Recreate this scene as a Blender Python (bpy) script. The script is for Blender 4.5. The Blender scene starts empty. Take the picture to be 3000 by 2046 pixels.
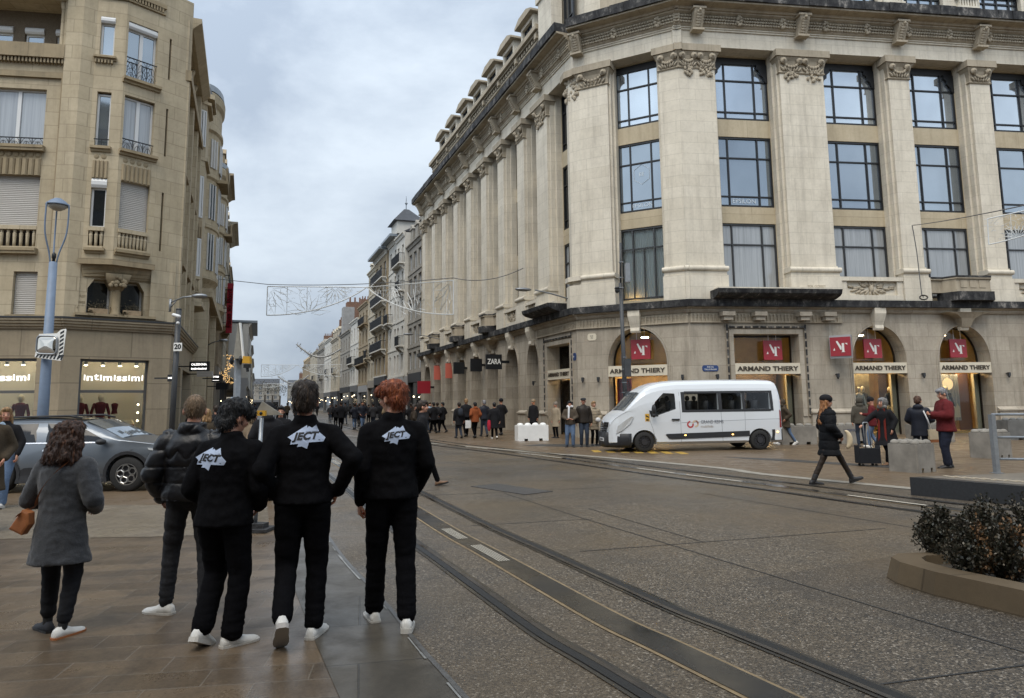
import bpy, math, random
from mathutils import Vector, Matrix, noise as mnoise
from mathutils.bvhtree import BVHTree
R = math.radians; PI = math.pi
random.seed(7)
SC = bpy.context.scene
COL = SC.collection

# ------------------------------------------------------------------ camera
H = 1.65
cd = bpy.data.cameras.new('camera'); cam = bpy.data.objects.new('camera', cd); COL.objects.link(cam)
cd.sensor_width = 36; cd.lens = 24.6; cd.shift_y = -0.034; cd.clip_start = .05; cd.clip_end = 3000
_p = math.atan(257/2050.)
cam.matrix_world = Matrix.Translation((0,0,H)) @ Matrix.Rotation(PI/2+_p,4,'X') @ Matrix.Rotation(R(-0.66),4,'Z')
SC.camera = cam

# ------------------------------------------------------------------ world: overcast sky
w = bpy.data.worlds.new('World'); SC.world = w; w.use_nodes = True
N = w.node_tree.nodes; Lk = w.node_tree.links; N.clear()
SUN_EL, SUN_AZ = 58, 200          # degrees; azimuth clockwise from the viewing direction
def wn(t, **k):
    n = N.new(t)
    for a,b in k.items(): setattr(n,a,b)
    return n
sky = wn('ShaderNodeTexSky', sky_type='NISHITA'); sky.sun_disc = False
sky.sun_elevation = R(SUN_EL); sky.sun_rotation = R(SUN_AZ)
tc = wn('ShaderNodeTexCoord'); mp = wn('ShaderNodeMapping'); mp.inputs['Scale'].default_value = (1,1,1.9)
Lk.new(tc.outputs['Generated'], mp.inputs['Vector'])
n1 = wn('ShaderNodeTexNoise'); n1.inputs['Scale'].default_value = 2.2; n1.inputs['Detail'].default_value = 9; n1.inputs['Roughness'].default_value = .56; n1.inputs['Distortion'].default_value=.15
Lk.new(mp.outputs[0], n1.inputs['Vector'])
cr = wn('ShaderNodeValToRGB'); cr.color_ramp.elements[0].position=.38; cr.color_ramp.elements[1].position=.62
cr.color_ramp.elements[0].color=(4.0,4.75,5.8,1); cr.color_ramp.elements[1].color=(7.0,7.85,8.75,1)
Lk.new(n1.outputs['Fac'], cr.inputs[0])
# the cloud is brighter around the hidden sun
dv = wn('ShaderNodeVectorMath', operation='DOT_PRODUCT')
sd = Vector((math.sin(R(SUN_AZ))*math.cos(R(SUN_EL)), math.cos(R(SUN_AZ))*math.cos(R(SUN_EL)), math.sin(R(SUN_EL))))
dv.inputs[1].default_value = sd; Lk.new(tc.outputs['Generated'], dv.inputs[0])
mr = wn('ShaderNodeMapRange'); mr.inputs[1].default_value=-.35; mr.inputs[2].default_value=1; mr.inputs[3].default_value=1; mr.inputs[4].default_value=2.5
Lk.new(dv.outputs['Value'], mr.inputs[0])
vm = wn('ShaderNodeVectorMath', operation='SCALE'); Lk.new(cr.outputs[0], vm.inputs[0]); Lk.new(mr.outputs[0], vm.inputs['Scale'])
mx = wn('ShaderNodeMix', data_type='RGBA'); mx.inputs[0].default_value=.93
Lk.new(sky.outputs[0], mx.inputs[6]); Lk.new(vm.outputs[0], mx.inputs[7])
bg = wn('ShaderNodeBackground'); bg.inputs['Strength'].default_value = .098
Lk.new(mx.outputs[2], bg.inputs[0])
wo = wn('ShaderNodeOutputWorld'); Lk.new(bg.outputs[0], wo.inputs[0])
# ------------------------------------------------------------------ sun behind the cloud
sl = bpy.data.lights.new('sun','SUN'); sl.energy = 2.4; sl.angle = R(40); sl.color=(1,.90,.76)
so = bpy.data.objects.new('sun', sl); COL.objects.link(so)
so.rotation_euler = (-sd).to_track_quat('-Z','Y').to_euler()
SC.view_settings.view_transform='Standard'; SC.view_settings.look='None'; SC.view_settings.gamma=1
SC.view_settings.exposure = 0.0
SC.cycles.max_bounces = 6; SC.cycles.diffuse_bounces = 3; SC.cycles.glossy_bounces = 3; SC.cycles.transparent_max_bounces = 12
SC.cycles.caustics_reflective=False; SC.cycles.caustics_refractive=False

# ------------------------------------------------------------------ materials
MATS = {}
def principled(name, col=(.5,.5,.5), rough=.6, metal=0, spec=.5, emit=None, es=0, alpha=1, coat=0, trans=0, sheen=0):
    if name in MATS: return MATS[name]
    m = bpy.data.materials.new(name); m.use_nodes = True
    b = m.node_tree.nodes['Principled BSDF']
    b.inputs['Base Color'].default_value = (*col,1); b.inputs['Roughness'].default_value = rough
    b.inputs['Metallic'].default_value = metal; b.inputs['Specular IOR Level'].default_value = spec
    b.inputs['Coat Weight'].default_value = coat; b.inputs['Transmission Weight'].default_value = trans
    b.inputs['Sheen Weight'].default_value = sheen
    if emit: b.inputs['Emission Color'].default_value = (*emit,1); b.inputs['Emission Strength'].default_value = es
    MATS[name] = m; return m
class NT:
    def __init__(s, m): s.m=m; s.t=m.node_tree; s.b=s.t.nodes['Principled BSDF']
    def n(s, t, **k):
        x = s.t.nodes.new(t)
        for a,b in k.items(): setattr(x,a,b)
        return x
    def l(s,a,b): s.t.links.new(a,b)
    def noise(s, vec, scale, detail=4, rough=.55, dist=0):
        x = s.n('ShaderNodeTexNoise'); x.inputs['Scale'].default_value=scale; x.inputs['Detail'].default_value=detail
        x.inputs['Roughness'].default_value=rough; x.inputs['Distortion'].default_value=dist
        if vec: s.l(vec, x.inputs['Vector'])
        return x.outputs['Fac']
    def ramp(s, fac, stops):
        x = s.n('ShaderNodeValToRGB'); e = x.color_ramp.elements
        while len(e) < len(stops): e.new(.5)
        for i,(p,c) in enumerate(stops):
            e[i].position=p; e[i].color = (*c,1) if not isinstance(c,(int,float)) else (c,c,c,1)
        s.l(fac, x.inputs[0]); return x.outputs[0]
    def mix(s, fac, a, b, mode='MIX'):
        x = s.n('ShaderNodeMix', data_type='RGBA', blend_type=mode)
        for i,v in ((0,fac),(6,a),(7,b)):
            if isinstance(v,(int,float)): x.inputs[i].default_value=v if i==0 else (v,v,v,1)
            elif isinstance(v,tuple): x.inputs[i].default_value=(*v,1)
            else: s.l(v,x.inputs[i])
        return x.outputs[2]
    def math(s, op, a, b=0):
        x = s.n('ShaderNodeMath', operation=op)
        for i,v in ((0,a),(1,b)):
            if isinstance(v,(int,float)): x.inputs[i].default_value=v
            else: s.l(v,x.inputs[i])
        return x.outputs[0]
    def mapping(s, vec, scale=(1,1,1), rot=(0,0,0), loc=(0,0,0)):
        x = s.n('ShaderNodeMapping'); x.inputs['Scale'].default_value=scale; x.inputs['Rotation'].default_value=rot; x.inputs['Location'].default_value=loc
        s.l(vec,x.inputs['Vector']); return x.outputs[0]
    def pos(s): return s.n('ShaderNodeNewGeometry').outputs['Position']
    def uv(s): return s.n('ShaderNodeUVMap').outputs[0]
    def obj(s): return s.n('ShaderNodeTexCoord').outputs['Object']
    def color(s, v): s.l(v, s.b.inputs['Base Color'])
    def rough(s, v): s.l(v, s.b.inputs['Roughness'])
    def bump(s, h, strength=.3, dist=.02):
        x = s.n('ShaderNodeBump'); x.inputs['Strength'].default_value=strength; x.inputs['Distance'].default_value=dist
        s.l(h,x.inputs['Height']); s.l(x.outputs[0], s.b.inputs['Normal'])
def stone(name, c1, c2, dirt=(.12,.10,.08), bw=.9, bh=.42, mortar=.012, dirtamt=.45, joints=.55, streak=.35, rough=.85):
    if name in MATS: return MATS[name]
    m = principled(name, c1, rough, spec=.25); t = NT(m); uv=t.uv(); P=t.pos()
    br = t.n('ShaderNodeTexBrick'); br.offset=.5; br.inputs['Scale'].default_value=1
    br.inputs['Brick Width'].default_value=bw; br.inputs['Row Height'].default_value=bh; br.inputs['Mortar Size'].default_value=mortar
    br.inputs['Mortar Smooth'].default_value=.3
    br.inputs['Color1'].default_value=(*c1,1); br.inputs['Color2'].default_value=(*c2,1)
    br.inputs['Mortar'].default_value=(*[x*joints for x in c1],1)
    t.l(uv, br.inputs['Vector'])
    g1 = t.noise(P, .9, 6, .62, .3); g2 = t.noise(P, 9, 5, .7)
    a = t.mix(.35, br.outputs['Color'], t.ramp(g1, [(.3,tuple(x*.72 for x in c1)),(.7,tuple(min(1,x*1.12) for x in c2))]))
    a = t.mix(t.math('MULTIPLY', t.ramp(g2, [(.45,0.),(.75,1.)]), .28), a, tuple(x*.6 for x in c1))
    sn = t.noise(t.mapping(P,(2.2,2.2,.16)), 1.6, 5, .7, .2)
    a = t.mix(t.math('MULTIPLY', t.ramp(sn, [(.48,0.),(.72,1.)]), streak), a, dirt)
    bl = t.noise(t.mapping(P,(.55,.55,.4)), 1.1, 7, .7, .6)
    a = t.mix(t.math('MULTIPLY', t.ramp(bl, [(.5,0.),(.7,1.)]), dirtamt*.6), a, tuple(x*1.6 for x in dirt))
    t.color(a)
    hh = t.mix(.5, br.outputs['Fac'], g2); t.bump(t.mix(.6, t.math('SUBTRACT',1,br.outputs['Fac']), g2), .35, .012)
    return m
def plain(name, col, rough=.7, var=.25, scale=6, bump=.15, metal=0, spec=.4, coat=0, sheen=0, bd=.01):
    if name in MATS: return MATS[name]
    m = principled(name, col, rough, metal, spec, coat=coat, sheen=sheen); t = NT(m); P=t.obj()
    g = t.noise(P, scale, 5, .6)
    t.color(t.ramp(g, [(.25,tuple(x*(1-var) for x in col)),(.75,tuple(min(1,x*(1+var)) for x in col))]))
    if bump: t.bump(t.noise(P, scale*3, 4, .6), bump, bd)
    return m

# ------------------------------------------------------------------ mesh builder
def frame(ox, oy, dx, dy, side=1):
    """s along (dx,dy), o outward, z up -> world.  side flips the outward direction"""
    nx, ny = (dy*side, -dx*side)
    return lambda s,o,z: Vector((ox+dx*s+nx*o, oy+dy*s+ny*o, z))
ID = lambda x,y,z: Vector((x,y,z))
class MB:
    def __init__(s, f=ID): s.v=[]; s.lv=[]; s.f=[]; s.fm=[]; s.F=f; s.m=0; s.smooth=[]; s.sm=False
    def pt(s, p):
        s.lv.append(tuple(p)); s.v.append(s.F(*p)); return len(s.v)-1
    def face(s, idx): s.f.append(tuple(idx)); s.fm.append(s.m); s.smooth.append(s.sm)
    def poly(s, pts): s.face([s.pt(p) for p in pts])
    def box(s, x0,x1,y0,y1,z0,z1):
        i=[s.pt(p) for p in ((x0,y0,z0),(x1,y0,z0),(x1,y1,z0),(x0,y1,z0),(x0,y0,z1),(x1,y0,z1),(x1,y1,z1),(x0,y1,z1))]
        for q in ((0,3,2,1),(4,5,6,7),(0,1,5,4),(1,2,6,5),(2,3,7,6),(3,0,4,7)): s.face([i[k] for k in q])
    def ext(s, pts, a0, a1, axis='o'):
        """extrude a 2d polygon. axis 'o': pts are (s,z); 'z': pts (s,o); 's': pts (o,z)"""
        mk = {'o':lambda p,a:(p[0],a,p[1]), 'z':lambda p,a:(p[0],p[1],a), 's':lambda p,a:(a,p[0],p[1])}[axis]
        A=[s.pt(mk(p,a0)) for p in pts]; B=[s.pt(mk(p,a1)) for p in pts]; n=len(pts)
        s.face(A[::-1]); s.face(B)
        for k in range(n): s.face([A[k],A[(k+1)%n],B[(k+1)%n],B[k]])
    def grid(s, rows, close=False, cap=False):
        """rows of equal-length point rings"""
        I=[[s.pt(p) for p in r] for r in rows]; n=len(rows[0])
        for a,b in zip(I,I[1:]):
            for k in range(n if close else n-1): s.face([a[k],a[(k+1)%n],b[(k+1)%n],b[k]])
        if cap: s.face(I[0][::-1]); s.face(I[-1])
    def tube(s, pts, r, n=6, cap=True, closed=False):
        pts=[Vector(p) for p in pts]; rows=[]; L=len(pts); up=None
        for i,p in enumerate(pts):
            a=pts[(i-1)%L] if (closed or i>0) else p; b=pts[(i+1)%L] if (closed or i<L-1) else p
            d=(b-a).normalized() if (b-a).length>1e-9 else Vector((0,0,1))
            if up is None:
                up = Vector((0,0,1)) if abs(d.z)<.9 else Vector((1,0,0))
            x=d.cross(up); x = x.normalized() if x.length>1e-6 else Vector((1,0,0)); y=x.cross(d).normalized(); up=y
            rr = r[i] if isinstance(r,(list,tuple)) else r
            rows.append([p+x*rr*math.cos(2*PI*k/n)+y*rr*math.sin(2*PI*k/n) for k in range(n)])
        if closed: rows.append(rows[0]); cap=False
        s.grid(rows, True, cap)
    def lathe(s, prof, c=(0,0,0), n=12, axis='z', squash=1, cap=True):
        rows=[]
        for r,h in prof:
            row=[]
            for k in range(n):
                a=2*PI*k/n; x,y=r*math.cos(a),r*math.sin(a)*squash
                row.append({'z':(c[0]+x,c[1]+y,c[2]+h),'y':(c[0]+x,c[1]+h,c[2]+y),'x':(c[0]+h,c[1]+x,c[2]+y)}[axis])
            rows.append(row)
        s.grid(rows, True, cap)
    def ell(s, c, r, n=10, m=6, M=None):
        rows=[]
        for i in range(m+1):
            t=-PI/2+PI*i/m; t=max(-PI/2+.02,min(PI/2-.02,t)); row=[]
            for k in range(n):
                a=2*PI*k/n; v=Vector((r[0]*math.cos(t)*math.cos(a), r[1]*math.cos(t)*math.sin(a), r[2]*math.sin(t)))
                if M is not None: v=M@v
                row.append(tuple(Vector(c)+v))
            rows.append(row)
        s.grid(rows, True, True)
    def cap(s, p0, p1, r0, r1, n=10):
        """tapered capsule, closed"""
        p0=Vector(p0); p1=Vector(p1); d=(p1-p0); L=d.length; d=d.normalized() if L>1e-6 else Vector((0,0,1))
        up=Vector((0,0,1)) if abs(d.z)<.9 else Vector((1,0,0)); x=d.cross(up).normalized(); y=x.cross(d)
        prof=[]
        for i in range(4): a=-PI/2+PI/2*i/3.; prof.append((max(.0008,r0*math.cos(a)), r0*math.sin(a)))
        for i in range(4): a=PI/2*i/3.; prof.append((max(.0008,r1*math.cos(a)), L+r1*math.sin(a)))
        s.grid([[p0+d*h+x*r*math.cos(2*PI*k/n)+y*r*math.sin(2*PI*k/n) for k in range(n)] for r,h in prof], True, True)
    def mesh(s, name, off=Vector((0,0,0)), fixn=True):
        me=bpy.data.meshes.new(name); me.from_pydata([tuple(v-off) for v in s.v], [], s.f)
        uvl=me.uv_layers.new(name='UVMap'); d=uvl.data; li=0
        lv=s.lv
        for f in s.f:
            a,b,c=(Vector(lv[f[0]]),Vector(lv[f[1]]),Vector(lv[f[2]])); nn=(b-a).cross(c-a)
            if nn.length<1e-9 and len(f)>3: nn=(c-a).cross(Vector(lv[f[3]])-a)
            ax=(abs(nn.x),abs(nn.y),abs(nn.z)); k=ax.index(max(ax))
            for vi in f:
                p=lv[vi]; d[li].uv = (p[1]+.37,p[2]) if k==0 else ((p[0],p[2]) if k==1 else (p[0],p[1])); li+=1
        me.polygons.foreach_set('material_index', s.fm); me.polygons.foreach_set('use_smooth', s.smooth)
        me.update()
        if fixn:
            import bmesh
            bm=bmesh.new(); bm.from_mesh(me); bmesh.ops.recalc_face_normals(bm, faces=bm.faces); bm.to_mesh(me); bm.free()
        return me
    def build(s, name, mats, parent=None, fixn=True, off=None):
        if parent is not None and off is None:
            off=Vector((0,0,0)); q=parent
            while q is not None: off=off+q.location; q=q.parent
        me=s.mesh(name, off if off is not None else Vector((0,0,0)), fixn)
        for m in (mats if isinstance(mats,(list,tuple)) else [mats]): me.materials.append(m)
        o=bpy.data.objects.new(name, me); COL.objects.link(o)
        if parent is not None: o.parent=parent
        return o
def tag(o, label=None, cat=None, group=None, kind=None):
    if label: o['label']=label
    if cat: o['category']=cat
    if group: o['group']=group
    if kind: o['kind']=kind
    return o
def empty(name, loc, label=None, cat=None, group=None, rz=0):
    o=bpy.data.objects.new(name,None); COL.objects.link(o); o.location=loc; o.rotation_euler=(0,0,rz); o.empty_display_size=.2
    return tag(o,label,cat,group)
def struct(o): o['kind']='structure'; return o
def copy_tree(o, parent=None):
    c=o.copy(); COL.objects.link(c); c.parent=parent
    for ch in o.children: copy_tree(ch, c)
    return c
def text_mesh(body, size=1, ext=.01, shear=0, bold=0, spacing=1, align='CENTER', font=None):
    """-> (verts, faces) of a text lying in the xy plane"""
    c=bpy.data.curves.new('t','FONT'); c.body=body; c.size=size; c.extrude=ext; c.shear=shear; c.offset=bold
    c.space_character=spacing; c.align_x=align; c.align_y='CENTER'; c.resolution_u=3
    o=bpy.data.objects.new('t',c); COL.objects.link(o)
    dg=bpy.context.evaluated_depsgraph_get(); me=bpy.data.meshes.new_from_object(o.evaluated_get(dg))
    vs=[v.co.copy() for v in me.vertices]; fs=[tuple(p.vertices) for p in me.polygons]
    bpy.data.objects.remove(o); bpy.data.meshes.remove(me); bpy.data.curves.remove(c)
    return vs,fs
def add_text(mb, body, s0, o0, z0, size, ext=.01, wide=None, flip=1, **k):
    """text standing on a wall frame, centred at s0,z0, facing +o.  flip=-1 when s runs to the reader's left"""
    vs,fs=text_mesh(body,size,ext,**k)
    if not vs: return
    w=max(v.x for v in vs)-min(v.x for v in vs); cx=(max(v.x for v in vs)+min(v.x for v in vs))/2
    sx=(wide/w) if wide else 1
    base=len(mb.v)
    for v in vs: mb.pt((s0+flip*(v.x-cx)*sx, o0+v.z+ext, z0+v.y))
    for f in fs: mb.face([base+i for i in f])
# wall with rectangular openings
def wall(mb, s0,s1,z0,z1, holes, o=0, depth=.3, reveal=True):
    S=sorted({s0,s1,*[h[0] for h in holes],*[h[1] for h in holes]}); Z=sorted({z0,z1,*[h[2] for h in holes],*[h[3] for h in holes]})
    S=[x for x in S if s0<=x<=s1]; Z=[x for x in Z if z0<=x<=z1]
    for a,b in zip(S,S[1:]):
        for c,d in zip(Z,Z[1:]):
            if any(h[0]-1e-6<=a and b<=h[1]+1e-6 and h[2]-1e-6<=c and d<=h[3]+1e-6 for h in holes): continue
            mb.poly([(a,o,c),(b,o,c),(b,o,d),(a,o,d)])
    if reveal:
        for a,b,c,d in [h[:4] for h in holes]:
            mb.poly([(a,o,c),(a,o-depth,c),(a,o-depth,d),(a,o,d)]); mb.poly([(b,o,c),(b,o,d),(b,o-depth,d),(b,o-depth,c)])
            mb.poly([(a,o,d),(a,o-depth,d),(b,o-depth,d),(b,o,d)]); mb.poly([(a,o,c),(b,o,c),(b,o-depth,c),(a,o-depth,c)])
# ------------------------------------------------------------------ ground
def m_asphalt():
    m=principled('aggregate asphalt',(.1,.09,.08),.6,spec=.4); t=NT(m); P=t.pos()
    v=t.n('ShaderNodeTexVoronoi'); v.inputs['Scale'].default_value=85; t.l(P,v.inputs['Vector'])
    c=t.n('ShaderNodeSeparateColor'); t.l(v.outputs['Color'],c.inputs[0])
    a=t.ramp(c.outputs[0],[(0,(.014,.012,.010)),(.3,(.042,.035,.027)),(.62,(.082,.066,.047)),(.9,(.125,.102,.074)),(.985,(.27,.24,.20))])
    pb=t.n('ShaderNodeTexBrick'); pb.offset=.0; pb.inputs['Scale'].default_value=1; pb.inputs['Brick Width'].default_value=3.55; pb.inputs['Row Height'].default_value=4.6; pb.inputs['Mortar Size'].default_value=0; pb.inputs['Bias'].default_value=0
    pb.inputs['Color1'].default_value=(.62,.62,.64,1); pb.inputs['Color2'].default_value=(1.25,1.2,1.12,1); t.l(t.mapping(P,rot=(0,0,-R(-65)+PI/2),loc=(1.2,.6,0)),pb.inputs['Vector']); a=t.mix(.8,a,pb.outputs['Color'],'MULTIPLY')
    big=t.noise(P,.33,5,.6,.4); a=t.mix(t.math('MULTIPLY',t.ramp(big,[(.42,0.),(.62,1.)]),.5), a, (.105,.074,.040),'MIX')
    big2=t.noise(P,.75,6,.65,.5); a=t.mix(t.math('MULTIPLY',t.ramp(big2,[(.5,0.),(.7,1.)]),.45), a,(.036,.034,.031))
    t.color(a)
    wet=t.noise(P,.5,5,.6,.6); t.rough(t.ramp(wet,[(.36,.30),(.66,.60)]))
    t.bump(t.mix(.6,v.outputs['Distance'],t.noise(P,60,3)),.55,.012); return m
M_ASPH=m_asphalt()
def m_paving(name, c1,c2,mort, bw,bh,rot,wet0=.07,wet1=.42, msz=.008, offs=.5, blend=.5, spec=.5):
    m=principled(name,c1,.3,spec=spec); t=NT(m); P=t.pos()
    q=t.mapping(P,rot=(0,0,-rot)); br=t.n('ShaderNodeTexBrick'); br.offset=offs; br.inputs['Scale'].default_value=1
    wv=t.n('ShaderNodeVectorMath',operation='ADD'); 
    nn=t.n('ShaderNodeTexNoise'); nn.inputs['Scale'].default_value=7; t.l(q,nn.inputs['Vector'])
    sc_=t.n('ShaderNodeVectorMath',operation='SCALE'); sc_.inputs['Scale'].default_value=.006; t.l(nn.outputs['Color'],sc_.inputs[0])
    t.l(q,wv.inputs[0]); t.l(sc_.outputs[0],wv.inputs[1])
    t.l(wv.outputs[0],br.inputs['Vector']); br.inputs['Brick Width'].default_value=bw; br.inputs['Row Height'].default_value=bh
    br.inputs['Mortar Size'].default_value=msz; br.inputs['Mortar Smooth'].default_value=.4; br.inputs['Bias'].default_value=0
    br.inputs['Color1'].default_value=(*c1,1); br.inputs['Color2'].default_value=(*c2,1); br.inputs['Mortar'].default_value=(*mort,1)
    fine=t.noise(P,55,4,.7); mid=t.noise(P,2.2,6,.65,.5); big=t.noise(P,.45,5,.6,.3)
    a=t.mix(.35,br.outputs['Color'],t.ramp(fine,[(.3,tuple(x*.45 for x in c1)),(.7,tuple(x*1.6 for x in c2))]))
    a=t.mix(t.math('MULTIPLY',t.ramp(mid,[(.45,0.),(.65,1.)]),blend),a,tuple(x*.45 for x in c1))
    t.color(a)
    rr=t.ramp(t.mix(.5,mid,big),[(.4,wet0),(.6,wet1)]); t.rough(t.math('ADD',rr,t.math('MULTIPLY',fine,.14)))
    h=t.mix(.35,t.math('SUBTRACT',1,br.outputs['Fac']),fine); t.bump(h,.42,.007); return m
ROW=R(8)
M_SLAB=m_paving('wet brown paving slabs',(.045,.032,.02),(.145,.105,.068),(.15,.13,.105),.62,.27,ROW,wet0=.17,wet1=.42,spec=.45,msz=.006)
M_SETT=m_paving('small pale setts',(.12,.095,.065),(.19,.155,.11),(.055,.045,.034),.24,.12,R(52),wet0=.2,wet1=.5,blend=.3)
M_GREY=m_paving('large grey slabs',(.050,.043,.033),(.075,.064,.048),(.018,.017,.015),.95,.8,R(12),wet0=.2,wet1=.45,spec=.4)
M_TAN=m_paving('tan wet concrete',(.120,.084,.050),(.135,.095,.058),(.09,.068,.044),6,3.2,R(14),wet0=.2,wet1=.5,msz=.006,blend=.35)
M_FARROAD=plain('far road',(.11,.105,.10),.45,.25,.4,.1)
A_=(-0.35445,0.93507); NA=(-.93507,-.35445)
def sheet(name,pts,z,mat):
    b=MB(); b.poly([(x,y,z) for x,y in pts]); return struct(b.build(name,mat))
b=MB(); b.box(-500,500,-120,900,-.5,0); struct(b.build('ground',M_ASPH))
EDGE=[(2.3,-3),(1.3,0),(.55,2.2),(-.29,4.17),(-.666,5.03),(-1.09,6.08),(-1.8,7.69),(-2.43,9.29),(-3.7,12.6),(-5.35,17),(-7.65,23),(-11.2,32.4),(-55.5,149.6)]
SLABL=[(1.55,-3),(.55,0),(-.2,2.2),(-1.0,4.19),(-1.35,5.01),(-1.88,6.29),(-2.5,7.8),(-3.1,9.35)]
sheet('pavement',[(-30,-3)]+[(-30,9.0)]+[(-3.05,9.2)]+SLABL[::-1][1:],.004,M_SLAB)
sheet('pavement',[(-30,9.0),(-30,60),(-24,62)]+EDGE[::-1][1:5]+[(-3.1,9.35),(-3.05,9.2)],.004,M_TAN)
sheet('pavement',[(-13,8.98),(-4.6,9.14),(-3.15,9.3),(-4.1,11.9),(-12,12.4)],.008,M_SETT)
sheet('pavement',SLABL+[EDGE[7]]+EDGE[:7][::-1],.008,M_GREY)
# granite kerb line flush with the road
M_KERB=plain('kerb granite',(.07,.068,.065),.35,.4,20,.2)
M_KERBL=plain('pale kerb mortar',(.22,.22,.21),.5,.4,6,.2)
def strip(mb,line,w,z,off=0):
    n=len(line); L=[];Rr=[]
    for i,p in enumerate(line):
        a=line[max(0,i-1)];b_=line[min(n-1,i+1)]; dx,dy=b_[0]-a[0],b_[1]-a[1]; l=math.hypot(dx,dy); nx,ny=dy/l,-dx/l
        L.append((p[0]+nx*(off-w/2),p[1]+ny*(off-w/2),z)); Rr.append((p[0]+nx*(off+w/2),p[1]+ny*(off+w/2),z))
    for i in range(n-1): mb.poly([L[i],Rr[i],Rr[i+1],L[i+1]])
def smooth_line(P,k=6):
    out=[]
    for i in range(len(P)-1):
        p0=P[max(0,i-1)];p1=P[i];p2=P[i+1];p3=P[min(len(P)-1,i+2)]
        for j in range(k):
            t=j/k; out.append(tuple(.5*((2*p1[d])+(-p0[d]+p2[d])*t+(2*p0[d]-5*p1[d]+4*p2[d]-p3[d])*t*t+(-p0[d]+3*p1[d]-3*p2[d]+p3[d])*t**3) for d in (0,1)))
    out.append(P[-1]); return out
ES=smooth_line(EDGE)
b=MB(); strip(b,ES,.035,.012,.0); struct(b.build('kerb',M_KERB))
b=MB(); rk=random.Random(4)
for i in range(16,64):
    if rk.random()<.72: strip(b,ES[i:i+2],rk.uniform(.008,.024),.013,-.03)
struct(b.build('kerb',M_KERBL))
# tram tracks
T1=smooth_line([(3.9,-3),(2.95,.6),(1.9,3.1),(1.088,4.81),(.747,5.47),(.288,6.57),(-.286,7.97),(-.811,9.22),(-1.72,11.6),(-2.9,14.7),(-4.3,18.3),(-6.2,23.2),(-9.7,32.5),(-45,125.6)])
T2=smooth_line([(13,1),(9.6,5.6),(6.5,10.62),(5.135,13.4),(3.83,15.79),(1.85,19.84),(-.05,23.58),(-2.5,28.0),(-5.2,34),(-8.2,41.9),(-40,125.8)])
M_RAIL=principled('worn rail steel',(.075,.062,.05),.28,.55); t=NT(M_RAIL); t.color(t.ramp(t.noise(t.pos(),3,5,.6),[(.3,(.035,.03,.027)),(.7,(.10,.085,.07))])); t.rough(t.ramp(t.noise(t.pos(),2,4),[(.35,.18),(.65,.45)]))
M_GROOVE=principled('rail groove',(.004,.004,.004),.5)
M_STRIPD=principled('dark track strip',(.045,.037,.03),.3); t=NT(M_STRIPD); t.color(t.ramp(t.noise(t.pos(),1.6,6,.65),[(.32,(.009,.009,.009)),(.6,(.026,.022,.017)),(.75,(.06,.044,.028))])); t.rough(t.ramp(t.noise(t.pos(),1.2,4),[(.35,.12),(.65,.4)]))
M_BEIGE=plain('beige joint',(.20,.145,.08),.6,.35,8,.2)
M_PLATE=principled('pale plate',(.5,.46,.38),.4)
for T in (T1,T2):
    for sgn in (-1,1):
        b=MB(); strip(b,T,.19,.006,sgn*.6); b.m=0; 
        b2=MB(); strip(b2,T,.07,.010,sgn*.6+.022*sgn)
        b3=MB(); strip(b3,T,.04,.011,sgn*.6-.036*sgn)
        r=struct(b.build('track',M_STRIPD)); struct(b2.build('track',M_GROOVE)); struct(b3.build('track',M_RAIL))
    b=MB(); strip(b,T,.31,.005,0); struct(b.build('track',M_BEIGE))
    b=MB(); strip(b,T,.25,.009,0); struct(b.build('track',M_STRIPD))
# grating plates with pale bars in the middle strips
def along(T,d):
    acc=0
    for a,b_ in zip(T,T[1:]):
        l=math.hypot(b_[0]-a[0],b_[1]-a[1])
        if acc+l>=d: k=(d-acc)/l; return (a[0]+(b_[0]-a[0])*k,a[1]+(b_[1]-a[1])*k),((b_[0]-a[0])/l,(b_[1]-a[1])/l)
        acc+=l
    return T[-1],(0,1)
def nearest_d(T,x,y):
    best=(9e9,0);acc=0
    for a,b_ in zip(T,T[1:]):
        l=math.hypot(b_[0]-a[0],b_[1]-a[1]); k=max(0,min(1,((x-a[0])*(b_[0]-a[0])+(y-a[1])*(b_[1]-a[1]))/(l*l)))
        dd=math.hypot(a[0]+(b_[0]-a[0])*k-x,a[1]+(b_[1]-a[1])*k-y)
        if dd<best[0]: best=(dd,acc+k*l)
        acc+=l
    return best[1]
plates=[(T1,-.77,9.1,.75,''),(T1,-.28,7.95,.9,''),(T1,-3.95,17.4,1.6,''),(T1,-5.0,20.2,1.5,'')]
for T,x,y,ln,_ in plates:
    d=nearest_d(T,x,y); b=MB()
    for q in (-.054,-.027,0,.027,.054):
        line=[along(T,d-ln/2+ln*i/6)[0] for i in range(7)]; strip(b,line,.012,.013,q)
    struct(b.build('track',M_PLATE))
b=MB()
for x,y,ln in ((4.2,15.1,1.6),(3.3,16.8,1.4),(1.0,21.6,1.9),(6.0,11.6,1.4),(-1.3,25.9,1.8)):
    d=nearest_d(T2,x,y); strip(b,[along(T2,d-ln/2+ln*i/6)[0] for i in range(7)],.07,.013,0)
struct(b.build('track',M_PLATE))
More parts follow.
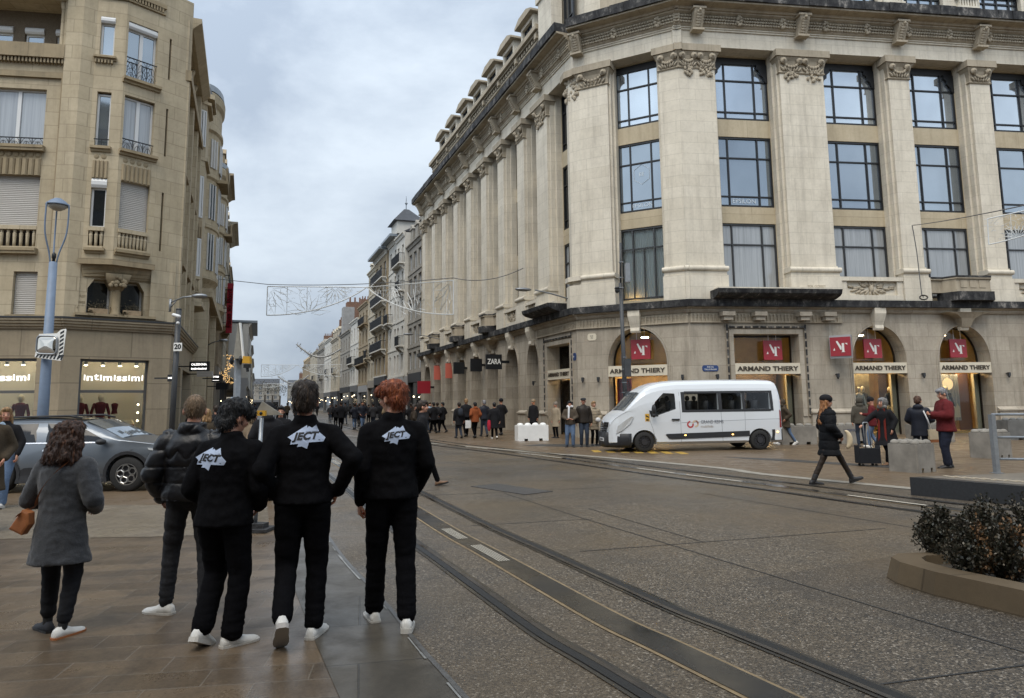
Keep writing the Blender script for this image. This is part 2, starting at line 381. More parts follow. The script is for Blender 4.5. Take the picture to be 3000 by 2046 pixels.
# expansion joints in the road
M_JOINT=principled('road joint',(.018,.017,.016),.6)
b=MB()
for l in ([(-.18,13.05),(.93,10.3),(2.47,6.72),(3.5,4.3),(4.6,2.2)],[(3.25,12.88),(5.08,9.2),(7.2,5.2)],[(.72,8.0),(2.6,8.55),(4.71,9.16)],[(1.9,4.24),(3.14,4.56),(5,5.05)],[(-.6,9.7),(1.1,10.15)],[(-2.6,12.6),(-.1,13.2),(1.9,13.8)],[(2.2,8.44),(1.15,11.1)],[(.1,15),(3.4,15.0)]):
    strip(b,l,.018,.004,0)
struct(b.build('road joint',M_JOINT))
M_PATCH=plain('dark road patch',(.045,.045,.044),.5,.3,12,.3)
# pavement in front of the department store
sheet('pavement',[(-14,45),(-.2,24.8),(2.05,21.93),(4.88,17.72),(5.51,16.0),(7.27,13.2),(10,9),(40,2),(60,40),(10,45)],.005,M_TAN)
b=MB(); strip(b,smooth_line([(-14,44.8),(-.2,24.6),(2.05,21.73),(4.88,17.52),(5.51,15.8),(7.27,13.0),(10,8.8)]),.3,.007,0); struct(b.build('kerb',plain('pale kerb stone',(.26,.24,.20),.45,.3,5,.2)))
sheet('pavement',[(1.0,27.6),(3.9,27.2),(4.6,26.1),(2.2,25.7),(0.3,26.8)],.009,M_PATCH)
sheet('pavement',[(6.0,20.6),(6.4,19.9),(9.5,16.0),(9.2,17.2),(7.4,19.6)],.010,M_PATCH)
b=MB(); b.box(-.85,.85,-.33,.33,0,.009); o=b.build('manhole_cover',plain('cast iron',(.05,.05,.052),.35,.3,40,.4)); o.rotation_euler=(0,0,R(-52)); o.location=(-.07,13.66,.002)
tag(o,'dark rectangular manhole cover set in the road','manhole')
b=MB(); M_YEL=plain('worn yellow paint',(.42,.27,.05),.5,.4,14,.2)
for i in range(7):
    b.box(2.6+i*.42,2.85+i*.42,23.0-.2*i,23.9-.2*i,.004,.012)
struct(b.build('road marking',M_YEL))
# ------------------------------------------------------------------ the corner department store
Q=(7.6,29.85); Lc=(2.988,32.23)
FB=frame(*Q,.99112,.13295,1); FC=frame(*Q,-.88862,.45865,-1); FA=frame(*Lc,-.35445,.93507,-1)
ST_UP=stone('pale limestone',(.64,.585,.48),(.70,.645,.54),bw=1.5,bh=.5,dirtamt=.3,streak=.25,joints=.76)
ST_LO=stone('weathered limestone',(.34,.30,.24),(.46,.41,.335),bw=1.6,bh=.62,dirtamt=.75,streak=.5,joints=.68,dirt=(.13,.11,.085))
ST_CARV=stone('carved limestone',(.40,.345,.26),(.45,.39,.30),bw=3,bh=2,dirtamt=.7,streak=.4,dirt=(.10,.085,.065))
ST_SPAN=stone('ochre render',(.47,.40,.28),(.52,.445,.32),bw=7,bh=5,dirtamt=.4,streak=.3,dirt=(.2,.15,.09))
def m_black():
    m=principled('soot blackened stone',(.03,.03,.03),.8,spec=.3); t=NT(m); P=t.pos()
    g=t.noise(t.mapping(P,(1.6,1.6,1)),1.6,7,.72,.3)
    t.color(t.ramp(g,[(.42,(.016,.016,.018)),(.56,(.05,.05,.05)),(.64,(.17,.16,.15)),(.72,(.36,.34,.30))])); t.bump(t.noise(P,22,4),.5,.02); return m
ST_BLK=m_black()
M_FRB=principled('black window frame',(.008,.009,.011),.45); M_FRG=principled('charcoal window frame',(.025,.027,.03),.5)
def m_glass(name,c,metal=.75,rough=.05,wob=.02):
    m=principled(name,c,rough,metal,spec=.8); t=NT(m); t.bump(t.noise(t.pos(),.8,2),wob,.1)
    oi=t.n('ShaderNodeObjectInfo'); base=t.ramp(t.noise(t.mapping(t.pos(),(1,1,.7)),.35,3),[(.35,tuple(x*.78 for x in c)),(.7,c)])
    t.color(t.mix(1,base,t.ramp(oi.outputs['Random'],[(0,(.62,.66,.68)),(.5,(.95,.95,.95)),(1,(1.1,1.08,1.05))]),'MULTIPLY')); return m
GL_SKY=m_glass('sky reflecting glass',(.52,.58,.64)); GL_MID=m_glass('grey reflecting glass',(.34,.39,.44)); GL_DK=m_glass('dark glass',(.035,.04,.045),.5)
def m_curtain(name,c,metal=.0,scale=14):
    m=principled(name,c,.12,0,spec=.7,coat=.6); t=NT(m); q=t.mapping(t.uv(),(1,.02,1))
    g=t.noise(q,scale,4,.7); g2=t.noise(t.uv(),.5,3)
    t.color(t.mix(.25,t.ramp(g,[(.35,tuple(x*.6 for x in c)),(.62,c)]),t.ramp(g2,[(.3,tuple(x*.7 for x in c)),(.7,tuple(x*1.1 for x in c))]))); return m
GL_CUR=m_curtain('glass before grey curtains',(.33,.35,.365))
store=empty('department_store',(Q[0],Q[1],0),'cream stone corner department store with giant carved pilasters, black framed windows and arched shop fronts','building')
def part(name,mat,mb,parent=store): return mb.build(name,mat,parent)
def win(F,s0,s1,z0,z1,o,cols=(.24,.76),rows=(.15,.70),head=0,frame_m=M_FRB,glass=GL_SKY,mid=None,fw=.075,parent=store,panes=True):
    f=MB(F); W=s1-s0; Hh=z1-z0; top=z1-head
    f.box(s0,s0+fw,o,o+.09,z0,z1); f.box(s1-fw,s1,o,o+.09,z0,z1); f.box(s0+fw,s1-fw,o,o+.09,z0,z0+fw); f.box(s0+fw,s1-fw,o,o+.09,z1-fw-head,z1)
    xs=[s0+c*W for c in cols]; zs=[z0+r*(Hh-head) for r in rows]
    b=fw*.85/2
    for x in xs: f.box(x-b,x+b,o+.004,o+.083,z0+fw,top-fw)
    for z in zs:
        ee=[s0+fw]+sum([[x-b,x+b] for x in xs],[])+[s1-fw]
        for a,c in zip(ee[::2],ee[1::2]): f.box(a,c,o+.008,o+.078,z-b,z+b)
    if mid:
        for x,za,zb in mid: f.box(s0+x*W-b*.8,s0+x*W+b*.8,o+.01,o+.07,z0+za*Hh+b,z0+zb*Hh-b)
    w_=f.build('window',frame_m,parent)
    g=MB(F); g.box(s0+fw*.5,s1-fw*.5,o-.02,o+.02,z0+fw*.5,z1-fw*.5); g.build('pane',glass,w_)
    return w_
def pier(F,s0,s1,wrap=None,big=False,o=0.,zt=17.55,flip=1,extra=True):
    """upper pilaster with plinth, torus and carved capital"""
    p=MB(F); w_=s1-s0
    p.box(s0,s1,o-.42,o,7.42,16.55); p.box(s0-.2,s1+.2,-.84,o-.42,5.93,zt)          # shaft, reveal
    p.box(s0-.10,s1+.10,o-.42,o-.16,7.42,zt-.02)
    p.box(s0-.13,s1+.13,o-.42,o+.13,5.93,7.02)                                         # plinth
    p.box(s0-.09,s1+.09,o-.42,o+.08,7.02,7.2)
    pr=[(o-.42,7.2)]+[(o+.10+.09*math.cos(a),7.31+.11*math.sin(a)) for a in [ -PI/2+PI*i/6 for i in range(7)]]+[(o-.42,7.42)]
    p.ext(pr,s0-.15,s1+.15,'s')
    p.box(s0-.04,s1+.04,o-.42,o+.04,7.42,7.5)
    root=part('pilaster',ST_UP,p)
    c=MB(F); 
    c.grid([[(s0-g,o-.42,z),(s0-g,o+g,z),(s1+g,o+g,z),(s1+g,o-.42,z)] for g,z in ((0.02,16.45),(.07,16.5),(.03,16.56),(.04,16.8),(.10,17.05),(.2,17.2))],True,True)
    c.box(s0-.25,s1+.25,o-.42,o+.25,17.22,17.54)
    c.sm=True
    rnd=random.Random(int(s0*100))
    n=max(1,round(w_/1.05))
    for i in range(n):
        cx=s0+(i+.5)*w_/n; hw=w_/n/2
        for sx in (-1,1):
            c.lathe([(.001,0),(.15,.0),(.15,.10),(.11,.10),(.10,.14),(.05,.14),(.001,.14)],(cx+sx*(hw-.14),o+.10,17.03),12,'y')
            c.ell((cx+sx*(hw-.14),o+.25,17.03),(.055,.055,.055),8,6)
        for k in range(9):
            a=PI*k/8; c.ell((cx-math.cos(a)*hw*.62,o+.12,16.98-.23*math.sin(a)),(.07,.06,.055+.03*math.sin(a)),7,5)
        for k in range(7):
            x=cx+(k-3)*hw*.26; c.ell((x,o+.08,16.66+.03*(k%2)),(.05,.06,.14),6,5,Matrix.Rotation((k-3)*.22,3,'Y'))
        if big:
            for k in range(26):
                x=cx+rnd.uniform(-.3,.3)*w_/n; z=rnd.uniform(16.15,16.75); c.ell((x,o+.06,z),(.07,.05,.1),6,4,Matrix.Rotation(rnd.uniform(-1,1),3,'Y'))
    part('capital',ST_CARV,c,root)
    return root
# --- upper walls behind the pilasters
WB=-.84
def upper(F,bays,s_min,s_max,zt=17.55):
    """bays: list of (s0,s1)"""
    holes=[]
    for a,b_ in bays: holes += [(a,b_,6.2,9.56),(a,b_,10.33,13.64),(a,b_,14.46,17.5)]
    m=MB(F); wall(m,s_min,s_max,5.9,18.0,holes,WB+.1,.3); return m
right_bays=[(1.85,4.62),(7.28,10.06),(11.5,14.26),(15.7,18.5),(19.9,22.7)]
part('wall',ST_SPAN,upper(FB,right_bays,-.1,24))
part('wall',ST_SPAN,upper(FC,[(1.02,3.2)],-.1,5.1))
street_bays=[(1.1,2.75)]+[(4.7,6.1)]+[(7.6+3.333*i,9.4+3.333*i) for i in range(7)]
part('wall',ST_SPAN,upper(FA,street_bays,-.1,31))
for k,(a,b_) in enumerate(right_bays):
    o=WB-.02
    win(FB,a,b_,6.24,9.54,o,rows=(.71,),glass=GL_CUR,frame_m=M_FRG)
    win(FB,a,b_,10.35,13.62,o,rows=(.145,.70),glass=GL_MID)
    win(FB,a,b_,14.48,17.48,o,rows=(.13,.68),head=.22,glass=GL_SKY)
    for sg,sx in ((1,a),(-1,b_)):       # scalloped black brackets in the top corners of the window
        c=MB(FB); c.ext([(sx,17.2),(sx+sg*.52,17.2),(sx+sg*.5,17.0),(sx+sg*.36,16.9),(sx+sg*.34,16.72),(sx+sg*.2,16.6),(sx+sg*.12,16.35),(sx,16.3)],o+.09,o+.14); part('window_bracket',M_FRB,c)
for k,(a,b_) in enumerate([(1.02,3.2)]):
    o=WB-.02
    win(FC,a,b_,10.35,13.62,o,cols=(.27,.73),rows=(.145,.70),glass=GL_MID); win(FC,a,b_,14.48,17.48,o,cols=(.27,.73),rows=(.13,.68),head=.22)
    wl=win(FC,a,b_,6.24,9.54,o,cols=(.27,.73),rows=(.71,),glass=GL_CUR,frame_m=M_FRG,mid=[(.5,0,.71)])
    # the lamp lit lower panes: clear glass, a pale curtain and a warm lamp behind it
    for ch in list(wl.children): bpy.data.objects.remove(ch)
    M_CLEAR=bpy.data.materials.new('clear glass'); M_CLEAR.use_nodes=True; tt=M_CLEAR.node_tree; tt.nodes.clear()
    oo=tt.nodes.new('ShaderNodeOutputMaterial'); ms=tt.nodes.new('ShaderNodeMixShader'); fr=tt.nodes.new('ShaderNodeFresnel'); fr.inputs[0].default_value=1.3
    tr=tt.nodes.new('ShaderNodeBsdfTransparent'); gs=tt.nodes.new('ShaderNodeBsdfGlossy'); gs.inputs['Roughness'].default_value=.02; tr.inputs[0].default_value=(.9,.93,.92,1)
    tt.links.new(fr.outputs[0],ms.inputs[0]); tt.links.new(tr.outputs[0],ms.inputs[1]); tt.links.new(gs.outputs[0],ms.inputs[2]); tt.links.new(ms.outputs[0],oo.inputs[0])
    g=MB(FC); g.box(a+.03,b_-.03,o-.015,o+.015,6.28,9.5); part('pane',M_CLEAR,g,wl)
    M_SHEER=bpy.data.materials.new('sheer curtain'); M_SHEER.use_nodes=True; tt=M_SHEER.node_tree; bb=tt.nodes['Principled BSDF']; bb.inputs['Base Color'].default_value=(.62,.66,.70,1); bb.inputs['Roughness'].default_value=.9
    oo=tt.nodes['Material Output']; ms=tt.nodes.new('ShaderNodeMixShader'); ms.inputs[0].default_value=.35; tl=tt.nodes.new('ShaderNodeBsdfTranslucent'); tl.inputs[0].default_value=(.8,.75,.62,1)
    tt.links.new(bb.outputs[0],ms.inputs[1]); tt.links.new(tl.outputs[0],ms.inputs[2]); tt.links.new(ms.outputs[0],oo.inputs[0])
    g=MB(FC); n=60; g.grid([[(a+(b_-a)*i/n,o-.10+.02*math.sin(i*1.9),z) for i in range(n+1)] for z in (6.1,9.55)]); g.build('curtain',M_SHEER,wl,fixn=False)
    g=MB(FC); g.box(a-.3,b_+.3,o-.43,o-.41,5.9,9.8); g.build('room_wall',principled('room wall',(.4,.36,.3),.9),wl)
    g=MB(FC); g.box(a+.35,b_-.35,o-.36,o-.31,6.02,6.3); g.build('room_lamp',principled('warm room lamp',(1,.8,.5),emit=(1,.62,.22),es=16),wl)
for k,(a,b_) in enumerate(street_bays):
    for z0,z1,gl,rw in ((6.24,9.54,GL_CUR,(.71,)),(10.35,13.62,GL_DK,(.145,.7)),(14.48,17.48,GL_DK,(.13,.68))):
        win(FA,a,b_,z0,z1,WB-.02,cols=(.3,.7),rows=rw,glass=gl,frame_m=M_FRG if gl is GL_CUR else M_FRB)
# --- pilasters
pier(FB,.0,1.70,big=True); pier(FC,.0,.90,big=False)
pier(FB,4.84,6.98,big=True)
for s in (10.26,14.48,18.72,22.94): pier(FB,s,s+1.05)
pier(FC,3.36,4.80,big=False)
# shaft face of the corner pilaster where chamfer meets street
p=MB(); 
def PP(F,s,o): v=F(s,o,0); return (v.x,v.y)
pl=[PP(FC,4.80,0),PP(FA,.25,.05),PP(FA,.62,-.02),PP(FA,.92,-.42),PP(FC,4.0,-1.0)]
p.ext(pl,5.93,17.55,'z'); part('pilaster',ST_UP,p)
p=MB(); big=[PP(FC,4.9,.14),PP(FA,.25,.2),PP(FA,.75,.12),PP(FA,1.0,-.42),PP(FC,4.0,-.9)]
p.ext(big,5.935,7.0,'z'); p.ext([PP(FC,4.9,.2),PP(FA,.25,.26),PP(FA,.8,.17),PP(FA,1.0,-.42),PP(FC,4.0,-.9)],7.2,7.42,'z'); part('plinth',ST_UP,p)
p=MB(); p.ext([PP(FC,4.9,.24),PP(FA,.2,.3),PP(FA,.85,.2),PP(FA,1.1,-.42),PP(FC,4.0,-.9)],17.2,17.54,'z')
p.sm=True; rnd=random.Random(3)
for k in range(46):
    u=rnd.random(); P0=Vector((*PP(FC,4.75,.06),0)); P1=Vector((*PP(FA,.6,.08),0)); v=P0.lerp(P1,u); p.ell((v.x,v.y,rnd.uniform(16.1,17.15)),(.10,.10,.12),6,5)
part('capital',ST_CARV,p)
pier(FA,3.0,4.45,big=True)
for i in range(8): pier(FA,6.27+3.333*i,7.35+3.333*i)
# --- architrave, frieze and cornice on the three faces
faces=[(FB,-.2,24.0),(FC,-.2,5.05),(FA,-.25,31.1)]
for F,a,b_ in faces:
    m=MB(F); m.box(a,b_,-.86,-.005,17.56,18.3); m.box(a,b_,-.86,.06,18.3,18.38); m.box(a,b_,-.86,.11,18.38,18.44); part('architrave',ST_UP,m)
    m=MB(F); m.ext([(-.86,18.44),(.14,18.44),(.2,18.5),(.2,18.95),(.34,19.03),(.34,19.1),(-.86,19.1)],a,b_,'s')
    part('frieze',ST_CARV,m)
    m=MB(F); m.sm=True; n=int((b_-a)/.13)
    for i in range(n):                                   # plaited garland
        s=a+.06+i*.13
        for r in (0,1,2): m.ell((s+.04*r,.235,18.58+.145*r),(.078,.06,.055),6,4,Matrix.Rotation((-1)**r*.55,3,'Y'))
    for i in range(int((b_-a)/2.1)):
        s=a+1.0+i*2.1
        for q in range(7): m.ell((s+.09*math.cos(q*.9),.29,18.73+.2*math.sin(q*.9)),(.1,.07,.08),6,4)
    part('garland',ST_CARV,m)
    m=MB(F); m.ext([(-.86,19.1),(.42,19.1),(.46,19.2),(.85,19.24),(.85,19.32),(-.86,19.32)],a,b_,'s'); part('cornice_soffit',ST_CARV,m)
    m=MB(F); rnd=random.Random(5); s=a
    while s<b_:
        e=min(b_,s+rnd.uniform(.7,1.3)); oo=rnd.uniform(.92,.97); m.box(s,e-.015,-.86,oo,19.32,19.72+rnd.uniform(0,.05)); s=e
    part('cornice',ST_BLK,m)
def console(F,s,zt=19.1,w_=.46):
    m=MB(F); pr=[(.1,zt),(.62,zt),(.66,zt-.12),(.6,zt-.3),(.42,zt-.62),(.34,zt-.80),(.12,zt-.9),(.1,zt-.9)]
    m.ext(pr,s-w_/2,s+w_/2,'s'); m.box(s-w_/2-.08,s+w_/2+.08,.1,.70,zt-.1,zt); m.box(s-w_/2-.05,s+w_/2+.05,.08,.45,zt-.98,zt-.88)
    m.sm=True
    for k in range(6): m.ell((s,.64-.055*k,zt-.24-.1*k),(.13,.07,.09),7,4)
    m.ell((s,.72,zt-.2),(.075,.075,.075),8,6); part('console',ST_CARV,m)
for s in (.86,5.9,10.8,15.0,19.2,23.5): console(FB,s)
console(FC,4.75)
for s in [3.7]+[6.8+3.333*i for i in range(8)]: console(FA,s)
# --- attic above the cornice
AT=-.6
m=MB(FB); aw=[(7.9,10.5),(11.75,14.0),(16.0,18.3),(20.2,22.6)]
wall(m,7.2,24,19.7,24.8,[(a,b_,19.85,21.55) for a,b_ in aw],AT,.35); part('attic_wall',ST_UP,m)
for a,b_ in aw: win(FB,a,b_,19.87,21.53,AT-.3,cols=(.2,.5,.8),rows=(.78,),glass=GL_SKY,fw=.09)
for s in (10.75,14.72,18.9,23.1):
    m=MB(FB); m.box(s,s+1.0,AT,AT+.14,19.7,20.6); m.box(s-.08,s+1.08,AT,AT+.2,20.6,20.72)
    for k in range(7): m.box(s+.02+k*.145,s+.10+k*.145,AT,AT+.19,20.72,21.1)
    m.box(s-.1,s+1.1,AT,AT+.26,21.1,21.35); m.box(s,s+1.0,AT,AT+.14,21.35,24); part('attic_pilaster',ST_UP,m)
# pavilion attic block
def pts(lst): return [PP(F,s,o) for F,s,o in lst]
m=MB(); m.ext(pts([(FB,7.4,-.5),(FB,0,-.5),(FC,4.6,-.5),(FA,4.7,-.5),(FA,4.7,-4),(FB,7.4,-5)]),19.72,25.5,'z')
part('attic_wall',ST_UP,m)
m=MB(FC); m.box(.4,3.9,-.5,.35,19.74,20.0); m.box(.9,3.5,-.5,.3,20.0,20.9); m.box(1.1,3.3,-.5,.2,20.9,21.5); part('blocking_course',ST_CARV,m)
m=MB(FB); m.box(.3,7.2,-.5,.45,19.75,20.12); part('blocking_course',ST_BLK,m)
m=MB(FA); m.box(1.9,3.6,-.5,.12,19.72,23); m.box(1.75,3.75,-.5,.22,23,23.3); part('attic_pilaster',ST_UP,m)
win(FA,.4,1.5,20.4,23.2,-.49,cols=(.5,),rows=(.2,.7),glass=GL_DK)
# street attic: wall, second cornice, dormers
m=MB(FA); m.box(4.7,29.0,-5,-.6,19.7,21.75); part('attic_wall',ST_UP,m)
m=MB(FA); m.box(4.72,29.1,-5,-.45,21.75,21.86); m.box(4.72,29.15,-5,-.35,22.18,22.3); m.box(4.72,29.2,-5,-.18,22.3,22.58)
for i in range(62):
    s=4.9+i*.39
    if i%8==0: m.box(s,s+.3,-.5,-.28,21.86,22.18)
    else: m.box(s+.05,s+.2,-.5,-.40,21.9,22.1)
part('attic_cornice',ST_CARV,m)
M_ROOF=plain('slate roof',(.055,.06,.07),.55,.3,3,.3)
m=MB(FA); m.ext([(-.5,22.58),(-1.9,24.2),(-6,25.0),(-6,22.58)],4.8,29,'s'); part('roof',M_ROOF,m)
for i in range(7):
    s=6.0+3.2*i; m=MB(FA)
    m.box(s,s+.22,-2.6,-.62,22.59,23.75); m.box(s+1.75,s+1.97,-2.6,-.62,22.59,23.75); m.box(s,s+1.97,-2.6,-.6,23.75,23.98); m.box(s+.22,s+1.75,-.9,-.62,22.59,22.75)
    d=part('dormer',ST_UP,m)
    m=MB(FA); m.ext([(s-.3,23.99),(s+2.27,23.99),(s+2.27,24.12),(s+1.6,24.42),(s+.4,24.42),(s-.3,24.12)],-2.7,-.3); m.build('dormer_roof',ST_CARV,d)
    win(FA,s+.24,s+1.73,22.77,23.73,-.85,cols=(.33,.66),rows=(),glass=GL_SKY,parent=d,fw=.06)
m=MB(FA); m.box(28.9,31,-5,-.3,17,20.6); part('end_wall',ST_CARV,m)
# --- string ledge at first floor level
for F,a,b_ in ((FB,-.15,24),(FC,-.15,5.2),(FA,-.2,31)):
    m=MB(F); rnd=random.Random(int(b_)); s=a
    while s<b_:
        e=min(b_,s+rnd.uniform(.8,1.5)); m.box(s,e-.012,-.5,rnd.uniform(.36,.4),5.62,5.92); s=e
    part('ledge',ST_BLK,m)
    m=MB(F); m.ext([(-.5,5.38),(.08,5.38),(.14,5.46),(.14,5.52),(.27,5.58),(.27,5.615),(-.5,5.615)],a,b_,'s'); part('ledge_moulding',ST_LO,m)
# arcaded dentil frieze round the corner pavilion
for F,a,b_ in ((FB,0.02,7.05),(FC,.02,5.2),(FA,.02,4.7)):
    m=MB(F); m.box(a,b_,0,.035,4.98,5.375); m.box(a,b_,.035,.09,4.94,4.99)
    n=int((b_-a)/.165)
    for i in range(n):
        s=a+.03+i*.165; m.box(s,s+.045,.035,.085,4.99,5.25); m.ell((s+.022,.05,5.27),(.055,.045,.06),6,4); m.box(s+.045,s+.165,.035,.06,5.16,5.19)
    part('dentil_frieze',ST_CARV,m)
# black stained hood over the door bay and its square brackets
for F,a,b_ in ((FB,.95,6.55),(FA,1.0,4.4)):
    m=MB(F); m.ext([(-.3,5.93),(.45,5.93),(.8,6.02),(.95,6.12),(1.0,6.3),(-.3,6.3)],a,b_,'s'); part('hood',ST_BLK,m)
    m=MB(F); m.box(a+.2,b_-.2,-.6,.6,6.302,6.42); part('hood_top',ST_UP,m)
for s in (1.6,3.05,5.1,6.25):
    m=MB(FB); m.box(s-.28,s+.28,.1,.5,5.2,5.378); m.box(s-.2,s+.2,.1,.42,5.02,5.2); part('bracket',ST_LO,m)
# --- balconies between the plinths
def flat_balcony(F,a,b_):
    m=MB(F); m.box(a,b_,-.25,.06,5.925,6.2); m.box(a,b_,-.25,.1,6.84,7.02); m.box(a,b_,-.25,-.08,6.2,6.84)
    m.box(a,a+.28,-.08,.04,6.2,6.84); m.box(b_-.28,b_,-.08,.04,6.2,6.84)
    r=part('balcony_panel',ST_UP,m)
    c=MB(F); c.sm=True; cx=(a+b_)/2; W=(b_-a)/2-.35
    for k in range(34):
        an=PI*2*k/34; L=W*random.Random(k).uniform(.3,.95); x=cx+math.cos(an)*L; z=6.52+math.sin(an)*.2
        c.ell((x,-.05,z),(.17,.05,.055),7,4,Matrix.Rotation(-math.atan2(math.sin(an)*.3,math.cos(an)),3,'Y'))
    c.ell((cx,-.04,6.5),(.12,.08,.2),8,5); c.build('relief',ST_CARV,r)
def bow_balcony(F,a,b_):
    w_=b_-a; pl=[(a,-.2),(a,.1),(a+.55,.1),(a+.85,.62),(b_-.35,.62),(b_,.2),(b_,-.2)]
    m=MB(F); m.ext(pl,6.32,6.42,'z'); m.ext([(x,y-.03 if y>0 else y) for x,y in pl],6.42,6.9,'z'); m.ext([(x,y+.05 if y>0 else y) for x,y in pl],6.9,6.965,'z')
    for k in range(3): x=a+1.0+k*(w_-1.5)/3; m.box(x+.05,x+(w_-1.5)/3-.08,.59,.615,6.5,6.83)
    r=part('bow_balcony',ST_CARV,m)
    m=MB(F); m.ext([(x,y+.07 if y>0 else y) for x,y in pl],6.966,7.04,'z'); m.build('balcony_rail',ST_BLK,r)
    m=MB(F); m.ext([(a+.5,-.2),(a+.5,.2),(a+.85,.74),(b_-.3,.74),(b_,.3),(b_,-.2)],5.925,6.315,'z'); m.build('balcony_slab',ST_BLK,r)
    m=MB(F); cx=(a+b_)/2
    m.grid([[(cx-h,.0,z),(cx-h,d,z),(cx+h,d,z),(cx+h,.0,z)] for h,d,z in ((.22,.25,4.75),(.26,.34,4.95),(.34,.42,5.15),(.6,.52,5.3),(1.1,.6,5.4))],True,True); m.build('corbel',ST_CARV,r)
flat_balcony(FB,7.12,10.12); bow_balcony(FB,11.45,14.34); flat_balcony(FB,15.68,18.6); bow_balcony(FB,19.9,22.8)
for i in range(7):
    a=7.48+3.333*i; b_=9.47+3.333*i
    (bow_balcony if i%2==1 else flat_balcony)(FA,a,b_)
flat_balcony(FA,4.6,6.13)
# --- ground floor walls with arches
def arch_cells(m,a,b_,zs,za,zt,o,depth,n=16,zb=0.0):
    cx=(a+b_)/2; rx=(b_-a)/2; rz=za-zs
    arc=[(cx-rx*math.cos(PI*i/n), zs+rz*math.sin(PI*i/n)) for i in range(n+1)]
    for p,q in zip(arc,arc[1:]):
        m.poly([(p[0],o,p[1]),(q[0],o,q[1]),(q[0],o,zt),(p[0],o,zt)]); m.poly([(p[0],o,p[1]),(p[0],o-depth,p[1]),(q[0],o-depth,q[1]),(q[0],o,q[1])])
    m.poly([(a,o,zb),(a,o-depth,zb),(a,o-depth,zs),(a,o,zs)]); m.poly([(b_,o,zb),(b_,o,zs),(b_,o-depth,zs),(b_,o-depth,zb)])
    return arc
def mould(m,a,b_,zs,za,o,w_=.13,n=20,zb=.9):
    cx=(a+b_)/2; rx=(b_-a)/2; rz=za-zs
    for r0,oo in ((0,.05),(w_*.55,.03)):
        A=[(cx-(rx+r0)*math.cos(PI*i/n), zs+(rz+r0)*math.sin(PI*i/n)) for i in range(n+1)]; B_=[(cx-(rx+r0+w_*.45)*math.cos(PI*i/n), zs+(rz+r0+w_*.45)*math.sin(PI*i/n)) for i in range(n+1)]
        A=[(A[0][0],zb)]+A+[(A[-1][0],zb)]; B_=[(B_[0][0],zb)]+B_+[(B_[-1][0],zb)]
        m.grid([[(p[0],o,p[1]),(p[0],o+oo,p[1]),(q[0],o+oo,q[1]),(q[0],o,q[1])] for p,q in zip(A,B_)],True,True)
def ground_wall(F,s0,s1,arches,rects=(),zt=5.5,o=0,dep=.75,keys=True):
    m=MB(F); cuts=sorted([(a,b_,'a',k) for k,(a,b_) in enumerate(arches)]+[(r[0],r[1],'r',r) for r in rects]); s=s0
    for c in cuts:
        if c[0]>s: m.poly([(s,o,0),(c[0],o,0),(c[0],o,zt),(s,o,zt)])
        if c[2]=='a': arch_cells(m,c[0],c[1],3.3,4.85,zt,o,dep)
        else:
            r=c[3]; m.poly([(c[0],o,r[2]),(c[1],o,r[2]),(c[1],o,zt),(c[0],o,zt)])
            m.poly([(c[0],o,0),(c[0],o-dep,0),(c[0],o-dep,r[2]),(c[0],o,r[2])]); m.poly([(c[1],o,0),(c[1],o,r[2]),(c[1],o-dep,r[2]),(c[1],o-dep,0)]); m.poly([(c[0],o,r[2]),(c[0],o-dep,r[2]),(c[1],o-dep,r[2]),(c[1],o,r[2])])
        s=c[1]
    if s<s1: m.poly([(s,o,0),(s1,o,0),(s1,o,zt),(s,o,zt)])
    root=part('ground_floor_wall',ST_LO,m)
    for a,b_ in arches:
        m=MB(F); mould(m,a,b_,3.3,4.85,o); part('arch_moulding',ST_LO,m)
        if keys:
            cx=(a+b_)/2; m=MB(F); m.grid([[(cx-h,o,z),(cx-h,o+d,z),(cx+h,o+d,z),(cx+h,o,z)] for h,d,z in ((.2,.16,4.62),(.2,.2,4.7),(.21,.17,4.85),(.24,.26,5.1),(.27,.34,5.35),(.27,.34,5.6))],True,True); part('keystone',ST_UP,m)
    return root
R_AR=[(7.42,10.0),(11.6,14.15),(15.85,18.4),(20.1,22.6)]
ground_wall(FB,0,24,R_AR,[(1.95,4.95,4.45)])
ground_wall(FC,0,5.19,[(1.02,3.70)])
S_AR=[(7.45+3.333*i,9.45+3.333*i) for i in range(7)]+[(4.5,6.15)]
ground_wall(FA,0,31,S_AR,[(.75,3.4,4.4)],dep=1.1)
# pedestals and base course
for F,lst in ((FB,[(5.3,7.3),(10.12,11.48),(14.28,15.72),(18.5,20.0)]),(FC,[(.0,.9),(3.82,5.2)]),(FA,[(3.5,4.4)]+[(6.25+3.333*i,7.35+3.333*i) for i in range(8)])):
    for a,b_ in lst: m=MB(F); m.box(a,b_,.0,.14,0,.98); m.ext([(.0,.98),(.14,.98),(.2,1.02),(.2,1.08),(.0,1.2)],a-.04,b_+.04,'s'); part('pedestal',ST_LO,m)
m=MB(FB); m.box(0,1.7,0,.1,0,1.0); part('pedestal',ST_LO,m)
# moulded frame and bead round the rectangular doorways
for F,a,b_,z in ((FB,1.95,4.95,4.45),(FA,.75,3.4,4.4)):
    m=MB(F)
    for w0,w1,oo in ((0,.2,.05),(.26,.34,.07)):
        m.box(a-w1,a-w0,0,oo,.9,z+w1); m.box(b_+w0,b_+w1,0,oo,.9,z+w1); m.box(a-w0,b_+w0,0,oo,z+w0,z+w1)
    part('door_frame',ST_LO,m)
    m=MB(F); k=0
    zz=1.0
    while zz<z+.3: m.box(a-.335,a-.265,.07,.1,zz,zz+.26); m.box(b_+.265,b_+.335,.07,.1,zz,zz+.26); zz+=.36
    ss=a-.2
    while ss<b_+.2: m.box(ss,ss+.26,.07,.1,z+.265,z+.335); ss+=.36
    part('bead_moulding',ST_BLK,m)
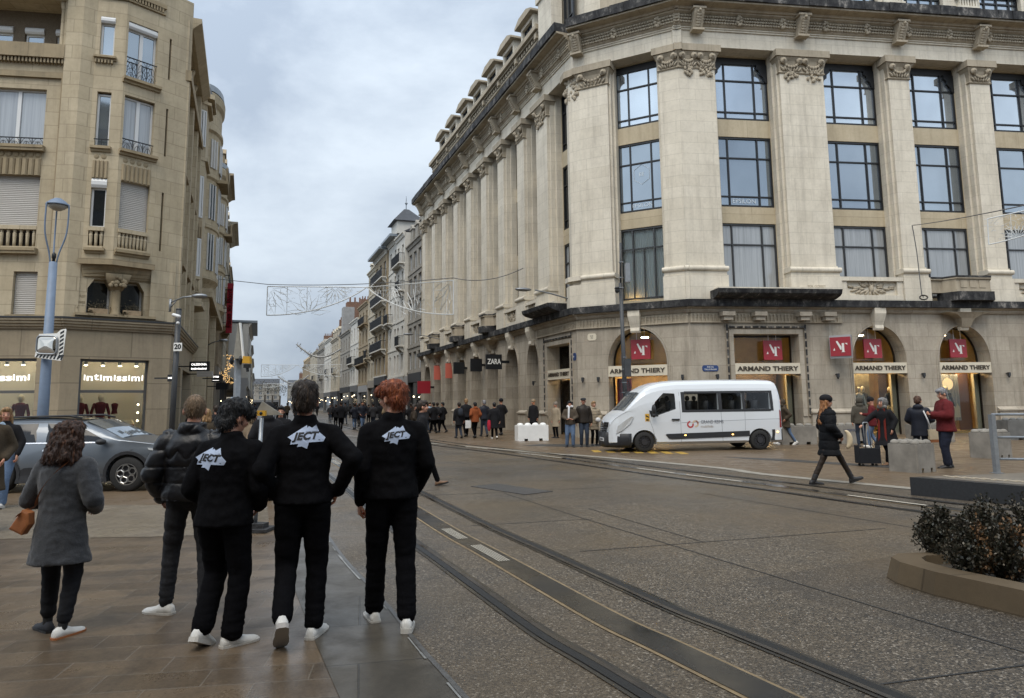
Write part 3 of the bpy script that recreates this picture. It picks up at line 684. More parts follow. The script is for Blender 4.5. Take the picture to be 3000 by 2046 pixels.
# --- shop interiors
M_GOLD=plain('shop ochre wall',(.46,.32,.13),.6,.3,1.2,.05); M_CREAM=principled('sign cream',(.62,.56,.44),.45); M_RED=principled('sign red',(.30,.018,.03),.4); M_WHT=principled('sign white',(.75,.75,.72),.4)
M_LAMP=principled('shop lamp',(1,.85,.6),emit=(1,.72,.40),es=45); M_BRONZE=principled('bronze letters',(.06,.045,.03),.4,.3); M_DARKIN=principled('dark interior',(.05,.03,.018),.6)
M_REDIN=plain('burgundy display',(.22,.02,.04),.5,.5,3,.1); M_SKIN_MQ=principled('mannequin shell',(.78,.66,.48),.5)
M_SHFRAME=principled('dark bronze frame',(.035,.03,.025),.4,.5)
def shop(F,a,b_,flip,kind,round_=True,dep=.7):
    """glazed shop front with a lit room behind"""
    o=-dep; cx=(a+b_)/2
    f=MB(F); 
    f.box(a,a+.05,o-.04,o+.04,0,3.15); f.box(b_-.05,b_,o-.04,o+.04,0,3.15); f.box(a,b_,o-.04,o+.05,3.12,3.2)
    if round_: mould(f,a+.09,b_-.09,3.3,4.76,o-.03,w_=.16,zb=3.2)
    else: f.box(a,b_,o-.04,o+.04,4.36,4.45); f.box(a,a+.05,o-.04,o+.04,3.2,4.36); f.box(b_-.05,b_,o-.04,o+.04,3.2,4.36)
    fr_=part('shop_front',M_SHFRAME,f)
    g=MB(F); g.box(a+.05,b_-.05,o-.01,o+.01,.1,2.7); g.build('pane',M_CLEAR,fr_)
    g=MB(F)
    if round_: g.ext([(cx-(cx-a)*math.cos(PI*i/16),3.3+1.5*math.sin(PI*i/16)) for i in range(17)],o-.012,o+.008)
    else: g.box(a,b_,o-.012,o+.008,3.2,4.4)
    g.build('pane',M_CLEAR,fr_)
    r=MB(F); D=o-2.2
    r.box(a-.4,b_+.4,D-.1,D,0,5.0); r.box(a-.5,a-.4,D,o-.1,0,5.0); r.box(b_+.4,b_+.5,D,o-.1,0,5.0); r.box(a-.5,b_+.5,D,o-.1,5.0,5.1); r.box(a-.5,b_+.5,D,o-.1,.0,.08)
    r.build('room',M_GOLD,fr_)
    l=MB(F)
    for k in (0.2,.5,.8):
        l.box(a+(b_-a)*k-.22,a+(b_-a)*k+.22,o-.9,o-.6,2.93,2.97)
    l.box(cx-.15,cx+.15,o-.7,o-.5,4.5,4.54)
    l.build('lamp',M_LAMP,fr_)
    c=MB(F); c.box(a-.3,b_+.3,D,o-.15,2.98,3.1); c.build('ceiling',principled('shop ceiling',(.6,.48,.28),.7),fr_)
    return fr_
def mannequin(F,s,o,zb,h,mat_t,flip=1,headless=False,bust=False,base=M_SKIN_MQ):
    p0=F(s,o,0); e=empty('mannequin',(p0.x,p0.y,zb))
    k=h/1.75; G=lambda x,y,z: F(s+x*k,o+y*k,zb+z*k)
    m=MB(G); m.sm=True
    if not headless: m.ell((0,0,1.62),(.085,.10,.125),10,8)
    m.cap((0,0,1.44),(0,0,1.54),.055,.05,8); 
    if not bust:
        for sx in (-1,1): m.cap((sx*.09,0,.9),(sx*.1,0,.48),.085,.06,8); m.cap((sx*.1,0,.48),(sx*.1,0,.08),.058,.04,8); m.ell((sx*.1,.05,.04),(.04,.1,.04),8,5); m.ell((sx*.27,.05,.82),(.035,.03,.09),6,5)
    m.build('body',base,e)
    t=MB(G); t.sm=True
    t.grid([[(rx*math.cos(2*PI*i/14),ry*math.sin(2*PI*i/14),z) for i in range(14)] for rx,ry,z in ((.16,.11,.86),(.15,.10,.98),(.125,.095,1.1),(.16,.115,1.28),(.18,.11,1.4),(.13,.08,1.46),(.05,.05,1.49))],True,True)
    if not bust:
        for sx in (-1,1): t.cap((sx*.18,0,1.4),(sx*.25,0,1.14),.05,.045,8); t.cap((sx*.25,0,1.14),(sx*.27,.05,.9),.045,.035,8)
    t.build('garment',mat_t,e)
    return e
def logo(F,cx,o,zc,sz,flip,name='hanging_sign',label=None,rods=True,parent=None):
    e=empty(name,tuple(F(cx,o,zc)),label,'sign','red square shop signs with a white monogram') if parent is None else parent
    m=MB(F); m.box(cx-sz/2,cx+sz/2,o-.03,o+.03,zc-sz/2,zc+sz/2); m.build('panel',M_RED,e)
    l=MB(F); k=sz/1.0; X=lambda x:cx+flip*x*k
    def pl(pts_,o1=.045): l.ext([(X(x),zc+z*k) for x,z in pts_],o+.031,o+o1)
    pl([(-.2,.27),(-.13,.31),(.06,-.02),(.06,-.17),(.0,-.17)]); pl([(.08,.17),(.19,.17),(.19,-.27),(.24,-.30),(.03,-.30),(.08,-.27)]); pl([(-.36,-.2),(-.29,-.07),(-.26,-.2)]); pl([(.22,.17),(.35,.17),(.35,.07)])
    l.build('monogram',M_WHT,e)
    if rods:
        r=MB(F); 
        for q in (-.13,.13): r.tube([(cx+q*sz*1.6,o,zc+sz/2),(cx+q*sz*1.6,o,zc+sz/2+.45)],.012,6)
        r.build('rod',M_WHT,e)
    return e
fr1=shop(FC,1.02,3.70,-1,'a'); fr2=shop(FB,1.95,4.95,1,'r',False); fr3=shop(FB,7.42,10.0,1,'b'); fr4=shop(FB,11.6,14.15,1,'c'); fr5=shop(FB,15.85,18.4,1,'c'); fr6=shop(FA,.75,3.4,-1,'r',False)
logo(FC,2.3,-.42,3.92,.88,-1,label='red square sign with white monogram hanging in the corner arch behind the street pole')
logo(FB,3.95,-.42,3.78,.86,1,label='red square sign with white monogram hanging in the rectangular shop doorway behind the van')
logo(FB,8.72,-.42,3.85,.86,1,label='red square sign with white monogram hanging in the arch behind the fur hooded man')
logo(FB,12.95,-.42,3.85,.84,1,label='red square sign with white monogram hanging in the rightmost arch in view')
def fascia(F,a,b_,flip,label,txt='ARMAND THIERY',o=.0,z0=2.72,z1=3.19):
    cx=(a+b_)/2
    e=empty('shop_fascia',tuple(F(cx,o,z0)),label,'sign','cream shop name boards')
    m=MB(F); m.box(a+.005,b_-.005,o-.55,o+.03,z0,z1); m.build('board',M_CREAM,e)
    t=MB(F); add_text(t,txt,cx,o+.032,(z0+z1)/2-.01,.27,.012,wide=(b_-a)*.93,flip=flip,bold=.006); t.build('lettering',M_BRONZE,e,fixn=False)
fascia(FC,1.02,3.72,-1,'cream name board with bronze letters across the corner arch behind the pole')
fascia(FB,1.95,4.95,1,'cream name board with bronze letters in the rectangular doorway above the van')
fascia(FB,7.40,10.02,1,'cream name board with bronze letters in the arch behind the fur hooded man')
fascia(FB,11.58,14.17,1,'cream name board with bronze letters in the rightmost arch behind the burgundy jacket man')
fascia(FB,15.83,18.42,1,'cream name board with bronze letters cut off by the right edge of the photo')
fascia(FA,.75,3.4,-1,'cream name board seen nearly edge on round the left side of the corner')
# projecting sign
s=6.55; pr=empty('projecting_sign',tuple(FB(s,.0,3.6)),'red box sign with white monogram projecting from the stone wall between doorway and arch','sign')
GS=lambda x,y,z: FB(s+x*.72-y*.69, .55+y*.72+x*.69, z)
logo(GS,0,0,3.86,.82,1,parent=pr,rods=False)
m=MB(GS); m.box(-.44,.44,-.22,-.035,3.36,4.36); m.build('box',principled('sign box grey',(.4,.4,.4),.4,.5),pr)
m=MB(FB); m.box(s-.05,s+.05,.0,.2,3.5,4.2); m.build('arm',M_FRG,pr)
# displays
m=MB(FB); m.box(2.05,4.85,-2.0,-1.96,.1,2.9); m.build('backdrop',M_DARKIN,fr2)
m=MB(FB); m.box(8.3,9.35,-1.8,-1.76,1.0,2.8); m.build('backdrop',plain('forest picture',(.12,.10,.06),.5,.8,5,0),fr3)
m=MB(FB); m.box(9.9,10.4,-1.9,-1.86,.1,2.8); m.build('backdrop',M_DARKIN,fr3)
m=MB(FB); m.box(9.75,9.97,-.9,-.75,0,2.7); m.build('side_panel',M_CREAM,fr3); m=MB(FB); m.box(13.9,14.12,-.9,-.75,0,2.7); m.build('side_panel',M_CREAM,fr4); m=MB(FB); m.box(4.7,4.92,-.9,-.75,0,2.7); m.build('side_panel',M_CREAM,fr2)
M_SILV=plain('silver display cloth',(.33,.34,.35),.45,.25,1.2,.1); m=MB(FB); m.grid([[(12.35+1.35*i/40,-1.5+.02*math.sin(i*1.3),z) for i in range(41)] for z in (.55,2.7)]); m.build('display_cloth',M_SILV,fr4,fixn=False)
m=MB(FB); m.lathe([(.001,0),(.27,0),(.27,.01),(.001,.01)],(13.1,-1.42,2.25),24,'y'); m.build('moon',principled('moon disc',(.9,.7,.4),.5,emit=(1,.75,.4),es=.8),fr4)
m=MB(FB)
for x,h_ in ((12.5,.5),(12.75,.3),(13.1,.8),(13.3,.6),(13.5,.65)):
    m.ext([(x-.1,.7),(x+.1,.7),(x+.1,.7+h_*.75),(x+.05,.7+h_*.82),(x,.7+h_),(x-.05,.7+h_*.82),(x-.1,.7+h_*.75)],-1.42,-1.4)
m.build('house_cutout',M_CREAM,fr4)
m=MB(FB); m.box(13.75,14.4,-1.7,-1.66,.1,2.75); m.build('backdrop',principled('brown panel',(.14,.06,.02),.6),fr4)
m=MB(FC); m.box(2.95,3.62,-.95,-.9,.1,2.65); m.build('poster',M_REDIN,fr1); m=MB(FC); m.sm=True; m.ell((3.25,-.88,2.2),(.2,.02,.42),14,10); m.ell((3.1,-.88,1.1),(.14,.02,.6),14,10); m.build('poster_flower',principled('poster pink',(.45,.08,.1),.5),fr1)
MT=[principled('garment burgundy',(.12,.01,.015),.8),principled('garment black',(.012,.012,.014),.8),principled('garment cream',(.55,.5,.42),.8),principled('garment olive',(.09,.075,.04),.8)]
mq=[(FB,8.32,-1.05,.35,1.8,2,'white headed mannequin in cream behind the glass, left of the pair by the arch jamb'),(FB,8.58,-1.15,.35,1.84,3,'mannequin with glowing head, right of the pair in the arch window'),(FB,9.95,-1.2,.35,1.8,1,'mannequin in a black jacket by the right side of the arch window'),(FB,12.45,-1.0,.3,1.85,2,'pale headed mannequin left of the pair behind the burgundy jacket man'),(FB,12.72,-1.1,.3,1.85,1,'pale headed mannequin with black strap, right of the pair before the silver cloth')]
for F,s,o,zb,h_,mt,lb in mq: tag(mannequin(F,s,o,zb,h_,MT[mt]),lb,'mannequin','mannequins in the stone building windows')
# dark shop fronts under the street arches
for i,(a,b_) in enumerate(S_AR):
    f=MB(FA); f.box(a,b_,-1.15,-1.1,0,4.9); g=part('shop_front',GL_DK,f)
    f=MB(FA); f.box(a,a+.3,-1.1,-1.0,0,3.0); f.box(a,b_,-1.1,-1.02,2.9,3.1); f.build('shop_frame',M_FRB,g)
# back volume closing the building
m=MB(); m.ext(pts([(FB,24,-1.3),(FB,0,-1.3),(FC,4.5,-1.3),(FA,31,-1.3),(FA,31,-9),(FB,24,-14)]),5.0,22,'z'); part('core',ST_SPAN,m)
m=MB(); m.ext(pts([(FB,24,-4.2),(FB,0,-4.2),(FC,4.5,-4.2),(FA,31,-4.2),(FA,31,-9),(FB,24,-14)]),0,5,'z'); part('core',M_DARKIN,m)
m=MB(FA); m.box(30.9,31.05,-9,-.02,0,20); part('end_wall',ST_CARV,m)
# street name plates, wall lamps, small fixings
def plate(F,s,z,w_,h_,flip,txt,label,mat,tm,sz=.09):
    e=empty('street_name_plate',tuple(F(s,.0,z)),label,'sign'); m=MB(F); m.ext([(s-w_/2,z-h_*.25),(s-w_/2+.06,z-h_/2),(s+w_/2-.06,z-h_/2),(s+w_/2,z-h_*.25),(s+w_/2,z+h_*.25),(s+w_/2-.06,z+h_/2),(s-w_/2+.06,z+h_/2),(s-w_/2,z+h_*.25)],.0,.02); m.build('panel',mat,e)
    t=MB(F)
    for k,l in enumerate(txt): add_text(t,l,s,.022,z+(.5*(len(txt)-1)-k)*sz*1.15,sz,.003,flip=flip)
    t.build('lettering',tm,e,fixn=False)
M_BLUE=principled('enamel blue',(.02,.05,.16),.3)
plate(FB,.85,2.98,.72,.26,1,['RUE DE','TALLEYRAND'],'blue enamel street name plate on the stone wall above the van roof',M_BLUE,M_WHT)
plate(FA,.36,3.7,.5,.34,-1,['RUE'],'small blue street plate at the left end of the corner wall, over the trio',M_BLUE,M_WHT)
plate(FC,4.45,4.55,.42,.32,-1,['RUE','DE'],'old cream street plate high on the corner wall left of the arch',M_CREAM,M_BRONZE,.08)
for i,(F,s,lb) in enumerate(((FC,4.9,'left'),(FC,4.15,'x'),(FC,.35,'x'),(FB,1.1,'x'),(FB,6.6,'x'),(FB,10.7,'x'),(FB,14.9,'x'),(FA,5.0,'x'))):
    m=MB(F); m.box(s-.03,s+.03,0,.16,2.66,2.7); m.box(s-.05,s+.05,.1,.2,2.56,2.72); m.ell((s,.15,2.54),(.05,.05,.06),8,5); part('wall_fixing',M_FRG,m)
M_GALV=principled('grey lamp metal',(.25,.26,.27),.4,.6)
def arm_lamp(F,s,z,ln,label,rise=.35,flip=1):
    e=empty('wall_street_lamp',tuple(F(s,.0,z)),label,'street lamp')
    m=MB(F); m.tube([(s,.02,z-.2),(s,.05,z),(s,ln*.4,z+rise*.6),(s,ln*.75,z+rise)],.035,8); m.box(s-.06,s+.06,0,.04,z-.35,z+.15); m.build('arm',M_GALV,e)
    m=MB(F); m.sm=True; m.ell((s,ln,z+rise),(.19,.42,.09),12,6); m.build('lamp_head',M_GALV,e)
arm_lamp(FA,.6,6.45,2.4,'grey curved wall lamp over the black ledge at the store corner')
arm_lamp(FA,24.3,6.6,2.6,'grey curved wall lamp low on the far end of the pilaster facade')
# engraved name
t=MB(FB)
for k,l in enumerate(('POL GOSSET','ARCHITECTE','1927')): add_text(t,l,5.9,.132,6.55-.17*k,.15 if k==0 else .12,.004,flip=1)
t.build('engraved_name',ST_CARV,store,fixn=False)
# faint shop name on glass
t=MB(FC); add_text(t,'EPSILON',2.1,WB+.015,10.62,.26,.002,flip=-1); 
h6=[(2.1+.42*math.cos(PI/6+PI/3*i),WB+.01,12.1+.48*math.sin(PI/6+PI/3*i)) for i in range(6)]; t.tube(h6,.012,4,closed=True); add_text(t,'EE',2.1,WB+.015,12.1,.25,.002,flip=-1)
t.build('glass_lettering',principled('faint window lettering',(.6,.68,.75),.4),store,fixn=False)
t=MB(FB); add_text(t,'EPSILON',3.2,WB+.015,10.62,.3,.002,flip=1); t.build('glass_lettering',MATS['faint window lettering'],store,fixn=False)
# projecting shop signs under the street arches
def flag_sign(s,z,w_,h_,mat,label,txt=None,tm=None,out=.95,th=.16,sz=.3):
    e=empty('projecting_sign',tuple(FA(s,.1,z)),label,'sign')
    # panel perpendicular to the wall: faces along -s toward the viewer
    m=MB(FA); m.box(s,s+th,out-w_/2,out+w_/2,z-h_/2,z+h_/2); m.build('panel',mat,e)
    a=MB(FA); a.box(s+th*.3,s+th*.7,.0,out-w_/2,z-.08,z+.08); a.build('arm',M_FRB,e)
    if txt:
        G=lambda x,y,zz: FA(s-.004-y,out-x,z+zz); t=MB(G); add_text(t,txt,0,0,0,sz,.004,wide=w_*.86,flip=1,bold=.008); t.build('lettering',tm,e,fixn=False)
flag_sign(8.9,3.95,.95,.85,M_FRB,'black square sign with white four letter fashion name beside the arches','ZARA',M_WHT,sz=.42)
flag_sign(13.3,4.0,.75,.8,M_FRB,'small black square sign, third bay from the corner, seen edge on',out=.6)
flag_sign(17.2,4.0,.75,.8,M_FRB,'smaller black square sign farther along the arcade, seen edge on',out=.6)
flag_sign(21.2,4.0,.5,1.1,principled('coral banner',(.55,.13,.09),.6),'coral banner sign hanging in the arcade, nearer one',out=.2)
flag_sign(24.6,4.0,.5,1.1,MATS['coral banner'],'coral banner sign hanging in the arcade, farther one',out=.2)
flag_sign(26.3,2.9,1.05,1.0,M_RED,'plain red square sign near the far end of the arcade',out=.85)
# ------------------------------------------------------------------ left corner building
Kc=(-10.773,22.005); Mc=(-13.022,20.184)
FS=frame(*Kc,-.35445,.93507,1); FE=frame(*Kc,-.77715,-.62932,-1); FD=frame(*Mc,-.98769,-.15643,-1)
def dd_(a): return (math.sin(R(a)),math.cos(R(a)))
P1=(-12.77,20.39); AP=(-11.959,20.607); PR=(-11.232,21.474)
FO1=frame(*P1,*dd_(75),1); FO2=frame(*AP,*dd_(40),1)
L_ST=stone('yellow limestone',(.43,.36,.245),(.51,.435,.31),bw=.95,bh=.42,dirtamt=.6,streak=.35,joints=.62,dirt=(.17,.14,.10))
L_GR=stone('grey brown limestone',(.30,.25,.175),(.33,.275,.195),bw=2.2,bh=.78,mortar=.016,dirtamt=.6,streak=.4,joints=.5,dirt=(.12,.10,.075))
L_CV=stone('carved yellow stone',(.30,.24,.15),(.36,.29,.19),bw=3,bh=2,dirtamt=.7,streak=.5,dirt=(.10,.085,.06))
M_PVC=principled('white window frame',(.62,.63,.63),.4); M_SHUT=principled('grey roller shutter',(.36,.34,.31),.6); t=NT(M_SHUT)
wv=t.n('ShaderNodeTexWave'); wv.bands_direction='Z' if False else 'Y'; wv.inputs['Scale'].default_value=5.5; wv.inputs['Distortion'].default_value=.6; t.l(t.uv(),wv.inputs['Vector'])
t.color(t.mix(t.noise(t.mapping(t.uv(),(.6,5,1)),3,4),t.ramp(wv.outputs['Fac'],[(0,(.22,.21,.19)),(.4,(.38,.36,.33))]),(.42,.40,.37))); t.bump(wv.outputs['Fac'],.5,.02)
M_IRON=principled('black wrought iron',(.01,.011,.013),.5,.3)
GL_LACE=m_curtain('glass before lace curtains',(.36,.39,.42),scale=8)
left=empty('corner_apartment_building',(Kc[0],Kc[1],0),'yellow limestone apartment block with a corner oriel above lit white lingerie shop windows','building')
def lpart(n,mat,mb,par=None): return mb.build(n,mat,par or left)
# ground floor
ghE=[(.59,2.42,.35,3.05)]; ghD=[(.65,4.6,.35,3.05)]
m=MB(FE); wall(m,0,2.894,0,3.92,ghE,0,.35); lpart('ground_floor_wall',L_GR,m)
m=MB(FD); wall(m,0,7,0,3.92,ghD,0,.35); lpart('ground_floor_wall',L_GR,m)
m=MB(FS); wall(m,0,9.6,0,3.92,[(.8,4.0,.1,3.0),(4.8,8.8,.1,3.0)],0,.4); lpart('ground_floor_wall',L_GR,m)
for F,a,b_ in ((FE,-.05,2.95),(FD,-.06,7),(FS,-.05,9.6)):
    m=MB(F); m.ext([(-.3,3.9),(.05,3.9),(.06,3.96),(.11,3.98),(.11,4.04),(.16,4.06),(.16,4.12),(.2,4.14),(.2,4.2),(-.3,4.2)],a,b_,'s'); lpart('cornice',L_GR,m)
    m=MB(F); m.box(a,b_,-.3,.22,4.203,4.25); lpart('lead_flashing',M_FRG,m)
# shop windows
M_SHOPWH=principled('white shop wall',(.62,.57,.48),.7); M_GRFR=principled('grey aluminium',(.12,.125,.13),.45,.5)
M_LET=principled('white backlit letters',(.9,.9,.9),.4,emit=(1,.97,.92),es=1.4)
M_SPOT=principled('shop spot light',(1,.9,.7),emit=(1,.86,.64),es=34)
def lshop(F,a,b_,flip,txt,tx,tw,dark=False,dep=1.7):
    o=-.2; f=MB(F); f.box(a,a+.07,o-.05,o+.03,.35,3.05); f.box(b_-.07,b_,o-.05,o+.03,.35,3.05); f.box(a+.07,b_-.07,o-.05,o+.03,2.98,3.05); f.box(a+.07,b_-.07,o-.05,o+.03,2.06,2.14); f.box(a+.07,b_-.07,o-.05,o+.03,.35,.42)
    fr=lpart('shop_window',M_GRFR,f)
    g=MB(F); g.box(a+.07,b_-.07,o-.015,o+.005,.42,2.98); g.build('pane',M_CLEAR,fr)
    r=MB(F); D=o-dep; r.box(a-.2,b_+.2,D-.05,D,.3,3.3); r.box(a-.25,a-.2,D,o-.06,.3,3.3); r.box(b_+.2,b_+.25,D,o-.06,.3,3.3); r.box(a-.2,b_+.2,D,o-.06,3.25,3.3); r.box(a-.2,b_+.2,D,o-.06,.3,.4); r.build('room',M_DARKIN if dark else M_SHOPWH,fr)
    l=MB(F); c=MB(F); n=max(2,int((b_-a)/.42))
    for k in range(n):
        x=a+(b_-a)*(k+.5)/n; c.lathe([(.05,0),(.05,.18)],(x,o-.45,2.9),10); l.lathe([(.001,0),(.042,0),(.042,.012),(.001,.012)],(x,o-.45,2.886),10)
        if k%2==0: l.box(x-.12,x+.12,o-1.1,o-.95,3.2,3.23)
    c.build('spot_housing',M_PVC,fr); l.build('spot',M_SPOT,fr)
    if txt:
        e=MB(F); n=len(txt); adv=[.07 if c in 'il' else (.13 if c in 'st' else (.235 if c=='m' else .155)) for c in txt]; tot=sum(adv); k=tw/tot; x=-tw/2
        for c,a in zip(txt,adv):
            xc=tx+flip*(x+a*k/2); x+=a*k
            if c=='i': e.box(xc-.014,xc+.014,o+.04,o+.08,2.43,2.59)
            else: add_text(e,c,xc,o+.04,2.505 if c!='t' else 2.53,.30,.02,wide=a*k*.80,flip=flip,bold=.002)
        e.build('lettering',M_LET,fr,fixn=False)
    return fr
sE=lshop(FE,.59,2.42,-1,'intimissimi',1.5,1.62)
sD=lshop(FD,.65,4.6,-1,'intimissimi',1.72,1.75)
M_WARM=principled('warm wall bulb',(1,.9,.7),emit=(1,.8,.5),es=10)
b=MB(FE)
for z in (.9,1.2,1.45,1.7): b.ell((.70,-.7,z),(.03,.03,.03),8,6)
b.build('bulb',M_WARM,sE)
wm=empty('mannequin',(0,0,0)); bpy.data.objects.remove(wm)
def lmq(F,s,o,zb,h,mt,lb,**k): tag(mannequin(F,s,o,zb,h,mt,**k),lb,'mannequin','mannequins in the lit white shop windows')
lmq(FE,1.72,-.75,.42,1.62,MT[0],'mannequin in a burgundy roll neck top behind the white shop window',)
lmq(FE,2.28,-.7,.42,1.60,MT[0],'mannequin in an open burgundy top at the left jamb of the white shop window')
lmq(FD,1.35,-.75,.42,1.62,MT[0],'white mannequin with thin straps behind the car roof in the left shop window')
lmq(FE,1.32,-.85,.95,.95,MT[0],'headless bust in a dark bra on a stand in the white shop window',headless=True,bust=True)
st=empty('display_stand',tuple(FE(.93,-.8,.4)),'short display torso in dark briefs on a thin stand, right of the bust','mannequin')
m=MB(FE); m.lathe([(.012,0),(.012,.55)],(.93,-.8,.4),8); m.build('pole',M_GALV,st); m=MB(FE); m.sm=True; m.grid([[(.93+rx*math.cos(2*PI*i/12),-.8+.09*math.sin(2*PI*i/12),z) for i in range(12)] for rx,z in ((.12,.95),(.17,1.02),(.16,1.12),(.13,1.24))],True,True); m.build('torso',M_SKIN_MQ,st); m=MB(FE); m.sm=True; m.grid([[(.93+rx*math.cos(2*PI*i/12),-.8+.1*math.sin(2*PI*i/12),z) for i in range(12)] for rx,z in ((.1,.94),(.185,1.02),(.18,1.09))],True,True); m.build('briefs',MT[0],st)
# street side windows of the shop
for a,b_ in ((.8,4.0),(4.8,8.8)):
    f=MB(FS); f.box(a,a+.07,-.4,-.3,.1,3); f.box(b_-.07,b_,-.4,-.3,.1,3); f.box(a,b_,-.4,-.3,2.3,2.4); w_=lpart('shop_window',M_GRFR,f)
    g=MB(FS); g.box(a,b_,-.42,-.4,.1,3.0); g.build('pane',GL_DK,w_)
    for z in (1.3,1.7,2.6): 
        l=MB(FS); l.ell((a+.3,-.36,z),(.05,.05,.05),8,6); l.build('bulb',M_WARM,w_)
# first floor and upper walls -------------------------------------------------
def lwin(F,s0,s1,z0,z1,o,kind='pvc',par=None,split=True,shutbox=0,shut=0,glass=None):
    f=MB(F); top=z1-shutbox; fw=.055
    f.box(s0,s0+fw,o,o+.06,z0,top); f.box(s1-fw,s1,o,o+.06,z0,top); f.box(s0+fw,s1-fw,o,o+.06,z0,z0+fw); f.box(s0+fw,s1-fw,o,o+.06,top-fw,top)
    if split: f.box((s0+s1)/2-.05,(s0+s1)/2+.05,o+.01,o+.07,z0+fw,top-fw)
    if shutbox: f.ext([(o,top),(o+.15,top),(o+.19,top+shutbox*.3),(o+.19,top+shutbox*.7),(o+.15,z1),(o,z1)],s0,s1,'s')
    w_=f.build('window',M_PVC,par or left); g=MB(F); g.box(s0+.03,s1-.03,o-.01,o+.03,z0+.03,top-.03); g.build('pane',glass or GL_MID,w_)
    if shut: h=MB(F); h.box(s0+.03,s1-.03,o+.07,o+.09,z0+(z1-z0)*(1-shut),z1); h.build('roller_shutter',M_SHUT,w_)
    return w_
def railing(F,s0,s1,z0,z1,o,fans=True):
    m=MB(F); m.box(s0,s1,o,o+.025,z1-.03,z1); m.box(s0,s1,o,o+.02,z0,z0+.02); n=max(2,int((s1-s0)/.28)); h=z1-z0
    for i in range(n+1): x=s0+(s1-s0)*i/n; m.box(x-.008,x+.008,o,o+.018,z0,z1)
    if fans:
        w_=(s1-s0)/n; rows=max(1,int(round(h/.28)))
        for r in range(rows):
            for i in range(n):
                cx=s0+w_*(i+.5); zb=z0+r*h/rows
                for rr in (1,.6): m.tube([(cx-w_/2*rr*math.cos(PI*k/8),o+.01,zb+h/rows*rr*.95*math.sin(PI*k/8)) for k in range(9)],.007,4)
                m.box(cx-.006,cx+.006,o,o+.014,zb,zb+h/rows*.55)
    return lpart('railing',M_IRON,m)
def sill(F,s0,s1,z,o=.14,h=.17,dent=False):
    m=MB(F); m.ext([(-.2,z-h),(o*.4,z-h),(o*.5,z-h*.6),(o,z-h*.5),(o,z),(-.2,z)],s0,s1,'s')
    if dent:
        x=s0+.03
        while x<s1-.05: m.box(x,x+.05,0,o*.7,z-h-.1,z-h); x+=.09
    lpart('sill',L_CV,m)
def baluster(F,s0,s1,z0,z1,o,n):
    m=MB(F); m.box(s0,s1,o-.09,o+.09,z1-.12,z1); m.box(s0,s1,o-.09,o+.09,z0,z0+.05); r=lpart('balustrade',L_ST,m)
    for i in range(n):
        x=s0+(s1-s0)*(i+.5)/n; h=z1-.12-z0-.05; b=MB(F); b.sm=True; b.lathe([(.04,0),(.042,h*.3),(.05,h*.6),(.055,h*.78),(.035,h*.84),(.045,h*.9),(.05,h)],(x,o,z0+.05),9); b.build('baluster',L_ST,r)
def flutes(F,s0,s1,z0,z1,o,n):
    m=MB(F); w_=(s1-s0)/n
    for i in range(n):
        x=s0+w_*i; m.ext([(x+.01,o),(x+.01,o+.05),(x+w_*.3,o+.09),(x+w_*.7,o+.09),(x+w_-.01,o+.05),(x+w_-.01,o)],z0,z1,'z'); 
    m.box(s0,s1,o,o+.03,z1,z1+.28)
    m.sm=True
    for i in range(int((s1-s0)/.2)): m.ell((s0+.1+i*.2,o+.03,z1+.14),(.09,.03,.09),8,5)
    lpart('fluted_panel',L_CV,m)
ZT=15.2
# first floor on the chamfer: two arched windows with a central column
h1=[(.83,1.47,4.36,5.45),(1.72,2.36,4.36,5.45)]
m=MB(FE); wall(m,-.05,2.75,4.2,6.2,h1,-.03,.45)
for a,b_,z0,z1 in h1:
    for sx,dx in ((a,.17),(b_,-.17)): m.ext([(sx,z1),(sx+dx,z1),(sx,z1-.3)],-.4,-.03)
lpart('wall',L_ST,m)
for a,b_,z0,z1 in h1: lwin(FE,a,b_,z0,z1,-.45,glass=GL_DK,split=False)
m=MB(FE); m.sm=True; m.lathe([(.19,0),(.16,.08),(.125,.15),(.12,.75),(.15,.78)],(1.595,-.02,4.36),12); m.grid([[(1.595-h,-.2,z),(1.595-h,d,z),(1.595+h,d,z),(1.595+h,-.2,z)] for h,d,z in ((.15,.12,5.14),(.3,.2,5.45),(.34,.26,5.62))],True,True)
for k in range(16): m.ell((1.595+random.uniform(-.2,.2),.2,random.uniform(5.25,5.55)),(.07,.06,.07),6,4)
lpart('column',L_CV,m)
sill(FE,.5,2.65,4.4,.16,.15)
t=MB(FE)
for l,z in (('V. PEYROT',4.9),('ENTREPRENEUR',4.72)): add_text(t,l,2.56,-.028,z,.1,.003,flip=-1,wide=.33)
for l,z in (('A. RAGOT',4.95),('ARCHITECTE',4.78),('DPLG 1927',4.6)): add_text(t,l,.45,-.028,z,.1,.003,flip=-1,wide=.4)
t.build('engraved_name',L_CV,left,fixn=False)
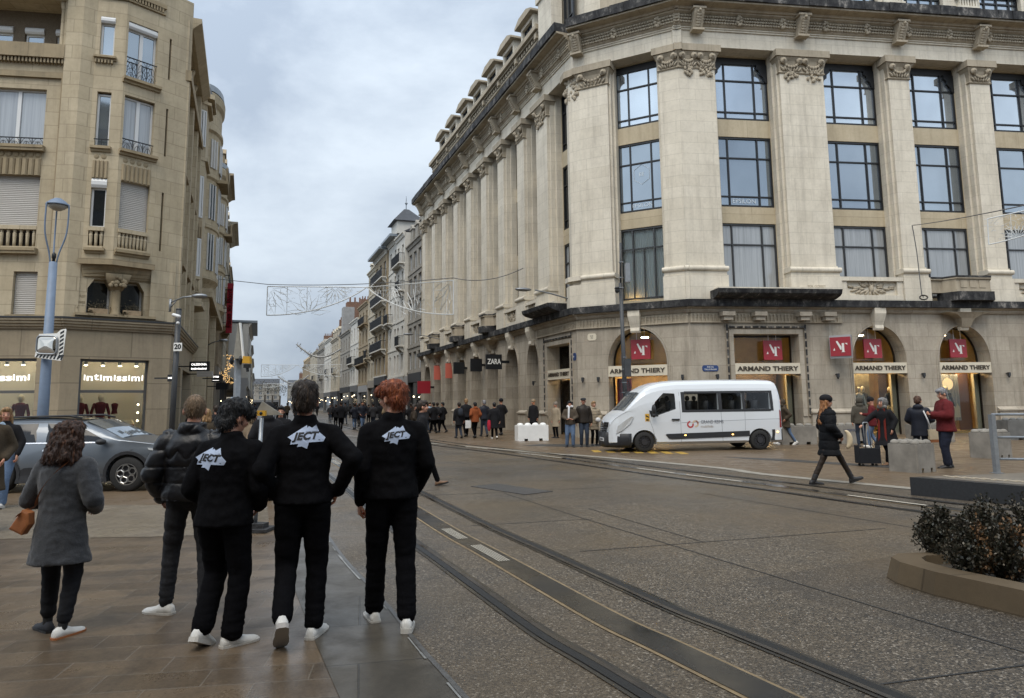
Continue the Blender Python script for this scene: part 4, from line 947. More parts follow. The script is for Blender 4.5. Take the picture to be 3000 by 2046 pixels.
for x in (1.15,2.05):
    e=empty('window_box',tuple(FE(x,.05,4.4)),'pale clay trough of dry trailing plants on the %s oriel sill'%('left' if x>2 else 'right'),'planter')
    m=MB(FE); m.ext([(-.09,4.41),(.09,4.41),(.12,4.55),(-.12,4.55)],x-.24,x+.24,'s'); m.build('trough',plain('pale clay',(.45,.34,.22),.7,.2,8,.1),e)
    m=MB(FE); rnd=random.Random(int(x*9))
    for k in range(240):
        c=(x+rnd.gauss(0,.17),rnd.gauss(.02,.07),4.56+abs(rnd.gauss(0,.09))) if k<150 else (x+(.24 if x<2 else .22)+rnd.gauss(0,.06),.12+rnd.gauss(0,.03),4.5-abs(rnd.gauss(0,.14)))
        a=rnd.uniform(0,6.3); l=.035; m.poly([(c[0]-l*math.cos(a),c[1]-.01,c[2]-l*math.sin(a)),(c[0]+.01,c[1]+.02,c[2]),(c[0]+l*math.cos(a),c[1]+.01,c[2]+l*math.sin(a)),(c[0]-.01,c[1]-.02,c[2]+.01)])
    m.build('plants',plain('dry plants',(.12,.10,.06),.8,.5,9,0),e,fixn=False)
# oriel corbel: fan from the chamfer up to the two oriel faces
def XY(F,s,o): v=F(s,o,0); return (v.x,v.y)
base=[XY(FE,2.5,.0),XY(FE,1.6,.05),XY(FE,.35,.0)]; topb=[P1,AP,PR]
C0=XY(FE,1.5,-1.2)
m=MB(); ring=lambda pts_,z:[(x,y,z) for x,y in pts_]+[(C0[0],C0[1],z)]
def lerp2(a,b_,t): return [(p[0]+(q[0]-p[0])*t,p[1]+(q[1]-p[1])*t) for p,q in zip(a,b_)]
m.grid([ring(lerp2(base,topb,t_),z) for t_,z in ((0,5.5),(.25,5.58),(.55,5.7),(.95,5.85))],True,True); lpart('corbel',L_CV,m)
ex=lambda k: [(P1[0]+(P1[0]-C0[0])*k,P1[1]+(P1[1]-C0[1])*k),(AP[0]+(AP[0]-C0[0])*k,AP[1]+(AP[1]-C0[1])*k),(PR[0]+(PR[0]-C0[0])*k,PR[1]+(PR[1]-C0[1])*k)]
m=MB(); m.ext(ex(.09)+[C0],5.85,6.02,'z'); lpart('balcony_slab',L_CV,m)
# oriel faces
o1=[(.12,.52,12.45,13.7),(.14,.53,9.5,11.25),(.14,.56,6.4,8.5)]
m=MB(FO1); wall(m,0,.8391,6.02,ZT,o1,0,.16); lpart('oriel_wall',L_ST,m)
o2=[(.06,.95,11.83,13.68),(.07,.97,9.5,11.25),(.1,.95,6.4,8.5)]
m=MB(FO2); wall(m,0,1.1314,6.02,ZT,o2,0,.2); lpart('oriel_wall',L_ST,m)
FR_=frame(PR[0],PR[1],Kc[0]-PR[0]+.0001,Kc[1]-PR[1],1); 
rd=Vector((Kc[0]+.10-PR[0],Kc[1]+.25-PR[1])); rl=rd.length; rd/=rl; FR_=frame(PR[0],PR[1],rd.x,rd.y,1)
m=MB(FR_); wall(m,0,rl,4.3,ZT,[(.2,.27,6.5,8.4),(.2,.27,9.6,11.2),(.2,.27,12.2,13.6)],0,.16); lpart('oriel_wall',L_ST,m)
lwin(FO1,.12,.52,12.45,13.7,-.16,split=False,shutbox=.2); lwin(FO1,.14,.53,9.5,11.2,-.16,split=False); lwin(FO1,.14,.56,7.0,8.5,-.16,split=False,shutbox=.28,glass=GL_DK)
lwin(FO2,.06,.95,11.83,13.68,-.2,shutbox=.22,glass=GL_MID); lwin(FO2,.07,.97,9.5,11.22,-.2,glass=GL_LACE); lwin(FO2,.1,.95,6.95,8.5,-.2,shut=1)
railing(FO2,.05,.97,11.83,12.5,-.02); railing(FO2,.06,.98,9.5,9.85,-.02); railing(FO1,.12,.55,9.5,9.75,-.02,False)
sill(FO1,.0,.62,12.38,.13,.12,True); sill(FO1,.06,.62,9.5,.13,.16); sill(FO2,-.03,1.1,11.8,.16,.17); sill(FO2,-.02,1.1,9.48,.16,.17)
flutes(FO1,.13,.57,8.52,9.05,-.04,4); flutes(FO2,.09,.96,8.52,9.02,-.04,7)
baluster(FO1,.14,.56,6.36,7.0,-.03,3); baluster(FO2,.1,.95,6.36,7.0,-.03,8); sill(FO1,.08,.62,6.34,.14,.15); sill(FO2,.02,1.02,6.34,.14,.16)
for F,L_ in ((FO1,.84),(FO2,1.13)):
    m=MB(F); m.box(-.02,L_+.02,-.2,.1,14.5,14.62); m.box(-.02,L_+.02,-.2,.06,14.3,14.36)
    x=.02
    while x<L_-.05: m.box(x,x+.05,0,.085,14.36,14.5); x+=.09
    lpart('dentil_band',L_CV,m)
# pier between left wall and oriel, and upper left wall
m=MB(); m.ext([XY(FD,.5,.0),XY(FD,.02,.03),P1,XY(FE,2.3,-.6),XY(FD,.5,-.9)],4.25,ZT,'z'); lpart('pier',L_ST,m)
lz=[(.86,1.5,4.3,5.6),(2.3,3.0,4.3,5.6),(.98,2.55,6.3,8.5),(3.6,5.2,6.3,8.5),(.98,2.55,9.4,11.2),(3.6,5.2,9.4,11.2)]
m=MB(FD); wall(m,.5,7,4.25,12.35,lz,-.14,.2); lpart('wall',L_ST,m)
m=MB(FD); wall(m,.5,7,12.35,14.2,[(.62,6.8,12.6,14.1)],-.14,1.2); lpart('wall',L_ST,m)
m=MB(FD); m.box(.5,7,-.14,.25,14.2,14.45); m.box(.5,7,-.14,.5,14.45,14.7); m.box(.5,7,-3,-.14,14.7,17); lpart('cornice',L_ST,m)
m=MB(FD); wall(m,.5,7,12.5,14.2,[(.66,1.2,12.62,13.55),(1.55,2.12,12.62,13.55),(2.45,3.0,12.62,13.55),(3.35,3.9,12.62,13.55)],-.95,.12); lpart('loggia_wall',plain('brown roughcast',(.15,.12,.085),.9,.3,30,.8),m)
for a in (.66,1.55,2.45,3.35): lwin(FD,a,a+.55,12.62,13.55,-1.07,split=False,shutbox=.2)
m=MB(FD); m.sm=True; m.lathe([(.1,0),(.07,.06),(.065,1.25),(.1,1.35),(.11,1.5)],(.72,-.28,12.6),10); lpart('colonnette',L_ST,m)
m=MB(FD); m.box(.5,7,-.14,.02,12.2,12.6); m.box(.5,7,-.14,.05,12.15,12.2); x=.52
while x<7: m.box(x,x+.05,-.14,.0,12.0,12.15); x+=.1
lpart('dentil_band',L_CV,m)
m=MB(FD); m.box(.5,7,-.14,-.06,11.55,11.72); m.box(.5,.56,-.14,-.06,6.0,11.55); lpart('string_course',L_CV,m)
lwin(FD,.98,2.55,9.4,11.2,-.34,glass=GL_LACE); railing(FD,.98,2.55,9.4,9.68,-.18); m=1
sill(FD,.9,2.62,9.4,.05,.17); sill(FD,.9,2.62,6.28,.06,.17)
lwin(FD,.98,2.55,6.95,8.5,-.34,shut=1); lwin(FD,3.6,5.2,6.95,8.5,-.34,shut=1); baluster(FD,.98,2.55,6.3,6.98,-.22,9)
flutes(FD,.98,2.55,8.5,9.0,-.16,9)
lwin(FD,.86,1.5,4.3,5.6,-.34,split=False,shut=1); lwin(FD,2.3,3.0,4.3,5.6,-.34,split=False,shut=1); sill(FD,.5,1.6,4.32,-.02,.1)
# street side of the corner building
hs=[(1.1,2.0,6.4,8.5),(1.1,2.0,9.5,11.2),(3.4,4.3,4.5,5.7),(3.4,4.3,6.4,8.5),(3.4,4.3,9.5,11.2),(5.4,6.2,6.4,8.5),(5.4,6.2,9.5,11.2),(5.4,6.2,4.5,5.7),(1.1,2.0,4.5,5.7)]
m=MB(FS); wall(m,.1,9.6,4.2,12.4,hs,0,.3); lpart('wall',L_ST,m)
for a,b_,z0,z1 in hs: lwin(FS,a,b_,z0,z1,-.3,glass=GL_DK)
for a,b_ in ((1.1,2.0),(3.4,4.3),(5.4,6.2)):
    sill(FS,a-.1,b_+.1,6.38,.18,.17); sill(FS,a-.1,b_+.1,9.48,.14,.17)
for s,w_ in ((.15,.5),(2.4,.35),(4.7,.35),(6.6,.3)):
    m=MB(FS); m.box(s,s+w_,0,.16,4.25,12.4); lpart('pier',L_ST,m)
m=MB(FS); m.box(.1,6.9,-1,.22,12.4,12.75); lpart('string_course',L_CV,m)
m=MB(FS); m.box(.1,.6,-1,.1,12.75,14.5); m.box(6.3,6.9,-1,.1,12.75,14.5); m.box(.6,6.3,-1,-.8,12.75,14.5); m.ext([(-1,14.5),(.15,14.5),(.42,14.75),(.42,14.9),(-1,14.9)],.6,6.9,'s'); lpart('loggia_wall',L_ST,m)
for s in (2.2,3.9,5.3):
    m=MB(FS); m.sm=True; m.lathe([(.11,0),(.08,.08),(.075,1.5),(.12,1.6),(.13,1.75)],(s,-.1,12.75),10); lpart('colonnette',L_ST,m)
# second oriel with slate turret
def o2f(e): return [XY(FS,6.95,0),XY(FS,7.2,.3+e),XY(FS,8.9,.3+e),XY(FS,9.5,0),XY(FS,9.5,-1),XY(FS,6.95,-1)]
m=MB(); m.ext(o2f(0),5.9,14.8,'z'); m.ext(o2f(.14),5.75,5.95,'z'); m.ext(o2f(.16),14.5,14.62,'z'); m.ext(o2f(.28),14.8,15.0,'z'); m.ext(o2f(.12),12.0,12.15,'z'); lpart('oriel',L_ST,m)
m=MB(); m.grid([[(x,y,z) for x,y in lerp2(o2f(.2),[XY(FS,8.2,-.5)]*6,k)] for k,z in ((0,15.0),(.55,16.6),(.97,17.9))],True,True); lpart('turret_roof',M_ROOF,m)
F7=frame(*XY(FS,6.95,0),*[c/ .39 for c in (XY(FS,7.2,.3)[0]-XY(FS,6.95,0)[0],XY(FS,7.2,.3)[1]-XY(FS,6.95,0)[1])],1)
for z0,z1 in ((12.6,14.2),(9.5,11.3),(7.0,8.6)): lwin(F7,.06,.34,z0,z1,.004,glass=GL_DK)
baluster(F7,.05,.36,6.3,6.98,.02,3); flutes(F7,.05,.36,8.62,9.1,0,3)
m=MB(FS); m.ext([(-8,14.7),(-1,14.9),(-3.5,16.6),(-8,16.8)],.3,9.5,'s'); lpart('roof',M_ROOF,m)
m=MB(); m.ext([XY(FD,7,-1.8),XY(FD,.5,-1.8),XY(FE,1.5,-1.5),XY(FS,.3,-1.2),XY(FS,9.5,-.5),XY(FS,9.5,-9),XY(FD,7,-9)],3.95,14.6,'z'); lpart('core',M_DARKIN,m)
for F,L_ in ((FO1,.84),(FO2,1.13)):
    m=MB(F); m.box(-.02,L_+.02,-.6,.12,15.2,15.5); m.box(0,L_,-.6,-.02,15.5,16.5); lpart('parapet',L_ST,m)
# ------------------------------------------------------------------ generic street houses
M_SL=plain('dark slate',(.045,.048,.055),.6,.35,2,.3); M_ZINC=plain('zinc roof',(.20,.23,.26),.4,.15,.8,.05)
SHOPC=[(.03,.03,.032),(.12,.12,.12),(.25,.22,.18),(.05,.04,.03),(.3,.3,.3)]
SH=[principled('shop front %s'%n,c,.5) for n,c in zip(('black','grey','sand','brown','pale'),SHOPC)]
def house(F,s0,s1,h,cols,floors,mat,label,roof='mansard',dep=9,o=0,balc=(),gf=4.0,ww=.95,shutters=False,shop=0,rh=2.4,chim=0,name='town_house',bmat=None,trim=None,top=.5,cat='building',glass=None,lights=True,cornice=.3):
    p0=F(s0,o,0); e=empty(name,(p0.x,p0.y,0),label,cat)
    fh=(h-gf-top)/floors; cw=(s1-s0)/cols; holes=[]
    for fl in range(floors):
        for c in range(cols):
            x=s0+cw*(c+.5); z=gf+fh*fl+.35; holes.append((x-ww/2,x+ww/2,z,z+fh*.68,fl,c))
    m=MB(F); wall(m,s0,s1,gf,h,[q[:4] for q in holes],o,.22); m.box(s0,s1,o-dep,o-.6,gf,h)
    m.poly([(s0,o,gf),(s0,o-.7,gf),(s0,o-.7,h),(s0,o,h)]); m.poly([(s1,o,gf),(s1,o-.7,gf),(s1,o-.7,h),(s1,o,h)]); m.build('wall',mat,e)
    fm=M_PVC
    for a,b_,z0,z1,fl,c in holes:
        g=MB(F); g.m=0; g.box(a,a+.06,o-.22,o-.16,z0,z1); g.box(b_-.06,b_,o-.22,o-.16,z0,z1); g.box((a+b_)/2-.04,(a+b_)/2+.04,o-.22,o-.15,z0,z1); g.box(a+.06,b_-.06,o-.22,o-.16,z1-.06,z1); g.m=1; g.box(a+.01,b_-.01,o-.25,o-.2,z0,z1)
        if shutters: g.m=2; g.box(a-.35,a-.02,o,o+.05,z0,z1); g.box(b_+.02,b_+.35,o,o+.05,z0,z1)
        w_=g.build('window',[fm,glass or GL_MID,M_SHUT],e)
    t=MB(F); tm=trim or mat
    for fl in range(floors): t.box(s0,s1,o-.05,o+.07,gf+fh*fl-.02,gf+fh*fl+.13)
    t.ext([(o-.05,h-.35),(o+.1,h-.35),(o+cornice*.6,h-.12),(o+cornice,h-.05),(o+cornice,h+.08),(o-.05,h+.08)],s0,s1,'s')
    t.build('cornice',tm,e)
    for fl,c0,c1 in balc:
        z=gf+fh*fl+.12; a=s0+cw*c0+.1; b_=s0+cw*c1-.1; q=MB(F); q.box(a,b_,o,o+.6,z,z+.13)
        for k in (a+.2,b_-.35): q.ext([(o,z),(o+.5,z),(o+.4,z-.25),(o,z-.55)],k,k+.15,'s')
        q=q.build('balcony',tm,e); r=MB(F); r.box(a,b_,o+.55,o+.59,z+1.0,z+1.05); x=a
        while x<b_: r.box(x,x+.025,o+.56,o+.58,z+.13,z+1.0); x+=.11
        for sx in (a,b_-.03):
            y=o
            while y<o+.56: r.box(sx,sx+.025,y,y+.02,z+.13,z+1.0); y+=.13
            r.box(sx,sx+.03,o,o+.55,z+1.0,z+1.05)
        r.build('railing',bmat or M_IRON,q)
    # ground floor shop
    g=MB(F); g.box(s0,s0+.3,o-1,o,0,gf); g.box(s1-.3,s1,o-1,o,0,gf); g.box(s0+.3,s1-.3,o-1,o+.06,gf-.85,gf-.02); g.box(s0+.3,s1-.3,o-1,o-.02,0,.4); g.build('shop_front',SH[shop],e)
    g=MB(F); g.box(s0+.3,s1-.3,o-.3,o-.25,.4,gf-.85); pn=g.build('shop_window',GL_DK,e)
    if lights:
        l=MB(F); rr=random.Random(int(s0*7)); k=s0+rr.uniform(.6,2)
        while k<s1-.6: zz=rr.uniform(1.9,2.9); l.box(k,k+rr.uniform(.06,.3),o-.24,o-.2,zz,zz+rr.uniform(.05,.16)); k+=rr.uniform(1.2,4)
        l.build('shop_light',M_WARM,e)
    if roof=='mansard':
        r=MB(F); r.ext([(o,h+.08),(o-.9,h+rh*.9),(o-dep*.6,h+rh),(o-dep,h+.08)],s0,s1,'s'); rf=r.build('roof',M_SL,e)
        for c in range(cols):
            x=s0+cw*(c+.5); d=MB(F); d.box(x-.55,x+.55,o-1.2,o-.12,h+.1,h+rh*.62); d.ext([(x-.7,h+rh*.62),(x+.7,h+rh*.62),(x,h+rh*.82)],o-1.3,o-.02); d=d.build('dormer',tm,rf)
    elif roof=='pitch':
        r=MB(F); r.ext([(o+.15,h+.08),(o-dep*.5,h+rh),(o-dep,h+.08)],s0,s1,'s'); rf=r.build('roof',M_SL,e)
    elif roof=='flat':
        r=MB(F); r.box(s0-.1,s1+.1,o-dep,o+.9,h+.1,h+.35); rf=r.build('roof',M_ZINC,e)
    for k in range(chim):
        c=MB(F); x=s0+(s1-s0)*(k+.15)/max(1,chim)+.3; c.box(x,x+.7,o-3.4,o-1.6,h,h+rh+1.2)
        for q in range(4): c.lathe([(.1,0),(.08,.5)],(x+.35,o-1.9-.4*q,h+rh+1.2),8)
        c.build('chimney',plain('chimney brick',(.16,.09,.06),.9,.3,6,.3),rf)
    return e
ST_A=stone('cream house stone',(.46,.41,.32),(.51,.46,.36),bw=1,bh=.45,dirtamt=.6,streak=.5)
ST_B=stone('grey house stone',(.30,.28,.245),(.34,.32,.28),bw=1,bh=.45,dirtamt=.6,streak=.6)
ST_C=stone('brown house stone',(.33,.26,.17),(.37,.30,.20),bw=1,bh=.45,dirtamt=.6,streak=.5)
ST_D=plain('pale render',(.55,.53,.48),.85,.15,1.2,.1); ST_E=plain('grey render',(.27,.265,.255),.85,.2,1.5,.1)
# right row, beyond the store
house(FA,31.1,36.9,16.6,3,5,ST_B,'grey concrete fronted house with dark slate roof, right beside the pilaster store','mansard',o=-.1,gf=4.4,shop=0,chim=1,rh=2.6,ww=1.2)
house(FA,36.9,41.0,18.2,2,5,ST_D,'cream art nouveau house with iron balconies and oval window, second beyond the store','pitch',o=.25,gf=4.2,balc=((1,0,1),(3,0,1),(4,0,2)),shop=4,rh=2.6,ww=.8)
m=MB(FA); 
house(FA,41.0,46.0,18.6,2,5,ST_D,'cream art nouveau house wing with turret and pointed finial','flat',o=.1,gf=4.2,balc=((2,1,2),),shop=4,ww=.8)
tu=empty('roof_turret',tuple(FA(41.5,.1,18.9)),'small cream belvedere turret with slate cap and finial over the art nouveau house','turret')
m=MB(FA); m.box(40.6,43.6,-2.4,.3,18.96,20.3); m.build('wall',ST_D,tu); m=MB(FA); m.grid([[(40.3,-2.7,20.3),(40.3,.7,20.3),(43.9,.7,20.3),(43.9,-2.7,20.3)],[(41.9,-1.2,21.9),(41.9,-.7,21.9),(42.3,-.7,21.9),(42.3,-1.2,21.9)]],True,True); m.build('roof',M_SL,tu)
m=MB(FA); m.lathe([(.06,0),(.05,.5),(.16,.7),(.05,.9),(.02,1.5)],(42.1,-.95,21.9),8); m.build('finial',M_ZINC,tu)
house(FA,46.0,53.5,18.3,3,5,ST_C,'tall brown and white block with long dark balconies, beyond the art nouveau house','flat',o=.3,gf=4.6,balc=((1,0,3),(2,0,3),(3,0,3),(4,0,3)),shop=0,ww=1.3,trim=ST_D,bmat=M_FRB)
house(FA,53.5,60,18.0,3,5,ST_A,'cream stone house with dark balconies, past the long balcony block','mansard',gf=4.4,balc=((1,0,1),(1,2,3)),shop=2,chim=1,rh=1.6)
house(FA,60,68,14.6,3,4,ST_C,'lower ochre house with gable roof and wooden bay, middle of the right row','pitch',gf=4.0,balc=((1,0,3),(3,0,2)),shop=4,chim=2,rh=2.2)
house(FA,68,76,13.4,3,3,ST_D,'white rendered house with black balcony, right row before the tall chimney gable','pitch',gf=4.2,balc=((1,1,3),),shop=1,chim=1)
house(FA,76,88,12.6,4,3,ST_B,'grey house with steep slate roof under the tall chimney gable','pitch',gf=4.2,shop=0,rh=3.6,chim=2)
gb=empty('chimney_gable',tuple(FA(88,0,0)),'tall pale party wall gable topped with a row of chimney pots','building')
m=MB(FA); m.box(88.02,90.5,-8,-.4,0,17.6); m.build('wall',ST_E,gb); m=MB(FA); m.box(88.3,90.2,-7.5,-1.0,17.6,18.5)
for q in range(7): m.lathe([(.16,0),(.13,.9)],(89.2,-1.6-.8*q,18.5),8)
m.build('chimney',MATS['chimney brick'],gb)
for k,(a,b_,h,c,mt,rf,lb) in enumerate(((90.5,101,12.8,4,ST_A,'mansard','narrow fronted cream house just past the chimney gable'),(101,113,13.6,4,ST_D,'pitch','white gabled house in the far right row, two past the gable'),(113,128,12.6,5,ST_B,'mansard','grey mansard house far down the right row'),(128,146,13.2,5,ST_A,'pitch','long cream house far down the right row'),(146,170,11.5,6,ST_C,'mansard','brown house near the far end of the right row'),(170,200,8.6,7,ST_A,'pitch','low cream house at the far end of the right row'),(200,240,8.0,8,ST_B,'pitch','low grey house closing the far right row'))):
    house(FA,a,b_,h,c,3,mt,lb,rf,gf=3.8,shop=k%5,chim=1,balc=((1,1,2),) if k<4 else (),ww=1.0)
# left row, beyond the corner building: pale house with two bow towers over carved arches
bw=empty('bow_fronted_house',tuple(FS(9.6,0,0)),'yellow stone house with two round bow towers above deep carved arches, left row','building')
hb=[]
for c in range(8):
    for z0,z1 in ((7.6,9.6),(10.4,12.2),(13,14.6)): hb.append((10.4+c*2.6,11.3+c*2.6,z0,z1))
m=MB(FS); wall(m,9.6,31,0,16.2,[q for q in hb if q[1]<31]+[(10.6,16.2,0,6.3),(18.4,24.2,0,6.3)],0,.4); m.box(9.6,31,-9,-.6,6.5,16.2); m.build('wall',L_ST,bw)
for a,b_,z0,z1 in hb:
    g=MB(FS); g.m=0; g.box(a,a+.07,-.4,-.3,z0,z1); g.box(b_-.07,b_,-.4,-.3,z0,z1); g.m=1; g.box(a,b_,-.43,-.38,z0,z1); g.build('window',[M_PVC,GL_DK],bw)
for s in (12.2,23.6):
    rr=1.45; 
    def ring2(r,z,n=14,s=s): return [tuple(Vector(FS(s-r*1.15*math.cos(PI*i/(n-1)),.72*r/1.45*math.sin(PI*i/(n-1)),z))) for i in range(n)]+[tuple(FS(s+r*1.15,-.8,z)),tuple(FS(s-r*1.15,-.8,z))]
    m=MB(); m.grid([ring2(r,z) for r,z in ((.35,6.6),(.9,6.9),(1.3,7.3),(1.62,7.5),(1.62,7.7),(1.45,7.72),(1.45,9.9),(1.55,9.95),(1.55,10.1),(1.45,10.15),(1.45,12.3),(1.6,12.4),(1.6,12.6),(1.42,12.65),(1.42,14.6),(1.58,14.7),(1.58,14.85),(1.4,14.9),(1.4,15.9),(1.62,16.1),(1.66,16.5),(1.5,16.6))],True,True); tw=m.build('bow_tower',L_ST,bw)
    for z0,z1 in ((7.95,9.7),(10.4,12.1),(12.9,14.3)):
        for an in (38,80,125):
            a0=R(an-12);a1=R(an+12); q0=FS(s-rr*1.15*math.cos(a0),.735*math.sin(a0),0); q1=FS(s-rr*1.15*math.cos(a1),.735*math.sin(a1),0); d=(q1-q0); L_=d.length; d/=L_; Fw=frame(q0.x,q0.y,d.x,d.y,1)
            g=MB(Fw); g.m=0; g.box(0,.06,.0,.05,z0,z1); g.box(L_-.06,L_,.0,.05,z0,z1); g.box(L_/2-.03,L_/2+.03,0,.05,z0,z1); g.m=1; g.box(.02,L_-.02,-.02,.03,z0,z1); g.build('window',[M_PVC,GL_MID if z0<12 else M_SHUT],tw)
    m=MB(); m.grid([ring2(1.6,16.6),ring2(1.5,16.95)],True,True); m.build('zinc_cap',M_ZINC,tw)
    m=MB(FS); m.box(s-1.0,s+1.0,.55,1.1,12.3,12.45)
    for q in range(9): m.box(s-1+.24*q,s-.93+.24*q,1.02,1.08,12.45,13.0)
    m.box(s-1.0,s+1.0,1.0,1.1,13.0,13.08); m.build('balcony',L_CV,tw)
for a,b_ in ((10.6,16.2),(18.4,24.2)):
    m=MB(FS); arch_cells(m,a,b_,3.6,6.2,6.5,.35,1.1); m.build('carved_arch',L_CV,bw); m=MB(FS); m.box(a,b_,-1.1,-1.0,0,6.4); m.build('shop_front',GL_DK,bw)
    m=MB(FS); m.sm=True
    for k in range(40): m.ell((a+.8+random.random()*(b_-a-1.6),-.1,4.4+random.random()*1.4),(.3,.1,.2),6,4)
    m.build('relief',L_CV,bw)
    m=MB(FS); m.box(a-.9,a,0,.55,0,6.9); m.box(a-1,b_+.9,0,.7,6.5,6.9); m.build('pier',L_ST,bw)
m=MB(FS); m.ext([(.2,16.2),(-1,18.4),(-8,18.6),(-8,16.2)],9.6,31,'s'); m.build('roof',M_SL,bw)
house(FS,31,38,19.0,3,5,ST_C,'brown stone house with black iron balconies and blue mansard, behind the red banner','mansard',gf=4.5,balc=((1,0,3),(2,0,3)),shop=2,chim=1,rh=2.8,o=.25,cornice=.6)
house(FS,38,47,17.0,3,4,ST_A,'cream house with deep cornice, past the balconied brown house on the left','mansard',gf=4.5,shop=0,o=.35,rh=2.5,cornice=.8)
house(FS,47,58,14.8,4,4,ST_C,'ochre house with dark roof before the white roofed shop, left row','mansard',gf=4.4,shop=3,o=.3,rh=2.2)
Lf=FS(58,2.3,0); FS2=frame(Lf.x,Lf.y,*dd_(-19.9),1)
house(FS2,0,16,10.6,4,2,plain('pale cladding',(.50,.48,.44),.6,.1,1,.05),'modern grey clad shop with a wide flat white roof, left row','flat',gf=4.6,shop=4,o=0,ww=1.6)
for k,(a,b_,h,c,mt,lb) in enumerate(((16,30,11.5,4,ST_D,'plain white terraced house past the flat roofed shop'),(30,48,10.5,5,ST_B,'grey terraced house farther down the left row'),(48,75,9.6,7,ST_A,'cream terraced house near the far end of the left row'),(75,120,8.2,9,ST_E,'low grey terrace closing the left row'))):
    house(FS2,a,b_,h,c,2,mt,lb,'pitch',gf=3.8,shop=k,rh=2.2)
# trees and buildings closing the street in the distance
M_BARK=plain('bark',(.06,.05,.04),.9,.3,4,.3); M_LEAF=principled('sparse winter crown',(.07,.065,.05),.9)
far=Vector((-.3445,.9388,0))
rt=random.Random(11)
for i in range(8):
    d=255+i%3*14; c=Vector((0,0,0))+Vector((math.sin(R(-19.4+i*.55)),math.cos(R(-19.4+i*.55)),0))*d
    if i==3 or i==4: continue
    e=empty('street_tree',(c.x,c.y,0),('bare brown tree at the left end of the street','thin bare tree in the far left clump','third bare tree of the far left clump','','','bare tree right of the distant white facade','wide bare tree in the far right clump','last bare tree at the right edge of the far clump')[i],'tree','trees closing the street')
    m=MB(); m.tube([(c.x,c.y,0),(c.x,c.y,5)],.3,6); m.build('trunk',M_BARK,e)
    m=MB()
    for k in range(420):
        a=rt.uniform(0,6.28); r=rt.random()**.5*4.6; z=8+rt.gauss(0,1.3)-r*.25; p=Vector((c.x+r*math.cos(a),c.y+r*math.sin(a),z)); u=Vector((rt.uniform(-1,1),rt.uniform(-1,1),rt.uniform(-.4,1)))*.5; v=Vector((rt.uniform(-1,1),rt.uniform(-1,1),rt.uniform(-1,1)))*.28
        m.poly([p,p+u,p+u+v])
    m.build('crown',M_LEAF,e,fixn=False)
Fx=frame(-105,272,math.cos(R(18)),math.sin(R(18)),1)
house(Fx,0,14,9.5,5,3,ST_B,'pale facade closing the far end of the street','pitch',gf=3.5,shop=1,lights=False,name='distant_building')
house(Fx,17,38,9,7,2,ST_B,'grey facade beside the pale one at the far end of the street','pitch',gf=3.5,shop=1,lights=False,name='distant_building')
house(Fx,-20,-2,8.5,7,2,ST_A,'cream facade left of the pale one at the far end of the street','pitch',gf=3.5,shop=1,lights=False,name='distant_building')

# buildings behind the viewer, seen only as reflections in the tall windows
FBk=frame(34,-17,-.985,.17,1)
for a,b_,h,c,mt,lb in ((0,13,19,4,ST_A,'cream house across the square behind the viewer, rightmost'),(13,27,21,5,ST_C,'brown stone house across the square behind the viewer, second from right'),(27,40,18,4,ST_D,'pale house across the square behind the viewer, middle'),(40,56,20,5,ST_A,'stone house across the square behind the viewer, leftmost')):
    house(FBk,a,b_,h,c,4,mt,lb,'mansard',gf=4.2,chim=2,shop=2,lights=False,rh=3)
# ------------------------------------------------------------------ vehicles
def lin(tab,x):
    if x<=tab[0][0]: return tab[0][1]
    for (a,va),(b,vb) in zip(tab,tab[1:]):
        if x<=b: return va+(vb-va)*(x-a)/(b-a)
    return tab[-1][1]
def boolean(o, cutters):
    for c in cutters:
        md=o.modifiers.new('b','BOOLEAN'); md.operation='DIFFERENCE'; md.solver='EXACT'; md.object=c
    dg=bpy.context.evaluated_depsgraph_get(); me=bpy.data.meshes.new_from_object(o.evaluated_get(dg)); o.modifiers.clear(); o.data=me
    for c in cutters: bpy.data.objects.remove(c)
def cutbox(F,x0,x1,y0,y1,z0,z1): m=MB(F); m.box(x0,x1,y0,y1,z0,z1); return m.build('cut',M_FRB)
def cutpoly(F,pts_,y0,y1): m=MB(F); m.ext(pts_,y0,y1); return m.build('cut',M_FRB)
def cutcyl(F,x,z,r,y0,y1):
    m=MB(F); m.ext([(x+r*math.cos(2*PI*i/28),z+r*math.sin(2*PI*i/28)) for i in range(28)],y0,y1); return m.build('cut',M_FRB)
M_VW=principled('white van paint',(.62,.65,.68),.25,coat=.5); M_BLKP=plain('black plastic',(.022,.023,.026),.55,.2,30,.1); M_TYRE=plain('tyre rubber',(.018,.018,.018),.8,.3,40,.2)
M_HUB=principled('dark wheel hub',(.05,.05,.055),.4,.5); M_CHR=principled('chrome',(.6,.6,.62),.15,1); M_HL=principled('headlight glass',(.85,.88,.9),.12,.6,coat=1)
M_AMB=principled('amber side light',(.9,.4,.05),emit=(1,.55,.15),es=6); M_TINT=bpy.data.materials.new('tinted glass'); M_TINT.use_nodes=True
tt=M_TINT.node_tree; tt.nodes.clear(); oo=tt.nodes.new('ShaderNodeOutputMaterial'); ms=tt.nodes.new('ShaderNodeMixShader'); fr=tt.nodes.new('ShaderNodeFresnel'); fr.inputs[0].default_value=1.45
tr=tt.nodes.new('ShaderNodeBsdfTransparent'); tr.inputs[0].default_value=(.78,.80,.80,1); gs=tt.nodes.new('ShaderNodeBsdfGlossy'); gs.inputs['Roughness'].default_value=.03
tt.links.new(fr.outputs[0],ms.inputs[0]); tt.links.new(tr.outputs[0],ms.inputs[1]); tt.links.new(gs.outputs[0],ms.inputs[2]); tt.links.new(ms.outputs[0],oo.inputs[0])
